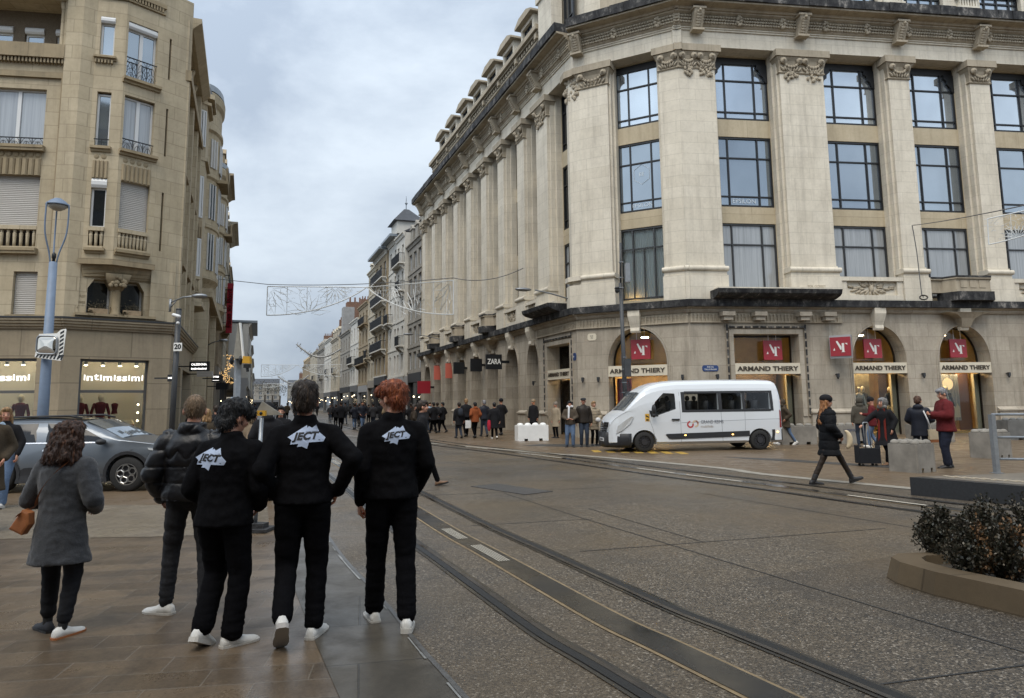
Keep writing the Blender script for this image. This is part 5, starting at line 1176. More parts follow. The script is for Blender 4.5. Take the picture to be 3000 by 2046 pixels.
def wheel(F,x,y,r,wd,par,alloy=False,rim=None,side=1):
    """side=1: outer face towards -y"""
    m=MB(F); m.sm=True; s=-side
    prof=[(r*.62,0),(r*.9,-.0),(r*.985,.02),(r,.05),(r,wd-.05),(r*.97,wd),(r*.6,wd)]
    m.lathe([(a,s*(-h) if side==1 else h) for a,h in prof] if False else [(a,(h if side==1 else -h)) for a,h in prof],(x,y,r),28,'y',cap=False)
    w_=m.build('wheel',M_TYRE,par)
    h=MB(F); h.sm=False
    def disc(rad,y0,y1): h.ext([(x+rad*math.cos(2*PI*i/24),r+rad*math.sin(2*PI*i/24)) for i in range(24)],y0,y1)
    d=1 if side==1 else -1
    disc(r*.64,y+.05*d,y+.09*d)
    if not alloy:
        disc(r*.3,y+.0*d,y+.06*d)
        for k in range(12):
            a=2*PI*k/12; h.ext([(x+r*.48*math.cos(a)+.03*math.cos(q),r+r*.48*math.sin(a)+.03*math.sin(q)) for q in [PI*j/3 for j in range(6)]],y+.03*d,y+.06*d)
    h.build('rim',M_HUB,w_)
    if alloy:
        c=MB(F)
        for k in range(5):
            a=2*PI*k/5+PI/2+.2; cx=x+r*.36*math.cos(a); cz=r+r*.36*math.sin(a)
            hexa=[(cx+r*.20*math.cos(a+q*PI/3+PI/6),cz+r*.20*math.sin(a+q*PI/3+PI/6)) for q in range(6)]
            ln=[(p[0],y+.012*d,p[1]) for p in hexa]; c.tube(ln,.014,5,closed=True)
        c.tube([(x+r*.60*math.cos(2*PI*i/40),y+.01*d,r+r*.60*math.sin(2*PI*i/40)) for i in range(40)],.010,5,closed=True)
        c.build('spokes',principled('alloy',(.45,.44,.42),.3,.9),w_)
    return w_
def body_loft(F,xs,secf,name,mat,par,sm=True):
    m=MB(F); m.sm=sm; rows=[]
    for x in xs:
        half=secf(x); rows.append([(x,-y,z) for y,z in half]+[(x,y,z) for y,z in half[::-1]])
    m.grid(rows,True,True); return m.build(name,mat,par)
# --- minibus.  local x runs to the nose, y to the far side
VR=(8.08,23.21); vd=(-.993,-.118); W_V=1.9
FV=frame(*VR,*vd,1)                      # o outward... side=1 -> n=(dy,-dx)
_n=Vector((vd[1],-vd[0])); 
sgn=1 if _n.y>0 else -1
VF=lambda x,y,z: Vector((VR[0]+vd[0]*x+_n.x*sgn*(y+W_V/2), VR[1]+vd[1]*x+_n.y*sgn*(y+W_V/2), z))
van=empty('minibus',tuple(VF(2,0,0)),'white passenger minibus with dark side windows and a red and beige ring logo','minibus')
vt=[(-.80,1.9),(-.77,2.14),(-.68,2.25),(-.5,2.285),(1.2,2.3),(2.8,2.28),(3.3,2.22),(3.7,2.10),(3.94,1.92),(4.15,1.68),(4.50,1.31),(4.66,1.22),(4.84,1.08),(4.94,.9),(4.98,.6)]
vw=[(-.8,.86),(-.7,.93),(3.8,.95),(4.35,.93),(4.66,.86),(4.85,.74),(4.98,.55)]
def vsec(x):
    zt=lin(vt,x); w_=lin(vw,x); zb=.24; b_=min(1.28,zt-.05); k=max(0,min(1,(zt-1.3)/.95))
    wr=w_*(1-.13*k)
    zs=b_+(zt-b_)*.72
    return [(0,zb),(w_*.9,zb),(w_,zb+.08),(w_*1.0,.62 if b_>.62 else b_*.6),(w_*1.0,min(.95,b_*.85)),(w_*.985,b_),(w_*(1-.055*k),b_+(zs-b_)*.5),(wr,zs),(wr-.05,zs+(zt-zs)*.5),(wr*.82,zt-(zt-zs)*.12),(wr*.5,zt+.012),(0,zt+.02)]
xs=[-.80,-.78,-.72,-.6,-.3,0,.4,.9,1.4,1.9,2.4,2.7,3.0,3.3,3.6,3.8,3.97,4.1,4.25,4.4,4.5,4.6,4.7,4.8,4.88,4.94,4.98]
vb=body_loft(VF,xs,vsec,'body',M_VW,van)
def vY(x,z):
    s=vsec(x); 
    for (y0,z0),(y1,z1) in zip(s[2:],s[3:]):
        if z0<=z<=z1: return y0+(y1-y0)*(z-z0)/max(1e-6,z1-z0)
    return s[3][0]
cut=[cutcyl(VF,0,.3,.40,-1.2,-.55),cutcyl(VF,3.9,.3,.41,-1.2,-.55),cutcyl(VF,0,.3,.40,.55,1.2),cutcyl(VF,3.9,.3,.41,.55,1.2),
 cutbox(VF,-.42,.45,-1.2,1.2,1.33,1.88),cutbox(VF,.54,1.25,-1.2,1.2,1.31,1.87),cutbox(VF,1.37,2.5,-1.2,1.2,1.29,1.86),
 cutpoly(VF,[(2.82,1.36),(2.82,1.86),(3.2,1.88),(3.5,1.6),(3.62,1.32),(3.42,1.17)],-1.2,1.2)]
boolean(vb,cut)
for p in vb.data.polygons: p.use_smooth=False
M_IN=principled('dark van interior',(.03,.032,.035),.8)
m=MB(VF)
for a,b_,z0,z1 in ((-.42,.45,1.33,1.88),(.54,1.25,1.31,1.87),(1.37,2.5,1.29,1.86)): m.box(a,b_,-.8,.8,z0,z0+.012); m.box(a,b_,-.7,.7,z1-.012,z1); m.box(a,a+.01,-.8,.8,z0,z1); m.box(b_-.01,b_,-.8,.8,z0,z1)
m.build('interior',M_IN,van)
sn=0
for x in (.05,.85,1.75,2.35,3.05):
    for y in (-.5,.45):
        m=MB(VF); m.sm=True; m.grid([[(x-dx*.5-h,y+sy,z) for h,sy in ((0,-.2),(.12,-.2),(.12,.2),(0,.2))] for dx,z in ((0,1.3),(.0,1.5),(.02,1.62))],True,True); m.ell((x-.08,y,1.70),(.07,.12,.09),8,6); m.build('seat',M_IN,van)
drv=MB(VF); drv.sm=True; drv.ell((3.1,-.45,1.62),(.09,.08,.12),10,8); drv.cap((3.05,-.45,1.25),(3.07,-.45,1.42),.17,.14,10); drv.cap((3.1,-.6,1.42),(3.35,-.55,1.3),.06,.05,8)
dr=drv.build('person',plain('driver jacket',(.10,.09,.08),.8)); tag(dr,'driver in a dark jacket seated behind the minibus door window','person')
# glass and black surrounds
def vpanel(mb,pts_,off=.006,sgn=-1,th=.012):
    A=[mb.pt((x,sgn*(vY(x,z)+off),z)) for x,z in pts_]; B=[mb.pt((x,sgn*(vY(x,z)+off-th),z)) for x,z in pts_]; n=len(pts_)
    mb.face(A); mb.face(B[::-1])
    for k in range(n): mb.face([A[k],A[(k+1)%n],B[(k+1)%n],B[k]])
def pan_grid(mb,x0,x1,z0,z1,nx=4,off=.006,sg=-1):
    mb.grid([[(x0+(x1-x0)*i/nx,sg*(vY(x0+(x1-x0)*i/nx,z)+off),z) for i in range(nx+1)] for z in [z0+(z1-z0)*j/4 for j in range(5)]])
for sg in (-1,1):
    m=MB(VF)
    for a,b_,c,d in ((-.52,-.42,1.27,1.93),(.45,.54,1.27,1.93),(1.25,1.37,1.26,1.92),(2.5,2.62,1.25,1.91)): pan_grid(m,a,b_,c,d,1,.004,sg)
    pan_grid(m,-.42,2.5,1.25,1.33,8,.004,sg); pan_grid(m,-.42,2.5,1.86,1.93,8,.004,sg)
    m.build('window_surround',M_BLKP,van,fixn=False)
    for a,b_,c,d in ((-.42,.45,1.33,1.88),(.54,1.25,1.31,1.87),(1.37,2.5,1.29,1.86)):
        m=MB(VF); pan_grid(m,a,b_,c,d,3,.003,sg); m.build('side_window',M_TINT,van,fixn=False)
    m=MB(VF); m.poly([(x,sg*(vY(x,z)-.01),z) for x,z in [(2.82,1.36),(2.82,1.86),(3.2,1.88),(3.5,1.6),(3.62,1.32),(3.42,1.17)]]); m.build('door_window',M_TINT,van,fixn=False)
    m=MB(VF); vpanel(m,[(3.62,1.32),(3.72,1.33),(3.66,1.12),(3.42,1.13),(3.42,1.17)],.004,sg)
    m.build('window_surround',M_BLKP,van)
    m=MB(VF); m.sm=True; m.ell((3.62,sg*1.12,1.36),(.07,.1,.16),10,8); m.ell((3.62,sg*1.1,1.18),(.06,.08,.08),8,6); m.tube([(3.6,sg*.93,1.25),(3.62,sg*1.08,1.27)],.03,6); m.build('mirror',M_BLKP,van)
    m=MB(VF); vpanel(m,[(.36,.46),(.36,.63),(3.16,.57),(3.2,.55),(3.1,.42),(3.0,.40)],.018,sg,.03); m.build('side_moulding',M_BLKP,van)
    m=MB(VF); vpanel(m,[(-.8,.30),(-.8,.66),(-.42,.66),(-.42,.5),(-.38,.3)],.02,sg,.05); m.build('bumper_side',M_BLKP,van)
    for x in (2.55,.95,-.6):
        m=MB(VF); m.sm=True; m.ell((x,sg*(vY(x,.55)+.03),.52 if x>0 else .58),(.035,.012,.018),8,6); m.build('side_light',M_AMB,van)
    m=MB(VF); vpanel(m,[(2.72,1.0),(2.72,1.05),(2.98,1.05),(2.98,1.0)],.035,sg,.03); m.build('handle',M_BLKP,van)
    m=MB(VF); vpanel(m,[(4.80,.60),(4.64,.68),(4.36,.92),(4.24,1.13),(4.32,1.14),(4.54,1.0),(4.74,.84)],.03,sg,.05); m.build('headlight',M_HL,van)
    m=MB(VF); vpanel(m,[(-.78,.72),(-.78,1.25),(-.72,1.3),(-.70,.72)],.012,sg,.04); m.build('rear_light',principled('red lens',(.25,.01,.01),.2),van)
m=MB(VF)                                                      # door seams
for pts_ in ([(3.55,.45),(3.62,.75),(3.72,1.05),(3.7,1.3)],[(2.68,.3),(2.68,1.9)],[(2.66,.92),(0.2,.99),(-.7,1.0)],[(1.28,.3),(1.3,1.25)],[(.5,.65),(.48,1.28)],[(3.5,.3),(3.55,.45)],[(2.68,.28),(3.48,.28)]):
    for (a,b_),(c,d) in zip(pts_,pts_[1:]):
        n=5
        for i in range(n):
            x0=a+(c-a)*i/n;z0=b_+(d-b_)*i/n;x1=a+(c-a)*(i+1)/n;z1=b_+(d-b_)*(i+1)/n; e=.006
            dx,dz=(x1-x0),(z1-z0); l=math.hypot(dx,dz); nx_,nz_=-dz/l*e,dx/l*e
            m.poly([(x0-nx_,-vY(x0,z0)-.002,z0-nz_),(x1-nx_,-vY(x1,z1)-.002,z1-nz_),(x1+nx_,-vY(x1,z1)-.002,z1+nz_),(x0+nx_,-vY(x0,z0)-.002,z0+nz_)])
m.build('door_seam',principled('seam grey',(.22,.24,.26),.6),van,fixn=False)
# windscreen, grille, bumper, plate
def tops(x): return lin(vt,x)+.02
m=MB(VF); rows=[]
for x in (3.96,4.1,4.25,4.38,4.49):
    z=tops(x); w_=lin(vw,x)*(1-.13*max(0,min(1,(z-1.3)/.95)))*.80; rows.append([(x+.012,-w_+2*w_*i/8,z+.008-.03*abs(-1+2*i/8)**3) for i in range(9)])
m.grid(rows); m.build('windscreen',GL_MID,van,fixn=False)
m=MB(VF)
for k in range(5):
    w_=.40-.02*k; z=.92-.065*k; xx=4.955+.02*k
    m.box(xx-.02,xx+.035,-w_,w_,z,z+.035)
m.box(4.91,4.955,-.42,.42,.62,.95); m.build('grille',M_BLKP,van)
def bsec(x):
    w_=lin(vw,x)+.025; f=max(0,min(1,(x-4.65)/.4)); w_=w_*(1-.1*f); top=.62+.02*f
    return [(0,.15),(w_*.9,.15),(w_,.25),(w_,.45),(w_*.99,top-.03),(w_*.93,top),(0,top)]
bp=body_loft(VF,[4.33,4.45,4.6,4.75,4.87,4.96,5.03,5.06],bsec,'bumper',M_BLKP,van); boolean(bp,[cutcyl(VF,3.9,.3,.42,-1.3,1.3)])
m=MB(VF); m.box(5.065,5.08,-.26,.26,.34,.45); pl=m.build('number_plate',principled('plate white',(.65,.67,.7),.4),van)
GN=lambda x,y,z: VF(5.08+y,-x,z); t=MB(GN); add_text(t,'EE 803 RX',0,0.002,.392,.09,.002,flip=-1,wide=.4); t.build('lettering',M_FRB,pl,fixn=False)
m=MB(VF); lz=[(0,.12),(.085,0),(0,-.12),(-.085,0)]
m.tube([(5.01,y,.86+z) for y,z in lz],.016,5,closed=True); m.build('emblem',M_CHR,van)
for x in (0,3.9):
    for sd_ in (1,-1): wheel(VF,x,(-.93 if sd_==1 else .93),.325,.22,van,side=sd_)
# side lettering
def vtext(body,x,z,size,wide,mat,bold=0):
    G=lambda a,b_,c: VF(x-a,-(vY(x,z)+.004)-b_,z+c); t=MB(G); add_text(t,body,0,0,0,size,.001,wide=wide,flip=1,bold=bold); t.build('lettering',mat,van,fixn=False)
vtext('GRAND REIMS',1.62,.93,.15,.76,principled('grey lettering',(.09,.10,.13),.5)); vtext('mobilités',1.80,.79,.12,.42,principled('beige lettering',(.38,.33,.29),.5))
def ring(x,z,r,mat,a0,a1):
    m=MB(VF); n=20
    m.grid([[(x-rr*math.cos(a0+(a1-a0)*i/n),-(vY(x,z)+.004),z+rr*math.sin(a0+(a1-a0)*i/n)) for i in range(n+1)] for rr in (r*.55,r)]); m.build('ring_logo',mat,van,fixn=False)
M_LR=principled('logo red',(.42,.05,.05),.5); M_LB=principled('logo beige',(.55,.42,.30),.5)
ring(2.36,.86,.115,M_LR,PI*.5,PI*2.1); ring(2.19,.88,.115,M_LB,-PI*.6,PI*.9); ring(2.19,.881,.114,M_LR,PI*.0,PI*.45)
m=MB(VF); vpanel(m,[(3.72,.98),(3.72,1.22),(3.86,1.22),(3.86,.98)],.006,-1,.004); m.build('sticker',principled('amber sticker',(.6,.35,.05),.5),van)
m=MB(VF); vpanel(m,[(3.74,1.09),(3.74,1.13),(3.84,1.18),(3.84,1.14)],.009,-1,.003); vpanel(m,[(3.75,1.0),(3.75,1.05),(3.83,1.05),(3.83,1.0)],.009,-1,.003); m.build('sticker_mark',M_FRB,van)
# --- grey estate car behind the woman in the coat
W1=(-7.60,13.90); CFx=lambda x,y,z: Vector((W1[0]+x*.9986-y*.052, W1[1]+.0+x*.052+y*.9986+.93, z))
car=empty('parked_car',tuple(CFx(-1,0,0)),'silver grey crossover car with black roof rails and cladding, stopped before the lit shop window','car')
ct=[(-3.3,.95),(-3.2,1.25),(-2.95,1.38),(-2.2,1.42),(-1.5,1.42),(-1.0,1.37),(-.6,1.20),(-.25,1.02),(0,.975),(.4,.92),(.62,.88),(.72,.82),(.78,.6)]
cw_=[(-3.3,.74),(-3.1,.86),(-2.5,.93),(0,.93),(.4,.90),(.65,.82),(.78,.66)]
def csec(x):
    zt=lin(ct,x); w_=lin(cw_,x); b_=min(.94,zt-.03); k=max(0,min(1,(zt-.98)/.44))
    return [(0,.2),(w_*.9,.2),(w_*.98,.3),(w_*1.0,.55),(w_*1.0,.72),(w_*.97,min(.84,b_-.02)),(w_*.945,b_),(w_*(.945-.12*k),b_+(zt-b_)*.5),(w_*(.945-.23*k),b_+(zt-b_)*.85),(w_*(.8-.2*k),zt),(0,zt+.03)]
cb=body_loft(CFx,[-3.3,-3.25,-3.1,-2.8,-2.4,-2.0,-1.6,-1.3,-1.0,-.8,-.6,-.4,-.22,-.1,.1,.3,.5,.62,.7,.75,.78],csec,'body',principled('silver grey paint',(.13,.15,.175),.3,.5,coat=.6),car)
boolean(cb,[cutcyl(CFx,0,.335,.385,-1.2,-.5),cutcyl(CFx,-2.45,.335,.385,-1.2,-.5),cutcyl(CFx,0,.335,.385,.5,1.2),cutcyl(CFx,-2.45,.335,.385,.5,1.2)])
def cY(x,z):
    s=csec(x)
    for (y0,z0),(y1,z1) in zip(s[2:],s[3:]):
        if z0<=z<=z1: return y0+(y1-y0)*(z-z0)/max(1e-6,z1-z0)
    return s[3][0]
def span(pts_,x):
    zs=[]
    for (a,c),(b_,d) in zip(pts_,pts_[1:]+pts_[:1]):
        if min(a,b_)<=x<=max(a,b_) and abs(a-b_)>1e-9: zs.append(c+(d-c)*(x-a)/(b_-a))
    return (min(zs),max(zs)) if zs else (pts_[0][1],pts_[0][1])
def curved(mb,Yf,pts_,off,sg,nx=14,nz=5):
    x0=min(p[0] for p in pts_)+1e-4; x1=max(p[0] for p in pts_)-1e-4
    cols=[]
    for i in range(nx+1):
        x=x0+(x1-x0)*i/nx; a,b_=span(pts_,x); cols.append([(x,sg*(Yf(x,a+(b_-a)*j/nz)+off),a+(b_-a)*j/nz) for j in range(nz+1)])
    mb.grid(cols)
def cpanel(name,pts_,mat,off=.006,th=.01,sides=(-1,1)):
    for sg in sides:
        mb=MB(CFx); mb.sm=True; curved(mb,cY,pts_,off,sg); mb.build(name,mat,car,fixn=False)
GLC=principled('car glass',(.006,.007,.009),.06,.0,spec=.35)
cpanel('side_window',[(-2.95,1.0),(-2.8,1.25),(-2.3,1.32),(-1.80,1.33),(-1.78,.965)],GLC); cpanel('side_window',[(-1.66,.965),(-1.68,1.33),(-1.2,1.31),(-.85,1.18),(-.45,.985)],GLC)
cpanel('window_trim',[(-2.98,.945),(-2.98,.965),(-.45,.965),(-.38,.945)],M_CHR,.01)
cpanel('cladding',[(-2.05,.2),(-2.05,.42),(-1.9,.5),(-.5,.36),(-.42,.3),(-.42,.2)],M_BLKP,.012,.03)
cpanel('door_handle',[(-1.62,.80),(-1.62,.83),(-1.42,.83),(-1.42,.80)],M_CHR,.02,.02)
for xc in (0,-2.45):
    for sg in (-1,1):
        m=MB(CFx); n=14; m.grid([[(xc+r*math.cos(a),sg*(cY(min(.7,max(-3.2,xc+r*math.cos(a))),.5)*1.0+o),.335+r*math.sin(a)) for r,o in ((.385,-.06),(.385,.012),(.445,.014),(.455,-.01))] for a in [-.35+(PI+.7)*i/n for i in range(n+1)]]); m.build('wheel_arch',M_BLKP,car)
        wheel(CFx,xc,sg*.92,.335,.22,car,alloy=True,side=1 if sg<0 else -1)
m=MB(CFx); rows=[]
for x in (-.98,-.8,-.6,-.4,-.25):
    z=lin(ct,x)+.03; w_=lin(cw_,x)*.66+.05*(x+1); rows.append([(x+.01,-w_+2*w_*i/8,z+.006-.03*abs(-1+2*i/8)**3) for i in range(9)])
m.grid(rows); m.build('windscreen',GL_MID,car,fixn=False)
m=MB(CFx); rows=[]
for x in (-3.05,-2.6,-2.1,-1.6,-1.2,-1.02):
    z=lin(ct,x)+.03; w_=lin(cw_,x)*.62; rows.append([(x,-w_+2*w_*i/8,z+.008-.02*abs(-1+2*i/8)**3) for i in range(9)])
m.grid(rows); m.build('roof_panel',GLC,car,fixn=False)
for sg in (-1,1):
    m=MB(CFx); m.sm=True; m.tube([(-2.95,sg*.64,1.36),(-2.7,sg*.66,1.45),(-1.3,sg*.66,1.475),(-1.05,sg*.64,1.42)],.02,8); m.build('roof_rail',M_BLKP,car)
    m=MB(CFx); m.sm=True; m.ell((-.48,sg*1.0,.97),(.1,.1,.06),10,6); m.build('mirror',M_BLKP,car)
cpanel('headlight',[(.38,.80),(.36,.84),(.66,.78),(.70,.73)],M_HL,.008); cpanel('bumper',[(.44,.2),(.42,.42),(.60,.5),(.74,.42),(.74,.25)],M_BLKP,.012,.03)
# ------------------------------------------------------------------ concrete blocks
M_CONC=plain('grey concrete',(.22,.205,.18),.85,.35,2.5,.4); t=NT(M_CONC)
M_CWH=plain('white painted concrete',(.72,.72,.70),.7,.08,3,.2)
def block(x,y,rz,L,W,Hh,label,mat,nb=4,name='concrete_block',nby=1,txt=None):
    c,s=math.cos(R(rz)),math.sin(R(rz)); F=lambda a,b_,z: Vector((x+a*c-b_*s,y+a*s+b_*c,z))
    e=empty(name,(x,y,0),label,'concrete block','heavy concrete blocks guarding the square')
    m=MB(F); b=.025; P=[(-L/2,-W/2+b),(-L/2+b,-W/2),(L/2-b,-W/2),(L/2,-W/2+b),(L/2,W/2-b),(L/2-b,W/2),(-L/2+b,W/2),(-L/2,W/2-b)]
    m.ext(P,.0,Hh-.02,'z'); m.ext([(q[0]*.985,q[1]*.985) for q in P],Hh-.02,Hh,'z'); bd=m.build('body',mat,e)
    boolean(bd,[cutbox(F,-L*.30,-L*.18,-W,W,-.1,.10),cutbox(F,L*.18,L*.30,-W,W,-.1,.10)])
    for k in range(nb):
        for j in range(nby):
            m=MB(F); m.sm=True; cx=-L/2+L*(k+.5)/nb; cy=-W/2+W*(j+.5)/nby; rr=min(L/nb,W/nby)*.42
            m.lathe([(rr,0),(rr*.96,.03),(rr*.75,.07),(rr*.4,.09),(.01,.095)],(cx,cy,Hh),14); m.build('stud',mat,e)
    if txt:
        t_=MB(F); add_text(t_,txt,0,0,Hh*.72,.14,.002,flip=1); t_.v=[F(a,-W/2-.004,z) for a,_,z in t_.lv]; t_.build('stencil',M_BLUE,e,fixn=False)
    return e
block(.78,30.3,14,1.35,.62,.66,'white painted concrete block with round studs near the arcade',M_CWH,4)
block(8.93,16.0,29,.68,.68,.62,'bare cubic concrete block right behind the black platform edge, nearest of all',M_CONC,3,nby=3)
block(12.9,19.25,29,.72,.72,.68,'bare concrete block behind the grey railing at the right, second nearest',M_CONC,3,nby=3)
block(12.2,26.1,3,1.75,.65,.66,'long concrete block behind the walking woman, with faded blue stencil',M_CONC,6,txt='VIGIPIR')
block(15.6,26.6,3,1.5,.65,.64,'low concrete block behind the man in the burgundy jacket',M_CONC,6)
block(19.6,27.2,3,1.75,.65,.74,'long dark concrete block with blue stencil at the right edge, by the arch',plain('dark concrete',(.13,.13,.125),.85,.3,2.5,.4),6,txt='REIMS')
block(10.3,25.9,3,1.3,.65,.66,'concrete block half hidden behind the rear of the minibus',M_CONC,4)
# ------------------------------------------------------------------ tram platform edge, railing, planter
m=MB(); m.ext([(6.75,12.2),(7.69,10.8),(9.6,8.4),(16,8.0),(16,13.4),(9.05,12.68)],0,.30,'z')
M_GRANB=plain('black granite kerb',(.022,.023,.025),.35,.3,25,.1); struct(m.build('platform',M_GRANB))
m=MB(); m.ext([(6.95,12.17),(7.82,10.9),(9.7,8.54),(15.9,8.12),(15.9,13.35),(9.05,12.62)],.301,.306,'z'); struct(m.build('platform',plain('grey tan paving',(.15,.13,.105),.4,.25,3,.2)))
M_TACT=principled('pale tactile stud',(.42,.36,.27),.5); m=MB()
for i in range(34):
    t_=i/33; x=7.35+(10.4-7.35)*t_; y=11.95+(8.2-11.95)*t_; m.box(x,x+.05,y+.02,y+.30,.307,.318)
struct(m.build('platform',M_TACT))
M_GALV2=plain('galvanised steel',(.30,.32,.34),.45,.2,10,.05,metal=.6)
gr=empty('guard_railing',(10.4,12.35,.3),'grey tubular guard railing standing on the tram platform at the right edge','railing')
_d=cam.matrix_world.to_3x3()@Vector((2921-1500,-(1387-921),-2050)); _q=cam.matrix_world.translation+_d*((.30-H)/_d.z)
P0=Vector((_q.x,_q.y,.30)); dv_=Vector((3.0,-1.0,0)).normalized(); gr.location=P0
for k in range(2):
    p=P0+dv_*2.2*k; m=MB(); m.box(p.x-.035,p.x+.035,p.y-.05,p.y+.05,.30,1.33); m.box(p.x-.08,p.x+.08,p.y-.08,p.y+.08,.30,.312); m.build('post',M_GALV2,gr)
for z in (.55,.93,1.33):
    m=MB(); m.sm=True; m.tube([tuple(P0+Vector((0,0,z-.3))),tuple(P0+dv_*4.6+Vector((0,0,z-.3)))],.022,8); m.build('rail',M_GALV2,gr)
pl=empty('stone_planter',(4.2,6.3,0),'low curved stone kerb planter bed at the lower right','planter')
out=[(3.42,6.50),(3.46,6.72),(3.62,6.86),(3.85,6.9),(7.2,6.3),(7.2,3.5),(5.9,3.95),(3.75,5.85-.2),(3.50,6.20)]
out=[(3.40,6.50),(3.43,6.72),(3.58,6.88),(3.85,6.9),(8,6.55),(8,1.9),(5.5,3.48),(4.6,4.55),(3.82,5.48),(3.5,6.1)]
inn=[(3.66,6.46),(3.7,6.6),(3.8,6.7),(3.9,6.70),(7.9,6.35),(7.9,2.3),(5.6,3.75),(4.78,4.7),(4.02,5.6),(3.72,6.2)]
M_KST=stone('brown granite kerb',(.085,.062,.037),(.125,.092,.056),bw=1.2,bh=1,dirtamt=.4,streak=.2,dirt=(.08,.065,.045))
m=MB(); n=len(out); O0=[m.pt((x,y,0)) for x,y in out]; sh=[(x+(p-x)*.18,y+(q-y)*.18) for (x,y),(p,q) in zip(out,inn)]
O1=[m.pt((x,y,.19)) for x,y in sh]; I1=[m.pt((x,y,.20)) for x,y in inn]; I0=[m.pt((x,y,.08)) for x,y in inn]
for k in range(n):
    j=(k+1)%n; m.face([O0[k],O0[j],O1[j],O1[k]]); m.face([O1[k],O1[j],I1[j],I1[k]]); m.face([I1[k],I1[j],I0[j],I0[k]])
m.build('kerb_edge',M_KST,pl); m=MB(); m.poly([(x,y,.12) for x,y in inn]); m.build('soil',plain('dark soil',(.05,.04,.028),.9,.5,12,.8,bd=.04),pl)
rn=random.Random(21)
M_LF=principled('dark evergreen leaves',(.04,.035,.028),.45); t=NT(M_LF); oi=t.n('ShaderNodeNewGeometry')
t.color(t.ramp(oi.outputs['Random Per Island'],[(0,(.014,.016,.010)),(.5,(.036,.036,.024)),(.85,(.075,.065,.045)),(1,(.17,.14,.10))]))
M_LF2=principled('withered orange leaves',(.2,.11,.05),.6)
def SP(u,v):
    d=cam.matrix_world.to_3x3()@Vector((u-1500,-(v-921),-2050)); t_=(.12-H)/d.z; return ((cam.matrix_world.translation+d*t_).x,(cam.matrix_world.translation+d*t_).y)
def shrub(x,y,r,h,label,seed,dead=False):
    e=empty('shrub',(x,y,.12),label,'shrub','evergreen shrubs in the planter bed'); rr=random.Random(seed)
    m=MB(); lf=MB(); ld=MB(); n=70
    for k in range(n):
        a=rr.uniform(0,2*PI); ph=rr.uniform(.15,1.0); 
        tip=Vector((x+r*math.cos(a)*math.sin(ph*1.5)*rr.uniform(.6,1.05),y+r*math.sin(a)*math.sin(ph*1.5)*rr.uniform(.6,1.05),.15+h*(math.cos(ph*1.25)*rr.uniform(.7,1.08)+.08)))
        b0=Vector((x+rr.uniform(-.05,.05),y+rr.uniform(-.05,.05),.12)); mid=b0.lerp(tip,.5)+Vector((rr.uniform(-.03,.03),rr.uniform(-.03,.03),-.02))
        m.tube([b0,mid,tip],[.008,.005,.003],4)
        for q in range(64):
            t_=rr.random()**.55; base=(b0.lerp(mid,t_*2) if t_<.5 else mid.lerp(tip,t_*2-1)); 
            d=Vector((rr.gauss(0,1),rr.gauss(0,1),rr.gauss(.3,1))).normalized(); s_=rr.uniform(.02,.038); base=base+d*rr.uniform(0,.035)
            w_=d.cross(Vector((rr.random(),rr.random(),rr.random()))).normalized()*s_*.34
            tgt=ld if (dead and rr.random()<.6 and tip.x>x) else lf
            tgt.poly([base,base+d*s_*.5+w_,base+d*s_,base+d*s_*.5-w_])
    m.build('branches',M_BARK,e,fixn=False); lf.build('foliage',M_LF,e,fixn=False)
    if dead: ld.build('withered_foliage',M_LF2,e,fixn=False)
shrub(*SP(2752,1640),.23,.44,'leftmost dark evergreen shrub in the stone planter',1)
shrub(*SP(2890,1640),.32,.50,'tallest dark shrub in the stone planter, second from the left',2)
shrub(*SP(2960,1700),.27,.44,'front dark shrub with withered orange leaves in the stone planter',3,True)
shrub(*SP(3020,1640),.33,.54,'dark shrub at the right edge of the stone planter',4)
shrub(*SP(2850,1690),.24,.42,'low dark shrub in front of the tallest one in the stone planter',5,True)
# ------------------------------------------------------------------ poles, signs, lamps
M_BLUEP=plain('grey blue paint',(.15,.20,.28),.5,.1,8,.05)
lp=empty('street_lamp',(-11.35,17.6,0),'tall blue grey street lamp with bowl head held in three curved prongs','street lamp')
X,Y=-11.35,17.6
def top_at(u,v,y):   # construction helper: a point at depth y seen at photo pixel u,v
    d=cam.matrix_world.to_3x3()@Vector((u-1500,-(v-921),-2050)); return cam.matrix_world.translation+d*(y/d.y)
b0=top_at(118,1330,17.6); b1=top_at(156,768,17.6); b0.z=0
m=MB(); m.sm=True; m.tube([(b0.x,b0.y,0),tuple(b0.lerp(b1,.3)),(b1.x,b1.y,b1.z)],[.17,.16,.115],16); m.build('pole',M_BLUEP,lp); lp.location=(b0.x,b0.y,0)
hc=top_at(169,600,17.6)
for ch in list(lp.children): bpy.data.objects.remove(ch)
m=MB(); m.sm=True; m.tube([(b0.x,b0.y,0),tuple(Vector((b0.x,b0.y,0)).lerp(b1,.35)),tuple(b1)],[.135,.125,.095],16); m.build('pole',M_BLUEP,lp)
m=MB(); m.sm=True; c=hc; m.lathe([(.02,.17),(.08,.16),(.17,.10),(.25,.02),(.27,-.01),(.27,-.03),(.2,-.03)][::-1],tuple(c),20); m.build('lamp_head',M_BLUEP,lp)
m=MB(); m.sm=True; m.lathe([(.01,-.17),(.1,-.15),(.19,-.09),(.235,-.03)],tuple(c),20); m.build('lamp_glass',principled('lamp bowl',(.45,.44,.40),.3),lp)
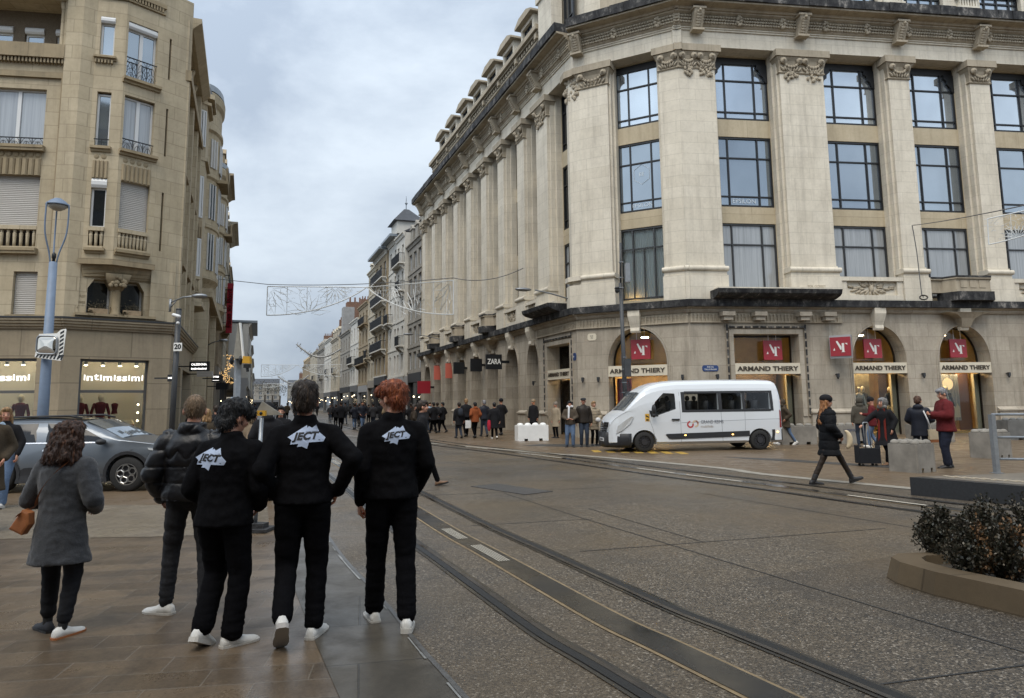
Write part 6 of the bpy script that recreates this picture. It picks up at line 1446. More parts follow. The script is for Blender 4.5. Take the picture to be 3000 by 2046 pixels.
for a in (0,2.1,4.2):
    d=Vector((math.cos(a+.1),math.sin(a+.1),0)); P=[b1+d*.08,b1+d*.13+Vector((0,0,.25)),b1.lerp(c,.5)+d*.27,c+d*.285+Vector((0,0,-.1)),c+d*.26+Vector((0,0,.0))]
    m=MB(); m.sm=True; m.tube([tuple(Vector((*smooth_line([(p.x,p.y) for p in P],5)[i],smooth_line([(p.z,0) for p in P],5)[i][0]))) for i in range(21)],.02,8); m.build('prong',M_BLUEP,lp)
m=MB(); m.sm=True; m.lathe([(.03,0),(.035,.08),(.05,.1),(.05,.2),(.02,.24)],tuple(b1+Vector((.02,-.02,.0))),10); m.build('sensor',M_FRB,lp)
mi=top_at(143,1015,17.35); mr=empty('traffic_mirror',tuple(mi),'square convex traffic mirror on a black and white striped board on the blue lamp post','mirror')
G=lambda x,y,z: mi+Vector((x*.96+y*.0,y*1.0-x*.12,z-x*.05))
m=MB(G); m.ext([(-.38,-.27),(-.36,-.29),(.36,-.35),(.40,-.32),(.46,.42),(.43,.45),(.30,.42),(.2,.33),(-.3,.3)],.0,.02); 
m.build('board',M_WHT,mr)
m=MB(G)
for i in range(8): x=-.36+i*.1; m.ext([(x,-.285-(x+.36)*.06),(x+.05,-.288-(x+.36)*.06),(x+.11,-.2),(x+.06,-.2)],-.004,-.001)
for i in range(7): z=-.3+i*.1; m.ext([(.30,z),(.30,z+.055),(.41,z+.12),(.405,z+.06)],-.004,-.001)
m.build('stripes',M_FRB,mr)
m=MB(G); m.sm=True; n=12; rows=[]
for j in range(7):
    r=j/6; rows.append([(-.04+.29*r*(abs(math.cos(2*PI*k/24))**.35)*(1 if math.cos(2*PI*k/24)>=0 else -1),-.03-.05*(1-r*r),.03+.225*r*(abs(math.sin(2*PI*k/24))**.35)*(1 if math.sin(2*PI*k/24)>=0 else -1)) for k in range(24)])
m.grid(rows,True,True); m.build('mirror_glass',principled('mirror glass',(.5,.47,.42),.05,1),mr)
m=MB(G); m.tube([(p[0]*1.0,-.028,p[2]) for p in rows[-1]],.022,6,closed=True); m.build('mirror_frame',M_GALV2,mr)
# pole with camera and "20"
q0=top_at(500,1300,19.5); q1=top_at(524,909,19.5); q0.z=0
m20=empty('street_pole',(q0.x,q0.y,0),'dark street pole with a white number 20 plate and a surveillance camera','pole')
m=MB(); m.sm=True; m.tube([tuple(q0),tuple(q1)],.075,12); m.lathe([(.076,0),(.076,.04)],(q1.x,q1.y,q1.z-.0),12); m.build('pole',plain('dark grey paint',(.045,.048,.052),.5,.2,8,.05),m20)
c=top_at(522,1017,19.4); m=MB(); m.box(c.x-.115,c.x+.115,c.y-.03,c.y-.012,c.z-.115,c.z+.115); pn=m.build('number_plate',M_WHT,m20)
G=lambda x,y,z: c+Vector((x,-.032-y,z)); t_=MB(G); add_text(t_,'20',0,0,0,.19,.001,flip=1,bold=.008); t_.build('lettering',M_FRB,pn,fixn=False)
c=top_at(519,927,19.4); m=MB(); m.sm=True; m.cap((c.x-.06,c.y-.08,c.z+.03),(c.x+.1,c.y-.1,c.z-.02),.05,.05,10); m.ell((c.x+.06,c.y-.06,c.z-.2),(.05,.05,.05),8,6); m.build('camera_unit',M_PVC,m20)
def arm2(u0,v0,u1,v1,y,label,F=None):
    a=top_at(u0,v0,y); b_=top_at(u1,v1,y-.8); e=empty('wall_street_lamp',tuple(a),label,'street lamp')
    m=MB(); m.sm=True; mid=a.lerp(b_,.5)+Vector((0,0,.06)); m.tube([tuple(a),tuple(mid),tuple(b_)],.028,8); m.tube([tuple(a+Vector((0,0,-.16))),tuple(a.lerp(b_,.2))],.018,6); m.box(a.x-.06,a.x+.0,a.y-.03,a.y+.03,a.z-.3,a.z+.1); m.build('arm',M_GALV2,e)
    m=MB(); m.sm=True; m.ell((b_.x+.13,b_.y,b_.z),(.24,.17,.07),12,6); m.build('lamp_head',M_GALV2,e)
arm2(502,886,572,868,21.5,'grey curved wall lamp on the left corner building above the number 20 pole')
arm2(600,1016,648,998,36,'second curved wall lamp farther up the left row, by the carved arches')
# signs projecting on the left row
def lflag(u0,u1,v0,v1,y,mat,label,lines=(),tm=None,th=.1,emis=False):
    a=top_at(u0,v1,y); b_=top_at(u1,v0,y); e=empty('projecting_sign',(a.x,a.y,a.z),label,'sign')
    m=MB(); m.box(a.x,b_.x,y,y+th,a.z,b_.z); m.build('panel',mat,e)
    m=MB(); m.box(a.x-.4,a.x,y+.03,y+.07,(a.z+b_.z)/2-.02,(a.z+b_.z)/2+.02); m.build('arm',M_FRB,e)
    cx=(a.x+b_.x)/2; w_=b_.x-a.x; h=b_.z-a.z
    for k,(l,rel,wr) in enumerate(lines):
        G=lambda x,yy,z: Vector((cx+x,y-.004-yy,z)); t_=MB(G); add_text(t_,l,0,0,a.z+h*rel,h*.3,.001,wide=w_*wr,flip=1,bold=.004); t_.build('lettering',tm,e,fixn=False)
lflag(554,612,1059,1088,24.6,M_FRB,'black lit sign board with two lines of white letters on the left row',(('CALZEDONIA',.68,.8),('intimissimi',.25,.8)),M_LET)
lflag(620,645,1098,1120,29,M_FRB,'small black sign with white lines, beyond the two line black board',(('D\'SIM',.7,.7),('______',.35,.8)),M_LET)
lflag(576,622,1088,1104,27,M_SHUT,'grey blank sign board hanging under the black ones, left row')
lflag(490,511,1098,1118,20.6,M_FRB,'little lit blue white sign at the corner shop door',(('NE',.5,.8),),M_LET)
lflag(632,668,1122,1142,31,M_FRB,'dark round edged sign in shade, left row farther on')
ban=lflag(661,683,830,976,46,principled('banner red',(.30,.015,.03),.6),'tall red vertical banner sign with white letters high on the left row')
a=top_at(672,903,45.9); hh=top_at(672,835,45.9).z-top_at(672,972,45.9).z
e=[o for o in bpy.data.objects if o.get('label','').startswith('tall red vertical')][0]
G=lambda x,yy,z: Vector((a.x-.06+z*1.0,45.9-yy,a.z+x)); t_=MB(G); add_text(t_,'Furet du Nord',0,0,0,.5,.001,wide=hh*.82,flip=1,bold=.006); t_.v=[Vector((a.x-lz,45.88,a.z+lx)) for lx,_,lz in t_.lv]; t_.build('lettering',M_WHT,e,fixn=False)
# gold garland on the left row
gl=top_at(677,1090,34); ge=empty('light_garland',tuple(gl),'hanging garland of small golden lights on the left row','garland'); m=MB(); rr=random.Random(5)
for k in range(170):
    v=rr.uniform(0,1); pz=top_at(671+10*math.sin(v*7),1040+(1085)*0+v*85,34); m.ell((pz.x+rr.gauss(0,.13),pz.y+rr.gauss(0,.08),pz.z),(.018,.018,.024),4,3)
m.build('lights',principled('golden bulbs',(1,.7,.3),emit=(1,.62,.25),es=.8),ge)
# tall dark pole beside the arch of the store
s0=top_at(1837,1300,24.6); s1=top_at(1818,712,24.6); s0.z=0
dp=empty('street_pole',(s0.x,s0.y,0),'tall dark signal pole with antenna box and camera in front of the corner arch','pole'); MDG=MATS['dark grey paint']
m=MB(); m.sm=True; mid=top_at(1818,830,24.6); m.tube([tuple(s0),tuple(mid)],[.085,.065],12); m.tube([tuple(mid),tuple(s1)],.04,8); m.build('pole',MDG,dp)
for (u,v,w_,h_) in ((1838,800,.16,.68),(1838,1078,.22,.62),(1840,1170,.2,.55)):
    c=top_at(u,v,24.5); m=MB(); m.box(c.x-w_/2,c.x+w_/2,c.y-.12,c.y+.1,c.z-h_/2,c.z+h_/2); m.build('signal_box',M_GALV2 if v==800 else MDG,dp)
for v in (770,815,845,1048,1083,1122,1151):
    c=top_at(1820 if v<900 else 1829,v,24.6); m=MB(); m.lathe([(.09,0),(.09,.025)],tuple(c),10); m.build('clamp',M_GALV2,dp)
c=top_at(1808,852,24.5); m=MB(); m.sm=True; m.ell(tuple(c),(.08,.08,.09),10,8); m.lathe([(.1,.06),(.07,.13)],tuple(c),10); m.build('camera_unit',M_FRB,dp)
# warning triangle on a post with rubber foot (seen from behind) and tall temporary signal
w0=Vector((-3.42,9.5,0)); wt=empty('road_sign',(w0.x,w0.y,0),'grey triangle road sign seen from behind on a thin post with amber lamp','sign')
a=top_at(767,1225,9.5); m=MB(); m.sm=True; m.tube([(w0.x,w0.y,.05),(a.x,a.y,a.z)],.028,8); m.build('post',M_GALV2,wt)
pts_=[top_at(u,v,9.47) for u,v in ((768,1177),(835,1216),(746,1218))]; pts_=[top_at(u,v,9.47) for u,v in ((768,1176),(829,1216),(744,1218))]
m=MB(); i0=[m.pt(p) for p in pts_]; i1=[m.pt(p+Vector((0,.02,0))) for p in pts_]; m.face(i0); m.face(i1[::-1]); 
for k in range(3): m.face([i0[k],i0[(k+1)%3],i1[(k+1)%3],i1[k]])
m.build('sign_plate',plain('worn grey metal',(.24,.23,.20),.6,.2,8,.1),wt)
c=top_at(767,1211,9.4); m=MB(); m.box(c.x-.055,c.x+.055,c.y-.03,c.y+.03,c.z-.035,c.z+.035); lm=m.build('flash_lamp',principled('amber housing',(.55,.3,.03),.4),wt); m=MB(); m.sm=True; m.ell((c.x,c.y-.035,c.z),(.022,.01,.022),8,6); m.build('lamp_lens',M_FRB,lm)
m=MB(); m.ext([(-3.62,9.32),(-3.2,9.28),(-3.18,9.62),(-3.58,9.68)],.01,.05,'z'); m.ext([(-3.55,9.4),(-3.27,9.37),(-3.25,9.53),(-3.5,9.58)],.05,.11,'z'); m.build('rubber_foot',plain('black rubber',(.025,.025,.026),.6,.3,10,.5,bd=.03),wt)
tl=empty('road_sign',tuple(top_at(692,1190,15)),'folded tall triangular works sign seen edge on with an amber lamp on a grey post','sign'); y=15
q=top_at(689,1340,y); q.z=0; q2=top_at(697,1050,y); tl.location=(q.x,q.y,0)
m=MB(); m.tube([tuple(q),tuple(q2)],.075,4); m.build('post',M_GALV2,tl)
m=MB(); P=[top_at(u,v,y-.1) for u,v in ((697,948),(708,1050),(683,1052))]; i0=[m.pt(p) for p in P]; i1=[m.pt(p+Vector((.02,.12,0))) for p in P]; m.face(i0); m.face(i1[::-1])
for k in range(3): m.face([i0[k],i0[(k+1)%3],i1[(k+1)%3],i1[k]])
m.build('sign_plate',MATS['worn grey metal'],tl)
m=MB(); P=[top_at(u,v,y-.12) for u,v in ((700,946),(704,946),(713,1050),(709,1052))]; i0=[m.pt(p) for p in P]; i1=[m.pt(p+Vector((.01,.05,0))) for p in P]; m.face(i0); m.face(i1[::-1]); 
for k in range(4): m.face([i0[k],i0[(k+1)%4],i1[(k+1)%4],i1[k]])
m.build('white_edge',M_WHT,tl)
c=top_at(724,1055,y-.1); m=MB(); m.ext([(c.x-.08,c.z-.07),(c.x+.08,c.z-.08),(c.x+.07,c.z+.07),(c.x-.07,c.z+.08)],c.y-.06,c.y+.06,'o'); m.v=[Vector((a_,b_,z_)) for a_,b_,z_ in m.lv]; m.build('flash_lamp',MATS['amber housing'],tl)
c=top_at(724,1073,y-.1); m=MB(); m.box(c.x-.06,c.x+.06,c.y-.05,c.y+.05,c.z-.04,c.z+.04); m.tube([(c.x,c.y,c.z-.03),(c.x+.02,c.y,c.z-.12)],.03,6); m.build('lamp_bracket',M_FRB,tl)
for u in (679,705): c=top_at(u,1056,y-.1); m=MB(); m.sm=True; m.ell(tuple(c),(.045,.06,.1),8,6); m.build('disc_lamp',M_FRB,tl)
# ------------------------------------------------------------------ light decorations across the street
M_WIRE=principled('pale light tube',(.62,.64,.64),.5); M_CAB=principled('cable',(.10,.10,.10),.6)
def deco(y,label,k=1.0,thick=1.0,mirror=True,pts4=None):
    """two winged panels of bent tubes hung from a cable, spanning the street at depth y"""
    (ua,va),(ub,vb),(uc,vc),(ud,vd_)=pts4     # left top, left bottom, middle top, right top
    A=top_at(ua,va,y);B=top_at(ub,vb,y);C=top_at(uc,vc,y);D=top_at(ud,vd_,y+ (0 if not mirror else -6*k))
    e=empty('light_decoration',tuple(A),label,'christmas lights','white light ornaments over the street'); rr=random.Random(int(y))
    def wing(A,C,Hh,sd):
        m=MB(); r=.028*thick; W=(C-A); n=14
        bot=lambda t: A+W*t+Vector((0,0,-Hh*(1-t**2.1)**.9 if t<1 else 0))
        m.tube([tuple(A),tuple(C)],r,5); m.tube([tuple(A),tuple(bot(0))],r,5); m.tube([tuple(bot(i/n)) for i in range(n+1)],r*1.1,5)
        for t in (.2,.4,.6,.78): m.tube([tuple(A+W*t),tuple(bot(t))],r*.55,4)
        def star(cx,cz,R_,a0,a1,n_):
            c=A+W*cx+Vector((0,0,-Hh*cz))
            for i in range(n_):
                a=a0+(a1-a0)*i/(n_-1); u=W.normalized()*math.cos(a)+Vector((0,0,math.sin(a))); v=W.normalized()*-math.sin(a)+Vector((0,0,math.cos(a)))
                q=[c+u*R_*.12,c+u*R_*.5+v*R_*.12,c+u*R_,c+u*R_*.5-v*R_*.12]; m.tube([tuple(z) for z in q],r*.6,4,closed=True)
        star(.42,.93,Hh*.75,.1,PI-.1,7); star(.68,.02,Hh*.62,-.25,-PI+.25,8); star(.02,.05,Hh*1.0,-.2,-1.35,4)
        for k_ in range(75):
            t=rr.random()*.93; zz=rr.random(); p=A+W*t+Vector((0,0,-Hh*zz*(1-t**2.1)**.9)); a=rr.uniform(0,PI); l=Hh*rr.uniform(.08,.22); d=W.normalized()*math.cos(a)+Vector((0,0,math.sin(a)))
            q=p+d*l
            tq=(q-A).dot(W)/W.length_squared
            if tq<0 or tq>.97: continue
            if -(q.z-(A+W*tq).z)>Hh*(1-tq**2.1)**.9 or q.z>(A+W*tq).z: continue
            m.tube([tuple(p),tuple(q)],r*.38,3,cap=False)
        m.build('tube_panel',M_WIRE,e,fixn=False)
    Hh=A.z-B.z; wing(A,C,Hh,1); wing(D,C,Hh,-1)
    return e,A,C,D
e,A,C,D=deco(38,'large white tube light ornament strung across the street, nearest of its row',pts4=((784,840),(782,924),(1075,842),(1328,822)))
def cable(p,q,sag,name,label,r=.018):
    m=MB(); n=14; m.tube([tuple(Vector(p).lerp(Vector(q),i/n)+Vector((0,0,-sag*4*(i/n)*(1-i/n)))) for i in range(n+1)],r,4,cap=False); tag(m.build(name,M_CAB),label,'cable')
cable(top_at(640,818,40),tuple(A+Vector((0,0,.12))),.0,'cable','thin cable from the left row to the near light ornament'); cable(tuple(A+Vector((0,0,.12))),tuple(D+Vector((0,0,.12))),.15,'cable','thin cable carrying the near light ornament'); cable(tuple(D+Vector((0,0,.12))),tuple(top_at(1533,786,31.0)),.3,'cable','sagging cable from the near light ornament to the pilaster facade')
deco(95,'second white tube light ornament, small in the distance over the street',pts4=((766,1069),(765,1104),(870,1070),(1000,1068)),k=.6,mirror=False)
deco(150,'third white tube light ornament, faint at the end of the street',pts4=((772,1124),(771,1136),(840,1125),(890,1124)),k=.3,mirror=False,thick=1.2)
for (u0,v0,u1,v1,y,lb) in ((870,1010,1000,1030,80,'dark twig like garland crossing the street in the middle distance'),(815,1103,905,1108,110,'second twig like garland farther down the street')):
    a=top_at(u0,v0,y); b_=top_at(u1,v1-8,y); m=MB(); rr=random.Random(int(y)); n=24
    for i in range(n):
        p=a.lerp(b_,i/n)+Vector((0,0,-1.2*math.sin(PI*i/n))); q=a.lerp(b_,(i+1)/n)+Vector((0,0,-1.2*math.sin(PI*(i+1)/n))); m.tube([tuple(p),tuple(q)],.09,5)
        for k in range(4): m.tube([tuple(p),tuple(p+Vector((rr.uniform(-.3,.3),0,rr.uniform(-.3,.3))))],.03,3,cap=False)
    tag(m.build('garland',plain('garland tinsel',(.33,.33,.32),.6)),lb,'garland')
# ornament entering at the right edge with its cable
A=top_at(2893,642,19); B=top_at(2897,717,19); C=top_at(3260,560,17)
e=empty('light_decoration',tuple(A),'white tube light ornament cut off by the right edge, before the upper windows','christmas lights','white light ornaments over the street')
def wing2(A,B,C):
    rr=random.Random(4); m=MB(); Hh=(A-B).length; W=C-A; r=.016; n=14; bot=lambda t: A+W*t+(B-A)*(1-t**2.1)**.9 if t<1 else A+W
    m.tube([tuple(A),tuple(C)],r,5); m.tube([tuple(A),tuple(B)],r,5); m.tube([tuple(bot(i/n)) for i in range(n+1)],r,5)
    for t in (.2,.4): m.tube([tuple(A+W*t),tuple(bot(t))],r*.6,4)
    c=bot(.25); Wn=W.normalized()
    for i in range(9):
        a=.15+(PI-.3)*i/8; u=Wn*math.cos(a)+Vector((0,0,math.sin(a))); v=-Wn*math.sin(a)+Vector((0,0,math.cos(a))); L_=Hh*.62; m.tube([tuple(z) for z in (c+u*L_*.12,c+u*L_*.5+v*L_*.12,c+u*L_,c+u*L_*.5-v*L_*.12)],r*.6,4,closed=True)
    for k in range(90):
        t=rr.random()*.6; p=A+W*t+(B-A)*rr.random()*.85*(1-t**2.1); a=rr.uniform(0,PI); m.tube([tuple(p),tuple(p+(Wn*math.cos(a)+Vector((0,0,math.sin(a))))*Hh*rr.uniform(.08,.2))],r*.4,3,cap=False)
    m.build('tube_panel',M_WIRE,e,fixn=False)
wing2(A,B,C)
hk=FB(10.55,.05,8.35); hk=top_at(2672,661,31.2); cable(tuple(hk),tuple(top_at(3010,600,18.4)),.05,'cable','cable from the facade hook to the right hand light ornament',.016)
c=top_at(2777,655,27.5)
m=MB(); P=[top_at(u,v,30.9) for u,v in ((2672,661),(2676,680),(2686,740),(2693,800),(2700,862),(2706,872))]; m.tube([tuple(p) for p in P],.022,5); m.tube([tuple(top_at(2706,872,30.6)+Vector((.18*math.cos(a),0,.1*math.sin(a)))) for a in [i*.7 for i in range(18)]],.03,5); tag(m.build('cable',M_CAB),'dark cable hanging down the pilaster with a coil on the black ledge','cable')
# aerials
m=MB(FA); m.tube([(33,-3,19.3),(33,-3,22.4)],.03,5); m.tube([(31.6,-3,22.0),(34.6,-3,22.3)],.02,4); 
for k in range(7): m.tube([(31.8+k*.4,-3.3,22.02+.04*k),(31.8+k*.4,-2.7,22.02+.04*k)],.012,3)
tag(m.build('antenna',M_GALV2),'television aerial on the roof beside the pilaster store','antenna')
# ------------------------------------------------------------------ people
def remeshed(mb, voxel, smooth=3):
    me=mb.mesh('t'); o=bpy.data.objects.new('t',me); COL.objects.link(o)
    r=o.modifiers.new('r','REMESH'); r.mode='VOXEL'; r.voxel_size=voxel; r.use_smooth_shade=True
    s=o.modifiers.new('s','SMOOTH'); s.iterations=smooth; s.factor=.5
    dg=bpy.context.evaluated_depsgraph_get(); out=bpy.data.meshes.new_from_object(o.evaluated_get(dg))
    bpy.data.objects.remove(o); bpy.data.meshes.remove(me)
    out.polygons.foreach_set('use_smooth',[True]*len(out.polygons)); return out
def displace(me, fn):
    me.update(); N_=[v.normal.copy() for v in me.vertices]
    for v,n in zip(me.vertices,N_): v.co+=n*fn(v.co)
    me.update()
def cloth(name,c,rough=.9,bump=.25,scale=60,sheen=.0,spec=.25):
    if name in MATS: return MATS[name]
    m=principled(name,c,rough,spec=spec,sheen=sheen); t=NT(m); P=t.obj()
    g=t.noise(P,5,4,.6); f=t.noise(P,scale,3,.6)
    t.color(t.mix(.4,t.ramp(g,[(.3,tuple(x*.72 for x in c)),(.7,tuple(min(1,x*1.3) for x in c))]),t.ramp(f,[(.3,tuple(x*.6 for x in c)),(.7,tuple(min(1,x*1.5) for x in c))])))
    t.bump(t.mix(.6,g,f),bump,.01); return m
def hairm(name,c,c2=None):
    if name in MATS: return MATS[name]
    m=principled(name,c,.5,spec=.35); t=NT(m); P=t.mapping(t.obj(),(38,38,7))
    g=t.noise(P,1.2,4,.6,.8); c2=c2 or tuple(min(1,x*2.2) for x in c)
    t.color(t.ramp(g,[(.35,tuple(x*.45 for x in c)),(.55,c),(.72,c2)])); t.bump(g,.7,.02); return m
def skinm(name='skin',c=(.48,.27,.19)):
    if name in MATS: return MATS[name]
    m=principled(name,c,.5,spec=.4); m.node_tree.nodes['Principled BSDF'].inputs['Subsurface Weight'].default_value=.08; t=NT(m); g=t.noise(t.obj(),14,4,.6); t.color(t.ramp(g,[(.35,(c[0],c[1]*.8,c[2]*.75)),(.7,(min(1,c[0]*1.1),c[1]*1.12,c[2]*1.1))])); return m
SKIN=skinm(); M_EYE=principled('eye dark',(.02,.015,.012),.2); M_LIP=principled('lip',(.30,.07,.06),.5)
def V3(*a): return Vector(a)
def strands(me,n,L_):
    r_=random.Random(5); mb=MB(); ps=me.polygons; N_=len(ps)
    c=sum((v.co for v in me.vertices),V3(0,0,0))/len(me.vertices)
    for i in range(n):
        p_=ps[r_.randrange(N_)]; nn=p_.normal; o_=p_.center-nn*.003; d=V3(0,0,-1)+nn*r_.uniform(.05,.4)+V3(r_.gauss(0,.35),r_.gauss(0,.35),r_.gauss(0,.2)); d=(d-nn*d.dot(nn)*.75).normalized(); l=L_*r_.uniform(.5,1.4); w_=d.cross(nn).normalized()*r_.uniform(.0012,.0026)
        m_=o_+d*l*.55+nn*.006; mb.poly([o_-w_,o_+w_,m_+w_*.8,m_-w_*.8]); mb.poly([m_-w_*.8,m_+w_*.8,o_+d*l+nn*r_.uniform(-.002,.012)])
    k_=mb.mesh('s',fixn=False); k_.transform(Matrix.Identity(4)); return k_
def ik(a,b_,l1,l2,pole):
    d=b_-a; L=min(d.length,(l1+l2)*.999); u=d.normalized(); x=(l1*l1-l2*l2+L*L)/(2*L); h=math.sqrt(max(0,l1*l1-x*x)); p=pole-u*pole.dot(u)
    p=p.normalized() if p.length>1e-5 else V3(0,1,0); return a+u*x+p*h
def link(name,me,mat,parent):
    for m in (mat if isinstance(mat,(list,tuple)) else [mat]): me.materials.append(m)
    o=bpy.data.objects.new(name,me); COL.objects.link(o); o.parent=parent; return o
def hand_mb(m,w,dirn,palm,curl,side,fist=False,k=1.0):
    """palm and five bent fingers.  w wrist, dirn finger direction, palm: palm normal"""
    d=dirn.normalized(); n=(palm-d*palm.dot(d)).normalized(); s=d.cross(n)*side
    c=w+d*.045*k; 
    rows=[]
    for t_,wd,th in ((-.02,.022,.017),(.0,.026,.018),(.03,.036,.017),(.07,.041,.015),(.088,.038,.012)):
        rows.append([w+d*t_*k+s*wd*k*math.cos(a)+n*th*k*math.sin(a) for a in [2*PI*i/10 for i in range(10)]])
    m.grid(rows,True,True)
    for i,(off,l) in enumerate(((-.029,.068),(-.010,.078),(.010,.073),(.028,.058))):
        p=w+d*.08*k+s*off*k; a=0; r=.0093*k; q=p
        for j,f in enumerate((.45,.32,.25)):
            a+=curl*(.55 if j==0 else 1.0)*(1+.12*i); v=(d*math.cos(a)+n*math.sin(a)); e=q+v*l*f*k; m.cap(q,e,r,r*.9,7); q=e; r*=.9
    b0=w+d*.025*k-s*.03*k; b1=b0+(d*.5-s*.55+n*.3).normalized()*.035*k; b2=b1+(d*.9-s*.1+n*(.25+curl*.5)).normalized()*.03*k; m.cap(b0,b1,.012*k,.0105*k,7); m.cap(b1,b2,.0105*k,.009*k,7)
def person(pos,yaw,h,label,legs,arms,top,trouser,shoe,hair,voxel=.014,head=(0,0),lean=(0,0),group=None,fat=1.0,skin=None,res_hands=True,shoulder=.195,headfwd=0,name='person',gender='m',face=False,slouch=0,tuckshoe=False):
    """top: dict(kind,color mat,hem z,flare,loose)  yaw: facing, degrees clockwise from +y.  all local in a 1.75 m figure facing +y"""
    k=h/1.75; sk=skin or SKIN
    hip=V3(0,0,.92)+V3(lean[0]*.0,0,0); chest=V3(lean[0],lean[1],1.40-slouch)
    LN=lambda z: V3(lean[0]*max(0,(z-.92)/.48),lean[1]*max(0,(z-.92)/.48),0)
    neck=V3(lean[0]*1.1,lean[1]*1.15-.005,1.475-slouch); hd=neck+V3(lean[0]*.1,lean[1]*.2+.015+headfwd,.135)
    HR=Matrix.Rotation(-R(head[0]),3,'Z')@Matrix.Rotation(-R(head[1]),3,'X')
    HS=1.08; HR3=HR; HR=HR@Matrix.Scale(HS,3)
    Hp=lambda x,y,z: hd+HR@V3(x,y,z)
    # body: head, neck, slim trunk, forearms
    b=MB(); g=gender=='f'
    b.ell(Hp(0,-.012,.03),(.072,.092,.092),14,10,HR); b.ell(Hp(0,.022,-.035),(.052,.066,.066),12,8,HR); b.ell(Hp(0,.05,-.07),(.03,.03,.028),8,6,HR)
    b.cap(Hp(0,.085,.01),Hp(0,.10,-.02),.010,.014,8)
    for s in (-1,1): b.ell(Hp(s*.076,-.01,-.01),(.012,.02,.032),8,6,HR); b.ell(Hp(s*.035,.07,-.02),(.02,.02,.02),8,6,HR)
    b.cap(neck+V3(0,-.01,-.06),Hp(0,-.02,-.05),.056,.052,10)
    b.ell(V3(0,0,1.2)+LN(1.2),(.13,.085,.25),12,8); b.ell(V3(0,0,.95),(.13,.09,.12),12,8)
    W=[]; 
    for s,(el,wr,fd,pn,cu) in zip((-1,1),arms):
        sh=V3(s*shoulder*.90,0,1.382-slouch)+LN(1.4); el=V3(*el); wr=V3(*wr); W.append((s,sh,el,wr,V3(*fd),V3(*pn),cu))
        b.cap(sh-V3(s*.05,0,.02),el,.045,.036,8); b.cap(el,wr,.036,.026,8)
    K_=[]
    for s,(an,tdir) in zip((-1,1),legs):
        an=V3(*an); hp=V3(s*.09,0,.90); kn=ik(hp,an,.425,.412,V3(0,1,0)+V3(tdir[0],tdir[1],0)*.6); K_.append((s,hp,kn,an,V3(*tdir)))
        b.cap(hp,kn,.07,.048,8); b.cap(kn,an,.046,.034,8)
    me=remeshed(b,min(voxel,.012) if voxel<.03 else voxel*.8,2)
    ex=MB()
    if res_hands:
        hm=MB()
        for s,sh,el,wr,fd,pn,cu in W: hand_mb(hm,wr,fd,pn,cu,s)
        hme=remeshed(hm,.0052 if voxel<.02 else .009,1)
    else:
        hm=MB()
        for s,sh,el,wr,fd,pn,cu in W: hand_mb(hm,wr,fd,pn,cu,s)
        hme=hm.mesh('t')
    import bmesh
    bm=bmesh.new(); bm.from_mesh(me); n0=len(bm.faces); bm.from_mesh(hme)
    if face:
        ex.sm=True
        for s in (-1,1): ex.ell(Hp(s*.03,.083,.0),(.014,.007,.007),8,5,HR)
        ex.m=0; n1=len(ex.f)
        for s in (-1,1): ex.ell(Hp(s*.031,.084,.02),(.018,.006,.004),8,4,HR)
        m1=ex.mesh('e'); ex2=MB(); ex2.sm=True; ex2.ell(Hp(0,.087,-.052),(.022,.008,.007),8,4,HR); m2=ex2.mesh('e')
    bm.to_mesh(me); bm.free(); bpy.data.meshes.remove(hme)
    me.transform(Matrix.Scale(k,4)); me.polygons.foreach_set('use_smooth',[True]*len(me.polygons)); me.materials.append(sk)
    P=bpy.data.objects.new(name,me); COL.objects.link(P); P.location=(pos[0],pos[1],0); P.rotation_euler=(0,0,-R(yaw)); tag(P,label,'person',group)
    S=Matrix.Scale(k,4)
    def add(nm,me_,mat):
        if nm!='hair_strands': me_.transform(S)
        return link(nm,me_,mat,P)
    if face: add('eyes',m1,M_EYE); add('lips',m2,M_LIP)
    # trousers
    if trouser:
        tm,lz,zb=trouser['mat'],trouser.get('loose',1.0),trouser.get('len',1.0)
        t=MB(); t.ell((0,-.005,.93),(.155*fat,.105*fat,.12),14,8)
        for s,hp,kn,an,td in K_:
            ae=kn.lerp(an,zb); t.cap(hp,kn,.095*lz*fat,.070*lz,12); t.cap(kn,ae+(kn-an).normalized()*.03,.068*lz,.056*lz*trouser.get('cuff',1.0),12); t.ell(hp+V3(0,-.012,-.0),(.088*fat,.09*fat,.12),10,6)
        tme=remeshed(t,voxel,3)
        if voxel<.02:
            def fo(co): 
                a=mnoise.noise(V3(co.x*7,co.y*7,co.z*16+3)); b_=mnoise.noise(V3(co.x*12+5,co.y*12,co.z*34)); lowr=max(0,1-abs(co.z-.12)/.16)
                return .006*a+.004*b_+.010*lowr*mnoise.noise(V3(co.x*9,co.y*9,co.z*60))
            displace(tme,fo)
        add('trousers',tme,tm)
    # shoes
    for i,(s,hp,kn,an,td) in enumerate(K_):
        d=td.normalized(); side=V3(d.y,-d.x,0).normalized(); up=side.cross(d).normalized()
        if up.z<0: up=-up
        sm=shoe[i] if isinstance(shoe,(list,tuple)) else shoe; 
        base=an-up*.075; o_=MB(); o_.sm=True
        rows=[]
        for f,w_,hh in ((-.075,.02,.05),(-.065,.034,.075),(-.02,.04,.10),(.04,.042,.085),(.09,.046,.06),(.14,.047,.048),(.18,.038,.04),(.20,.015,.03)):
            c=base+d*f; rows.append([c+side*w_*x+up*z for x,z in ((-1,.012),(-.95,hh*.55),(-.55,hh*.95),(0,hh),(.55,hh*.95),(.95,hh*.55),(1,.012))])
        o_.grid(rows,True,True); so_=add('shoe',o_.mesh('s'),sm['upper'])
        q=MB(); rows=[]
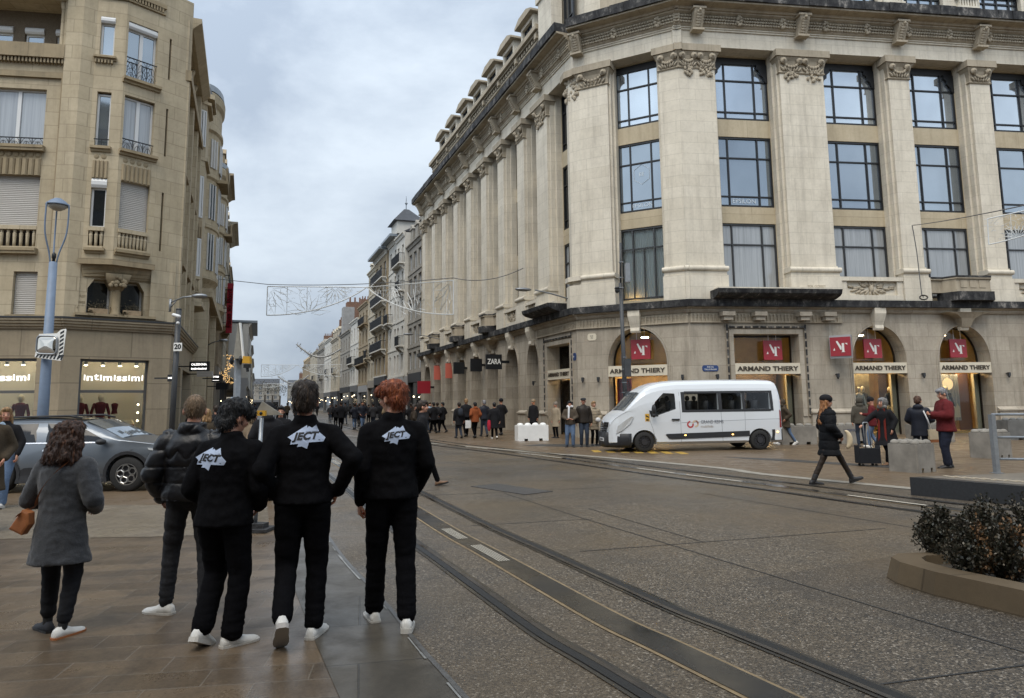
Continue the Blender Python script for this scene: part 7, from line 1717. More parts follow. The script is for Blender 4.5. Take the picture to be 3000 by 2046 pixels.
        for f,w_ in ((-.082,.018),(-.07,.037),(-.02,.043),(.04,.044),(.09,.05),(.14,.051),(.185,.04),(.208,.015)):
            c=base+d*f; rows.append([c+side*w_*x+up*z for x,z in ((-1,-.012),(1,-.012),(1.02,.02),(-1.02,.02))])
        q.grid(rows,True,True); me_=q.mesh('s'); me_.transform(S); link('sole',me_,sm['sole'],so_)
        if sm.get('boot'): 
            z=MB(); z.cap(an-V3(0,0,.02),an+(kn-an).normalized()*.13,.05,.055,12); add('boot_shaft',remeshed(z,.012,2),sm['upper'])
        elif voxel<.02: 
            z=MB(); z.sm=True; z.cap(an+V3(0,0,-.01),an+(kn-an).normalized()*.08,.036,.04,10); add('sock',z.mesh('k'),sm.get('sock',MATS.get('sock black') or principled('sock black',(.015,.015,.015),.9)))
    # jacket / coat
    kd=top['kind']; hem=top.get('hem',.88); fl=top.get('flare',1.0); lo=top.get('loose',1.0)*fat; cm=top['mat']
    j=MB(); ring=lambda z,rx,ry,oy=0: [tuple(V3(rx*lo*math.cos(2*PI*i/20),ry*lo*math.sin(2*PI*i/20)+oy,z)+LN(z)) for i in range(20)]
    zz=slouch
    secs=[(hem,.186*fl,.134*fl,0)] + ([(hem+.12,.172*(1+(fl-1)*.7),.122*(1+(fl-1)*.7),0)] if hem<.8 else []) + [(max(hem+.2,1.0),.163,.115,0),(1.12,.165,.112,0),(1.24,.178,.118,-.005),(1.32,.180,.116,-.01),(1.375-zz,.160,.104,-.01),(1.42-zz,.118,.085,-.008),(1.46-zz,.085,.07,0),(1.485-zz,.06,.06,0)]
    j.grid([ring(*q) for q in secs],True,True)
    for s,sh,el,wr,fd,pn,cu in W:
        j.cap(V3(s*.05,-.01,1.415-zz)+LN(1.4),sh+V3(0,0,-.01),.050*lo,.062*lo,12); j.cap(sh+V3(0,0,-.012),el,.069*lo*top.get('arm',1),.060*lo*top.get('arm',1),12); cf=el.lerp(wr,top.get('sleeve',.93)); j.cap(el,cf,.060*lo*top.get('arm',1),.045*lo*top.get('arm',1),12)
    if kd in('jacket','puffer'): j.lathe([(.072,0),(.078,.03),(.07,.07)],tuple(neck+V3(0,-.005,-.035)),16)
    if kd=='puffer': j.lathe([(.09,0),(.115,.03),(.11,.085),(.09,.10)],tuple(neck+V3(0,-.01,-.06)),16)
    if kd=='hooded': j.ell(neck+V3(0,-.07,.0),(.125,.075,.075),12,8); j.cap(neck+V3(-.07,0,0),neck+V3(.07,0,0),.045,.045,8)
    jme=remeshed(j,voxel,3 if kd!='puffer' else 2)
    if kd=='puffer':
        st=top.get('step',.13)
        def pf(co):
            z=co.z
            if z>1.22 and abs(co.x)<.17 and top.get('zig'): z=z*.6+.05*abs(((co.x*14)%2)-1)
            d_=abs(((z/st)%1)-.5)*2; return .006*(1-d_*d_)-.012*max(0,1-(1-d_)/.16)+.007*mnoise.noise(V3(co.x*8,co.y*8,co.z*18))+.003*mnoise.noise(co*30)
        displace(jme,pf)
    elif voxel<.02:
        def jf(co):
            f=mnoise.noise(V3(co.x*6,co.y*6,co.z*3.2)); g_=mnoise.noise(V3(co.x*9+co.z*8,co.y*9,co.z*9-co.x*5)); return .010*f+.009*(1-abs(g_)*2)*.6+.004*mnoise.noise(co*26)
        displace(jme,jf)
    J=add('coat' if hem<.75 else 'jacket',jme,cm)
    # hair and hats
    ht=hair['kind']; hm_=hair.get('mat'); nz=hair.get('rough',.012)
    if ht in ('short','bowl','messy','bob','long','crop','fringe','updo'):
        q=MB(); q.ell(Hp(0,-.022,.045),(.084,.098,.092),16,10,HR)
        if ht in('short','bowl','messy','fringe','bob','long'): q.ell(Hp(0,-.055,.0),(.076,.062,.078),14,8,HR); q.ell(Hp(0,.035,.09),(.066,.062,.045),12,8,HR)
        if ht=='crop': q=MB(); q.ell(Hp(0,-.018,.028),(.0765,.094,.094),16,10,HR)
        if ht=='bowl': q.ell(Hp(0,-.01,.06),(.096,.108,.072),16,8,HR); q.ell(Hp(-.03,.07,.06),(.06,.05,.04),10,6,HR)
        if ht=='fringe': q.ell(Hp(0,.0,.07),(.092,.108,.075),16,8,HR); q.ell(Hp(.02,.095,.055),(.055,.04,.035),10,6,HR); q.ell(Hp(0,-.06,-.03),(.082,.06,.07),12,8,HR)
        if ht=='messy': q.ell(Hp(0,-.02,.075),(.084,.094,.066),16,8,HR)
        if ht=='bob':
            for a in range(11): an=PI*(.02+.96*a/10)+PI; q.cap(Hp(.075*math.cos(an),.07*math.sin(an)-.01,.06),Hp(.125*math.cos(an),.10*math.sin(an)-.02,-.15-.02*(a%2)),.05,.044,8)
            q.ell(Hp(0,-.03,.03),(.105,.105,.105),14,8,HR)
        if ht=='long':
            L_=hair.get('len',.32)
            for a in range(9): an=PI*(.08+.84*a/8)+PI; ww=hair.get('wide',1); q.cap(Hp(.065*math.cos(an),.06*math.sin(an)-.01,.02),Hp(.085*math.cos(an),(.06*math.sin(an)-.04)*ww-.03*(ww-1)*4,-L_+.02*(a%3)),.038,.028*ww,8)
        hme=remeshed(q,max(.008,voxel*.7),1)
        if voxel<.03 and ht!='crop': displace(hme,lambda co: nz*(mnoise.noise(V3(co.x*48,co.y*48,co.z*12))+.6*mnoise.noise(V3(co.x*95,co.y*95,co.z*22))))
        add('hair',hme,hm_)
        if voxel<.0155: add('hair_strands',strands(hme,hair.get('n',2600),hair.get('sl',.035)),hm_)
    if ht=='cap' or hair.get('cap'):
        q=MB(); q.sm=True; q.ell(Hp(0,-.012,.065),(.100,.117,.085),16,10,HR); q.grid([[Hp(.075*math.cos(a),.07+.0*math.sin(a)+r*math.sin(a),.05-.012*abs(math.cos(a))) for a in [PI*i/10 for i in range(11)]] for r in (0,.09)]); hc=q.mesh('cap'); add('cap',hc,hair['hat'])
    if ht=='flatcap': q=MB(); q.ell(Hp(0,.01,.075),(.10,.125,.05),16,8,HR); q.ell(Hp(0,.10,.05),(.07,.05,.012),12,6,HR); add('flat_cap',remeshed(q,.01,2),hair['hat'])
    if ht=='beanie': q=MB(); q.ell(Hp(0,-.015,.06),(.096,.112,.095),16,10,HR); q.ell(Hp(0,-.015,.02),(.092,.107,.04),16,6,HR); add('beanie',remeshed(q,.012,2),hair['hat'])
    if ht=='hood' or hair.get('hood'): 
        q=MB(); q.ell(Hp(0,-.045,.02),(.115,.11,.13),16,10,HR); q.cap(Hp(-.07,.0,-.09),Hp(.07,.0,-.09),.06,.06,10)
        if hair.get('fur'): add('fur_hood',None or (lambda m_:(displace(m_,lambda co:.02*mnoise.noise(co*60)),m_)[1])(remeshed(q,.012,1)),hair['hat'])
        else: add('hood',remeshed(q,.014,2),hair['hat'])
    return P,J,k
BLK=cloth('black cotton twill',(.0045,.0045,.0055),.85,.25,spec=.07); BLK2=cloth('black trouser cloth',(.004,.004,.005),.9,.2,spec=.06); CHAR=cloth('charcoal denim',(.022,.023,.027),.85,.3); PUF=cloth('glossy black nylon',(.008,.0085,.011),.42,.45,30,spec=.4); GREYW=cloth('grey wool',(.042,.045,.051),.95,.5,90,sheen=.2)
JEAN=cloth('blue denim',(.10,.15,.24),.85,.3); DJEAN=cloth('dark denim',(.03,.04,.06),.85,.3)
WS=dict(upper=plain('white leather',(.62,.61,.58),.45,.08,20,.15),sole=principled('off white rubber',(.5,.48,.44),.6)); BS=dict(upper=plain('black leather',(.02,.02,.022),.5,.3,20,.2),sole=principled('black sole',(.015,.015,.015),.6)); BOOT=dict(upper=MATS['black leather'],sole=MATS['black sole'],boot=True)
GUM=dict(upper=MATS['white leather'],sole=principled('gum sole',(.35,.13,.045),.5)); DKS=dict(upper=plain('dark suede',(.02,.022,.028),.8,.4,30,.3),sole=MATS['black sole']); BRS=dict(upper=plain('brown leather',(.16,.09,.05),.5,.2,20,.1),sole=MATS['black sole'])
BW=dict(upper=MATS['white leather'],sole=MATS['off white rubber'])
H_RED=hairm('ginger hair',(.20,.045,.012),(.42,.13,.035)); H_BRN=hairm('dark brown hair',(.022,.013,.008),(.07,.04,.02)); H_BLK=hairm('black hair',(.006,.006,.007),(.022,.022,.025)); H_WAV=hairm('chestnut wavy hair',(.035,.014,.007),(.13,.05,.02)); H_GRY=hairm('grey hair',(.22,.22,.23)); H_BLD=hairm('light brown crop',(.19,.125,.07),(.30,.2,.13)); H_BLO=hairm('blond hair',(.28,.17,.08)); H_GIN=hairm('long auburn hair',(.30,.13,.05),(.5,.27,.12))
def decal(P,J,k,yc,W,label_rot=0,xc=0):
    """star shaped emblem with four letters, laid on the back of the jacket"""
    me=J.data; bv=BVHTree.FromPolygons([v.co for v in me.vertices],[p.vertices for p in me.polygons])
    import bmesh
    co_,si=math.cos(R(label_rot)),math.sin(R(label_rot))
    nx_,nz_=8,7; G_=[[0]*(nx_+1) for _ in range(nz_+1)]
    for j_ in range(nz_+1):
        for i_ in range(nx_+1):
            x_=(-.6+1.2*i_/nx_)*W+xc; z_=(-.45+.9*j_/nz_)*W+yc*k; h=bv.ray_cast(V3(x_,-1,z_),V3(0,1,0)); G_[j_][i_]=h[0].y if h[0] is not None else -.14*k
    for it in range(2): G_=[[min(G_[j_][i_],sum(G_[max(0,min(nz_,j_+b1))][max(0,min(nx_,i_+a1))] for a1,b1 in ((0,0),(1,0),(-1,0),(0,1),(0,-1)))/5+.0) for i_ in range(nx_+1)] for j_ in range(nz_+1)]
    def proj(x,z,off):
        x,z=(x*co_-z*si)*W,(x*si+z*co_)*W; fx=max(0,min(nx_-1e-4,(x/W+.6)/1.2*nx_)); fz=max(0,min(nz_-1e-4,(z/W+.45)/.9*nz_)); i_,j_=int(fx),int(fz); fx-=i_; fz-=j_
        y=(G_[j_][i_]*(1-fx)+G_[j_][i_+1]*fx)*(1-fz)+(G_[j_+1][i_]*(1-fx)+G_[j_+1][i_+1]*fx)*fz
        return V3(x+xc,y-off,z+yc*k)
    star=[(-.5,.03),(.01,.33),(.025,.255),(.06,.30),(.145,.25),(.26,.33),(.335,.125),(.365,.095),(.5,-.03),(.395,-.06),(.44,-.135),(.065,-.135),(.01,-.305),(-.125,-.23),(-.25,-.24),(-.21,-.155),(-.43,-.165),(-.335,-.07),(-.395,-.045)]
    bm=bmesh.new(); vs=[bm.verts.new((x,0,z)) for x,z in star]; bm.faces.new(vs); bmesh.ops.triangulate(bm,faces=bm.faces[:]); bmesh.ops.subdivide_edges(bm,edges=bm.edges[:],cuts=3,use_grid_fill=True); bmesh.ops.triangulate(bm,faces=bm.faces[:])
    m_=bpy.data.meshes.new('emblem'); bm.to_mesh(m_); bm.free()
    for v in m_.vertices: v.co=proj(v.co.x,v.co.z,.006)
    e=link('emblem',m_,M_EMB,J)
    def put(vs,fs,off,nm):
        m2=bpy.data.meshes.new(nm); m2.from_pydata([tuple(proj(x,z,off)) for x,z in vs],[],fs); link(nm,m2,M_BKL,e)
    vs,fs=text_mesh('JECT',.26,0,shear=.28,bold=.012,spacing=1.03); w_=max(v.x for v in vs)-min(v.x for v in vs); cx=(max(v.x for v in vs)+min(v.x for v in vs))/2
    put([((v.x-cx)*.73/w_-.02,v.y*1.0+.035) for v in vs],fs,.0085,'lettering')
    put([(-.34,-.10),(.36,-.075),(.36,-.092),(-.34,-.117)],[(0,1,2,3)],.009,'underline')
    put([(-.02,.155),(.30,.17),(.30,.163),(-.02,.148)],[(0,1,2,3)],.009,'underline')
M_EMB=principled('pale blue print',(.42,.50,.66),.6); M_BKL=principled('print black',(.008,.008,.01),.7)
hang=lambda s,x=.27,y=.02,z=.86: ((s*.245,-.02,1.13),(s*x,y,z),(0,.1,-1),(-s,0,0),.55)
pock=lambda s: ((s*.27,-.07,1.14),(s*.20,.10,.98),(-s*.4,.6,-.8),(-s,0,0),.4)
up_=lambda a,t=(0,1,0): (a,t)
# P5 ginger
P,J,k=person((-.935,5.48),-14,1.83,'young man with ginger bowl cut hair in a black jacket with pale star print',
  [((-.11,.14,.075),(-.15,1,0)),((.10,-.16,.09),(.15,1,-.08))],[((-.215,-.05,1.12),(-.225,.06,.86),(0,.05,-1),(1,.2,0),1.15),((.255,-.02,1.13),(.19,.14,.92),(-.2,.3,-1),(-1,0,0),.6)],
  dict(kind='jacket',mat=BLK,hem=.89,loose=1.06,arm=.94),dict(mat=BLK2,loose=1.08,cuff=1.15),WS,dict(kind='bowl',mat=H_RED,rough=.012),voxel=.0125,head=(-38,4),shoulder=.2)
decal(P,J,k,1.345,.215,4,.02)
# P4
P,J,k=person((-1.53,5.2),-13,1.82,'tall man with short brown hair and black star print jacket, elbows out, hands at hips',
  [((-.10,-.24,.20),(-.1,.75,-.65)),((.09,.02,.075),(.35,1,0))],[((-.27,-.12,1.15),(-.20,.02,.97),(.6,.5,-.5),(1,0,-.3),.5),((.34,-.12,1.21),(.225,.03,.96),(-.8,.4,-.3),(-.6,0,-.4),.5)],
  dict(kind='jacket',mat=BLK,hem=.91,loose=1.06,arm=.98),dict(mat=BLK2,loose=1.10,cuff=1.1),[dict(upper=MATS['white leather'],sole=principled('grey sole',(.34,.32,.30),.6)),BW],dict(kind='messy',mat=H_BRN,rough=.010),voxel=.0125,head=(6,0),shoulder=.2)
decal(P,J,k,1.36,.262,2,0.02)
# P3
P,J,k=person((-2.06,5.10),2,1.69,'shorter man with thick black hair and a black star print jacket beside the puffer jacket',
  [((-.10,-.07,.125),(.1,.9,-.42)),((.10,-.03,.075),(.75,.8,0))],[((-.25,-.02,1.10),(-.17,.16,.95),(.5,.6,-.4),(1,0,0),.5),((.27,-.02,1.11),(.2,.15,.95),(-.5,.6,-.4),(-1,0,0),.5)],
  dict(kind='jacket',mat=BLK,hem=.84,loose=1.16,arm=1.0),dict(mat=BLK2,loose=1.18,cuff=1.2),WS,dict(kind='fringe',mat=H_BLK,rough=.016),voxel=.0125,head=(38,14),headfwd=.02,shoulder=.195,fat=1.0,lean=(.035,.0))
decal(P,J,k,1.32,.25,-3,-.06)
# P2
P,J,k=person((-2.62,5.80),-6,1.75,'man with thinning cropped hair in a glossy black quilted puffer jacket and charcoal jeans',
  [((-.17,.05,.075),(-.95,.35,0)),((.16,-.05,.075),(.1,1,0))],[((-.29,-.05,1.11),(-.25,.08,.90),(.3,.6,-.6),(1,0,0),.5),((.29,-.05,1.11),(.25,.08,.90),(-.3,.6,-.6),(-1,0,0),.5)],
  dict(kind='puffer',mat=PUF,hem=.90,loose=1.2,arm=1.12,zig=True),dict(mat=CHAR,loose=1.0),WS,dict(kind='crop',mat=H_BLD),voxel=.0125,head=(-12,6),headfwd=.01,shoulder=.2)
# P1
P,J,k=person((-3.36,5.34),4,1.56,'woman with shoulder length wavy chestnut hair in a grey wool coat seen from behind',
  [((-.13,.09,.075),(-.9,.55,0)),((.10,-.05,.075),(.3,1,0))],[((-.30,.0,1.08),(-.12,.22,1.02),(.6,.6,-.1),(0,0,-1),.5),((.28,-.02,1.09),(.14,.22,.98),(-.6,.6,-.1),(0,0,-1),.5)],
  dict(kind='coat',mat=GREYW,hem=.58,flare=1.2,loose=1.14,arm=1.12),dict(mat=cloth('black jeans',(.010,.0105,.013),.85,.3),loose=1.05,len=.86),[DKS,GUM],dict(kind='bob',mat=H_WAV,rough=.02),voxel=.013,head=(14,8),headfwd=.03,gender='f',shoulder=.19,slouch=.02)
bv=BVHTree.FromPolygons([v.co for v in J.data.vertices],[p.vertices for p in J.data.polygons])
m=MB(); L_=[];R2=[]
for i in range(17):
    t_=i/16; x=.09-.33*t_; z=1.25-.40*t_; h_=bv.ray_cast(V3(x,-1,z),V3(0,1,0)); y=(h_[0].y if h_[0] else -.15)-.024; L_.append((x+.012,y,z+.014)); R2.append((x-.012,y,z-.014))
for i in range(1,16): L_[i]=(L_[i][0],min(L_[i][1],(L_[i-1][1]+L_[i+1][1])/2),L_[i][2]); R2[i]=(R2[i][0],min(R2[i][1],(R2[i-1][1]+R2[i+1][1])/2),R2[i][2])
m.grid([L_,R2]); off=V3(*L_[-1])
bg=empty('shoulder_bag',(-3.36,5.34,0),'small tan leather shoulder bag worn across the grey coat','bag',rz=-R(4))
def lk(n_,mb,mat,par,fixn=True): me_=mb.mesh(n_,fixn=fixn); return link(n_,me_,mat,par)
M_TANL=plain('tan leather',(.30,.11,.04),.5,.2,20,.2); lk('strap',m,M_TANL,bg,False)
m=MB(); c=off+V3(-.015,.03,-.05); rows=[]
for d_,r in ((-.035,.82),(-.03,1),(.03,1),(.035,.82)): rows.append([(c.x+.03+x*r*.62,c.y+.03+d_,c.z+.02+z*r*.62) for x,z in ((-.13,-.09),(.03,-.16),(.11,-.04),(.10,.09),(.02,.13))])
m.grid(rows,True,True); lk('bag_body',m,M_TANL,bg)
# helpers for standing and walking figures ------------------------------------
def walk(st=.3,ph=1): return [((-.08,st*ph,.085 if ph>0 else .13),(0,1,.25 if ph>0 else -.55)),((.08,-st*ph,.13 if ph>0 else .085),(0,1,-.55 if ph>0 else .25))]
stand=[((-.10,.0,.075),(-.2,1,0)),((.10,.0,.075),(.2,1,0))]
def gp(u,v): # ground point under a photo pixel
    d=cam.matrix_world.to_3x3()@Vector((u-1500,-(v-921),-2050)); t_=-H/d.z; p=cam.matrix_world.translation+d*t_; return (p.x,p.y)
def at(u,y): p=top_at(u,1170,y); return (p.x,p.y)
phone_arms=[((-.27,.03,1.15),(-.07,.28,1.16),(.4,.8,.2),(0,0,1),.7),((.27,.03,1.15),(.09,.26,1.15),(-.5,.7,.2),(0,0,1),.7)]
hangs=[hang(-1),hang(1)]; pocks=[pock(-1),pock(1)]
C=lambda n_,c,**k_: cloth(n_,c,**k_)
NAVY=C('navy padded nylon',(.012,.014,.022),rough=.6); BURG=C('burgundy wool',(.10,.012,.014)); BROWN=C('brown parka',(.055,.042,.028)); BEIGE=C('beige coat',(.28,.23,.165)); BLKC=C('black coat cloth',(.010,.010,.012)); RUST=C('rust orange padded cloth',(.22,.06,.02)); OLV=C('olive grey cloth',(.07,.063,.05)); LBLU=C('light blue cloth',(.25,.33,.42)); TIGHT=C('sheer dark tights',(.022,.015,.011),rough=.6)
M_WSC=C('white knit',(.6,.6,.6)); M_BAGC=plain('cream bag',(.55,.45,.30),.6,.1,10,.1)
v2=.02
# P7 and the cropped figure at the left edge
P,J,k=person(at(22,11.9),165,1.66,'blonde woman in an open black jacket and blue jeans at the left edge',walk(.12,1),[((-.28,.0,1.14),(-.26,.12,.92),(0,.2,-1),(1,0,0),.5),((.27,.02,1.15),(.2,.22,1.1),(-.2,.5,.6),(-1,0,0),.9)],dict(kind='jacket',mat=BLKC,hem=.80,loose=1.1),dict(mat=JEAN,loose=1.35),WS,dict(kind='long',mat=H_BLO,len=.26),voxel=v2,head=(-20,0),gender='f',face=True)
m=MB(); m.sm=True; m.ell((0,.125,1.22),(.085,.03,.2),10,8); lk('pullover',m,LBLU,P)
person(at(-22,9.6),150,1.72,'figure in a brown coat cut off by the left edge of the photo',stand,pocks,dict(kind='coat',mat=BROWN,hem=.55,loose=1.15,flare=1.1),dict(mat=BLK2),BS,dict(kind='short',mat=H_BRN),voxel=v2,res_hands=False)
# P6 hidden walker behind the ginger man
person((-1.83,14.25),80,1.7,'walker in dark clothes and brown shoes, hidden behind the ginger man except one trailing foot',walk(.33,-1)[::-1] if False else walk(.33,1),hangs,dict(kind='jacket',mat=BLKC),dict(mat=BLK2),BRS,dict(kind='short',mat=H_BRN),voxel=v2,res_hands=False)
# P8 woman with cap
P,J,k=person(((5.72+6.59)/2,13.88),92,1.71,'woman in a black cap and long black puffer coat striding right, with long auburn hair',
 [((-.07,.44,.11),(0,1,.38)),((.07,-.38,.075),(0,1,0))],[((-.25,-.04,1.14),(-.2,.12,.92),(.3,.5,-.8),(1,0,0),.5),((.25,-.05,1.14),(.22,.14,.95),(-.3,.5,-.8),(-1,0,0),.5)],
 dict(kind='puffer',mat=C('matt black nylon',(.006,.0065,.008),rough=.75,spec=.15),hem=.56,loose=1.34,arm=1.15,flare=1.16,step=.17),dict(mat=TIGHT,loose=.92),BOOT,dict(kind='long',mat=H_GIN,len=.40,wide=1.12,cap=True,hat=BLKC),voxel=.018,head=(0,4),gender='f',face=True)
hb=empty('handbag',tuple(Vector((6.15,13.88,0))),'cream half moon handbag at the hip of the striding woman in the cap','bag',rz=-R(92))
m=MB(); m.sm=True; m.tube([(.27,.20+.10*math.cos(a),.86+.17*math.sin(a)) for a in [-1.2+2.6*q/12 for q in range(13)]],[.02,.035,.045,.05,.055,.055,.055,.052,.048,.042,.035,.028,.015],8); lk('bag_body',m,M_BAGC,hb)
# P9 with suitcase
P9=gp(2605,1362)
P,J,k=person(P9,-118,1.66,'man in a black parka with grey fur hood and red scarf pulling a black suitcase',[((-.10,.20,.075),(0,1,0)),((.10,-.26,.12),(0,1,-.4))],
 [((-.28,.02,1.15),(-.26,.14,.92),(0,.3,-1),(1,0,0),.5),((.33,.22,1.2),(.36,.46,1.03),(.1,.8,-.4),(0,-.2,-1),1.1)],dict(kind='coat',mat=BLKC,hem=.50,loose=1.25,flare=1.5),dict(mat=BLK2),BRS,dict(kind='short',mat=H_GRY,hood=True,fur=True,hat=hairm('grey fur',(.16,.155,.145))),voxel=v2,head=(0,0),lean=(0,.08),face=True,slouch=.02)
sc=MB(); sc.sm=True
for s in (-1,1): sc.grid([[(s*.07+w_*.028+s*.02*i/8,.15+.03*i/8+.08*(1-i/8)*0,1.42-.85*i/8) for w_ in (-1,1)] for i in range(9)])
lk('scarf',sc,C('red woven scarf',(.14,.018,.012)),P,False)
cs=gp(2544,1366); su=empty('suitcase',(cs[0],cs[1],0),'small black wheeled suitcase with raised handle','suitcase')
m=MB(); m.ext([(-.26,.08),(-.24,.07),(.24,.07),(.26,.08),(.26,.5),(.24,.43),(-.24,.43),(-.26,.5)],-.12,.12); m.v=[Vector((cs[0]+a,cs[1]+b_,z)) for a,b_,z in m.lv]; m.build('shell',C('black suitcase fabric',(.012,.013,.016),rough=.6),su)
for a in (-.16,.16):
    for b_ in (-.09,.09): m=MB(); m.lathe([(.03,0),(.03,.03)],(cs[0]+a,cs[1]+b_,.032),10,'y'); m.build('wheel',M_TYRE,su)
m=MB(); m.sm=True; m.tube([(cs[0]-.03,cs[1],.43),(cs[0]-.06,cs[1],1.02),(cs[0]-.05,cs[1],1.05),(cs[0]+.05,cs[1],1.05),(cs[0]+.065,cs[1],1.02),(cs[0]+.10,cs[1],.43)],.013,8); m.build('handle',M_GALV2,su)
# P10 P11
P10=at(2688,17.6)
person(P10,35,1.68,'woman in a navy padded coat seen from behind, white strap down her back',stand,[((-.27,.03,1.14),(-.16,.22,1.02),(.5,.6,0),(0,0,1),.6),((.28,.05,1.14),(.16,.27,1.08),(-.3,.8,.2),(0,0,1),.6)],dict(kind='hooded',mat=NAVY,hem=.72,loose=1.2,arm=1.15),dict(mat=DJEAN),BS,dict(kind='short',mat=hairm('auburn brown hair',(.07,.03,.015)),rough=.012),voxel=v2,head=(10,10),gender='f')
bb=empty('handbag',(P10[0],P10[1],0),'cream and brown handbag hanging from the white strap of the navy coated woman','bag')
m=MB(); m.sm=True; m.tube([(P10[0]+.02,P10[1]-.17,1.32),(P10[0]+.09,P10[1]-.2,1.1),(P10[0]+.17,P10[1]-.17,.86)],.016,6); lk('strap',m,M_WSC,bb); bb.children[0].location=(-P10[0],-P10[1],0)
m=MB(); m.box(P10[0]+.10,P10[0]+.36,P10[1]-.22,P10[1]-.13,.62,.86); o_=lk('bag_body',m,M_BAGC,bb); o_.location=(-P10[0],-P10[1],0)
m=MB(); m.box(P10[0]+.12,P10[0]+.37,P10[1]-.224,P10[1]-.12,.55,.62); o_=lk('bag_base',m,M_TANL,bb); o_.location=(-P10[0],-P10[1],0)
P,J,k=person(gp(2782,1372),-82,1.86,'man with grey hair and glasses in a burgundy jacket looking at his phone',[((-.10,.08,.075),(0,1,0)),((.11,-.06,.075),(.2,1,0))],phone_arms,dict(kind='jacket',mat=BURG,hem=.80,loose=1.36,arm=1.2),dict(mat=C('dark blue trousers',(.012,.015,.028)),loose=1.3),BS,dict(kind='short',mat=H_GRY,rough=.008),voxel=.018,head=(-12,22),lean=(0,.0),face=True,fat=1.03,headfwd=.02)
m=MB(); m.box(-.035,.04,.33,.345,1.17,1.30); ph=lk('mobile_phone',m,M_FRB,None); ph.location=P.location; ph.rotation_euler=P.rotation_euler; tag(ph,'dark phone held by the man in the burgundy jacket','phone')
# P12 P13 P14
person(at(2516,24.2),10,1.68,'person in a grey brown hooded jacket standing before the arch window, back to the square',stand,hangs,dict(kind='hooded',mat=OLV,hem=.80,loose=1.15),dict(mat=DJEAN),BS,dict(kind='hood',hat=OLV),voxel=.024,res_hands=False)
person(at(2551,23.6),-55,1.66,'person in a burgundy coat and black beanie looking down before the arch window',walk(.12,1),phone_arms,dict(kind='coat',mat=C('dark burgundy coat',(.09,.010,.012)),hem=.75,loose=1.15),dict(mat=JEAN),WS,dict(kind='beanie',hat=BLKC,mat=H_BLK),voxel=.024,head=(0,20),face=True)
person(gp(2306,1304),-95,1.64,'walker in a brown hooded parka and blue jeans half hidden behind the minibus rear',walk(.3,-1),pocks,dict(kind='hooded',mat=BROWN,hem=.66,loose=1.2),dict(mat=JEAN,loose=.95),WS,dict(kind='hood',hat=BROWN),voxel=.024,lean=(0,.1),res_hands=False)
# trio and neighbours
sx=gp(1672,1311)
P,J,k=person(sx,186,1.66,'dark haired woman with a long white scarf and jeans, left of the flat cap man',[((-.10,.0,.075),(-.2,1,0)),((.14,-.05,.075),(.2,1,0))],[((-.27,.02,1.15),(-.12,.22,1.05),(.6,.5,0),(0,0,1),.6),((.27,.02,1.15),(.12,.24,1.06),(-.6,.5,0),(0,0,1),.6)],dict(kind='jacket',mat=C('taupe jacket',(.07,.055,.04)),hem=.85,loose=1.15),dict(mat=JEAN,loose=1.2),BS,dict(kind='long',mat=H_BLK,len=.2),voxel=.022,gender='f',face=True)
m=MB(); m.sm=True; m.cap((-.08,.06,1.46),(.08,.06,1.46),.045,.045,8); m.cap((.03,.12,1.42),(.05,.16,1.05),.04,.035,8); lk('scarf',m,M_WSC,P)
person(gp(1712,1310),178,1.78,'man in a dark flat cap and dark leather jacket standing between two women',stand,hangs,dict(kind='jacket',mat=C('dark brown leather',(.022,.017,.013),rough=.5),hem=.84,loose=1.18,arm=1.1),dict(mat=DJEAN,loose=1.1),BS,dict(kind='flatcap',hat=C('dark tweed',(.03,.032,.035))),voxel=.022,face=True)
P,J,k=person(gp(1742,1306),160,1.64,'woman in a long beige quilted coat, right of the flat cap man',stand,[((-.30,.0,1.14),(-.12,.2,1.03),(.6,.5,0),(0,0,1),.6),hang(1)],dict(kind='puffer',mat=BEIGE,hem=.62,loose=1.2,arm=1.15,step=.12),dict(mat=BLK2),BS,dict(kind='short',mat=H_BLO),voxel=.022,gender='f',face=True)
m=MB(); m.sm=True; m.ell((-.05,.24,.95),(.11,.05,.09),10,8); hbx=lk('handbag',m,M_WSC,None); hbx.location=P.location; hbx.rotation_euler=P.rotation_euler; tag(hbx,'white handbag held by the woman in the beige quilted coat','bag')
person(gp(1630,1284),-130,1.62,'old woman in a beige coat and striped woollen hat by the store wall',stand,hangs,dict(kind='coat',mat=BEIGE,hem=.55,loose=1.2,flare=1.1),dict(mat=BLK2),BS,dict(kind='beanie',hat=C('striped wool',(.2,.17,.14)),mat=H_GRY),voxel=.024,face=True,gender='f')
person(at(1562,34.6),-140,1.76,'man in a long black coat and pale cap behind the white concrete block',stand,hangs,dict(kind='coat',mat=BLKC,hem=.6,loose=1.2),dict(mat=BLK2),BS,dict(kind='beanie',hat=C('pale cap cloth',(.25,.2,.14))),voxel=.028,face=True,res_hands=False)
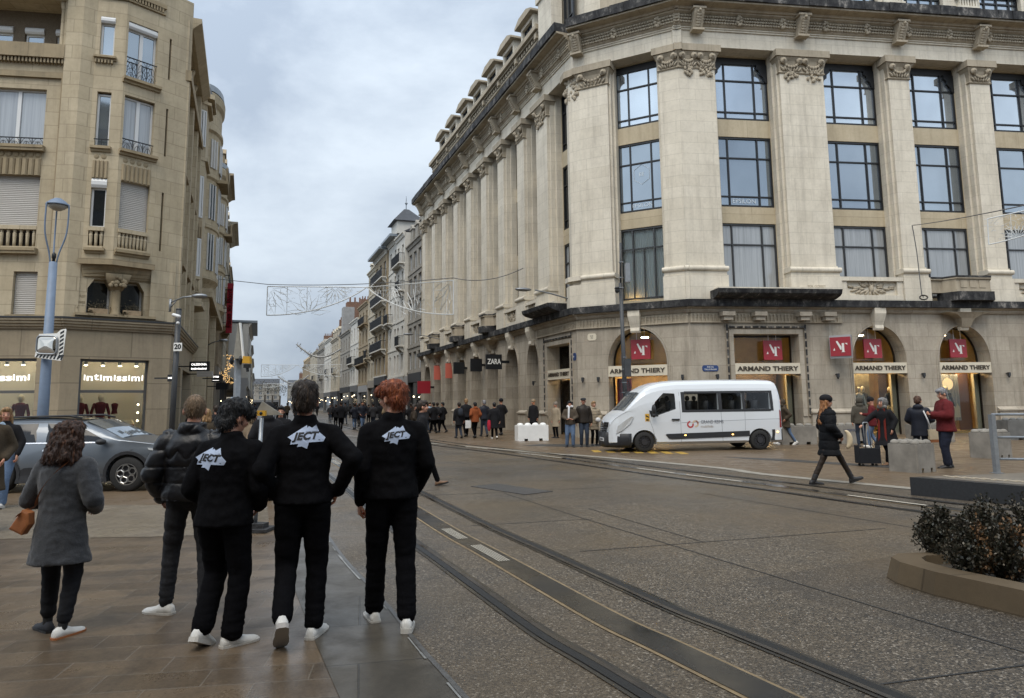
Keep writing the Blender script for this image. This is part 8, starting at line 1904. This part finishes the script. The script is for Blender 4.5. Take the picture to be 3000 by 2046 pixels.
# arcade walkers
P,J,k=person(gp(1345,1285),-25,1.66,'walker in black with a dark backpack, left in the arcade group',walk(.15,1),hangs,dict(kind='coat',mat=BLKC,hem=.62,loose=1.1),dict(mat=DJEAN),BS,dict(kind='short',mat=H_BRN),voxel=.028,res_hands=False)
m=MB(); m.sm=True; m.ell((0,-.2,1.2),(.14,.1,.2),10,8); bp_=lk('backpack',m,C('slate backpack',(.03,.035,.045)),None); bp_.location=P.location; bp_.rotation_euler=P.rotation_euler; tag(bp_,'dark backpack on the left walker of the arcade group','bag')
P,J,k=person(gp(1366,1280),-15,1.84,'tall blond man in black carrying a white carrier bag, beside the backpack walker',walk(.2,-1),hangs,dict(kind='jacket',mat=BLKC,loose=1.2),dict(mat=BLK2),BS,dict(kind='short',mat=H_BLO),voxel=.028,res_hands=False)
m=MB(); m.ext([(-.13,.42),(.13,.42),(.15,.78),(-.12,.8)],-.03,.03); q_=lk('carrier_bag',m,M_WSC,None); q_.location=P.location+Vector((.1,-.25,0)); tag(q_,'white carrier bag held low beside the backpack walker','bag')
person(gp(1392,1284),-30,1.66,'woman in a rust orange hooded padded jacket seen from behind in the arcade group',walk(.15,-1),pocks,dict(kind='hooded',mat=RUST,hem=.78,loose=1.22,arm=1.15),dict(mat=BLK2),BS,dict(kind='short',mat=H_BLK),voxel=.026,res_hands=False)
person(gp(1419,1280),-20,1.76,'grey haired man in a navy jacket walking away, right of the rust jacket woman',walk(.2,1),pocks,dict(kind='jacket',mat=NAVY,hem=.82,loose=1.15),dict(mat=DJEAN),BS,dict(kind='short',mat=H_GRY),voxel=.026,res_hands=False)
P,J,k=person(gp(1449,1287),-10,1.64,'woman in a long black coat and white shoes with a red bag, arcade group',walk(.2,1),hangs,dict(kind='coat',mat=BLKC,hem=.5,loose=1.15),dict(mat=BLK2),WS,dict(kind='short',mat=H_BLK),voxel=.026,res_hands=False)
m=MB(); m.sm=True; m.ell((0,0,.62),(.09,.06,.27),10,8); q_=lk('carrier_bag',m,C('red carrier bag',(.35,.02,.04)),None); q_.location=P.location+Vector((-.24,-.05,0)); tag(q_,'long red bag hanging beside the woman in white shoes','bag')
person(gp(1469,1276),-35,1.82,'tall person in a long black coat with grey hood, rightmost of the arcade group',walk(.12,-1),pocks,dict(kind='coat',mat=BLKC,hem=.35,loose=1.2),dict(mat=BLK2),BS,dict(kind='beanie',hat=BLKC,mat=H_BLK),voxel=.026,res_hands=False)
for u,v,c_,hm_,yw,lb in ((1259,1262,LBLU,H_BRN,150,'man in a light blue jacket facing the camera at the far end of the arcade'),(1270,1270,BLKC,H_BLK,-40,'figure in a black coat leaning forward at the far end of the arcade'),(1281,1266,C('dark grey cloth',(.03,.03,.033)),H_BRN,-20,'dark grey clad walker between two others at the far end of the arcade'),(1297,1268,BLKC,H_BLK,-60,'walker in black with an arm bent back, last of the far arcade group')):
    person(gp(u,v),yw,1.68,lb,walk(.2,1),pocks,dict(kind='jacket',mat=c_,hem=.72,loose=1.2),dict(mat=BLK2),BS,dict(kind='short',mat=hm_),voxel=.032,res_hands=False)
person(at(1213,29),70,1.60,'person in brown with dark hair passing just right of the ginger man',walk(.2,1),pocks,dict(kind='coat',mat=C('dark brown coat',(.035,.026,.018)),hem=.7,loose=1.2),dict(mat=BLK2),BS,dict(kind='long',mat=H_BRN,len=.2),voxel=.03,res_hands=False,gender='f')
# between the foreground men
person(at(787,12.5),-15,1.68,'man in a black beanie and black hooded coat, seen from behind between the two men',walk(.15,1),pocks,dict(kind='hooded',mat=BLKC,hem=.7,loose=1.25),dict(mat=BLK2),BS,dict(kind='beanie',hat=BLKC,mat=H_BLK),voxel=.022,res_hands=False)
person(at(824,15.5),165,1.62,'woman with long dark hair and red lips walking towards the camera in black',walk(.15,1),pocks,dict(kind='coat',mat=BLKC,hem=.6,loose=1.15),dict(mat=BLK2),BS,dict(kind='long',mat=H_BLK,len=.25),voxel=.022,res_hands=False,face=True,gender='f')
person(at(737,12.8),60,1.56,'person in a tan fur trimmed coat half hidden by the black haired man',stand,pocks,dict(kind='hooded',mat=C('tan coat',(.16,.12,.08)),hem=.7,loose=1.2),dict(mat=BLK2),BS,dict(kind='hood',hat=C('tan coat',(.16,.12,.08))),voxel=.024,res_hands=False)
person(at(608,15),-30,1.58,'blond woman in a brown coat behind the puffer jacket man shoulder',walk(.1,1),pocks,dict(kind='coat',mat=BROWN,hem=.6,loose=1.25),dict(mat=BLK2),BS,dict(kind='long',mat=H_BLO,len=.15),voxel=.024,res_hands=False)
person(at(635,20),-20,1.66,'man with dark hair in a black coat, left of two beside the black haired man',stand,pocks,dict(kind='coat',mat=BLKC,hem=.6,loose=1.2),dict(mat=BLK2),BS,dict(kind='short',mat=H_BRN),voxel=.028,res_hands=False)
person(at(652,19),20,1.63,'person in a black hat and black coat, right of two beside the black haired man',stand,pocks,dict(kind='coat',mat=BLKC,hem=.6,loose=1.2),dict(mat=BLK2),BS,dict(kind='beanie',hat=BLKC,mat=H_BLK),voxel=.028,res_hands=False)
# --- distant crowd: a few prototypes and their copies
protos=[]
defs=[(BLKC,BLK2,H_BRN,'black','black trousers'),(C('dark grey cloth',(.03,.03,.033)),DJEAN,H_BLK,'dark grey','dark jeans'),(NAVY,JEAN,H_BRN,'navy','blue jeans'),(C('tan jacket',(.22,.165,.10)),JEAN,H_BLO,'tan','blue jeans'),(BROWN,BLK2,H_BLK,'brown','black trousers')]
spots=[(1040,46,-20,2),(1053,52,-20,0),(1062,44,-200,2),(1080,60,-20,0),(1094,48,-15,1),(1108,40,-18,0),(1120,55,160,4),(1133,47,-25,1),(1146,62,-20,0),(1160,50,150,1),(1180,44,-20,0),(1196,52,170,4),(1225,48,-20,0),(1012,58,-20,1),(998,70,160,0),(985,50,-20,0),(968,64,150,1),(955,82,-20,4),(1026,85,-20,0),(1045,95,160,1),(1070,78,-20,0),(890,70,-20,0),(868,60,160,1),(855,90,-20,0),(842,75,-20,4),(826,110,160,0),(810,85,-20,1),(797,65,-20,0),(780,95,150,1),(762,70,-20,0),(748,60,-20,2),(722,52,160,0),(930,100,-20,0),(905,120,160,1),(880,130,-20,0),(1103,47,160,3),(1134,41,-20,3),(1118,44,10,0),(590,28,-20,0),(575,25,160,1),(1000,44,-20,0),(1068,41,-200,1),(1150,43,-20,1),(1205,40,-20,0),(1240,44,160,0),(1250,40,-20,1),(975,75,-20,0),(1190,60,-20,1)]
rr=random.Random(2); pr_=[None]*5
for i,(u,y,yw,kd) in enumerate([q for i_,q in enumerate(spots) if i_%6!=5]):
    x_,y_=at(u,y); 
    if pr_[kd] is None:
        c_,t_,hh_,cn,tn=defs[kd]
        P,J,k=person((x_,y_),yw,1.70,'pedestrian in %s with %s, one of the distant crowd down the street'%(cn,tn),walk(.2,1 if kd%2 else -1),pocks,dict(kind='jacket',mat=c_,hem=.74,loose=1.2),dict(mat=t_),BS,dict(kind='short',mat=hh_),voxel=.036,res_hands=False,group='distant pedestrians in %s'%cn); pr_[kd]=P
    else:
        c=copy_tree(pr_[kd]); c.location=(x_,y_,0); c.rotation_euler=(0,0,-R(yw)+rr.uniform(-.3,.3)); s_=rr.uniform(.93,1.07); c.scale=(s_,s_,s_)
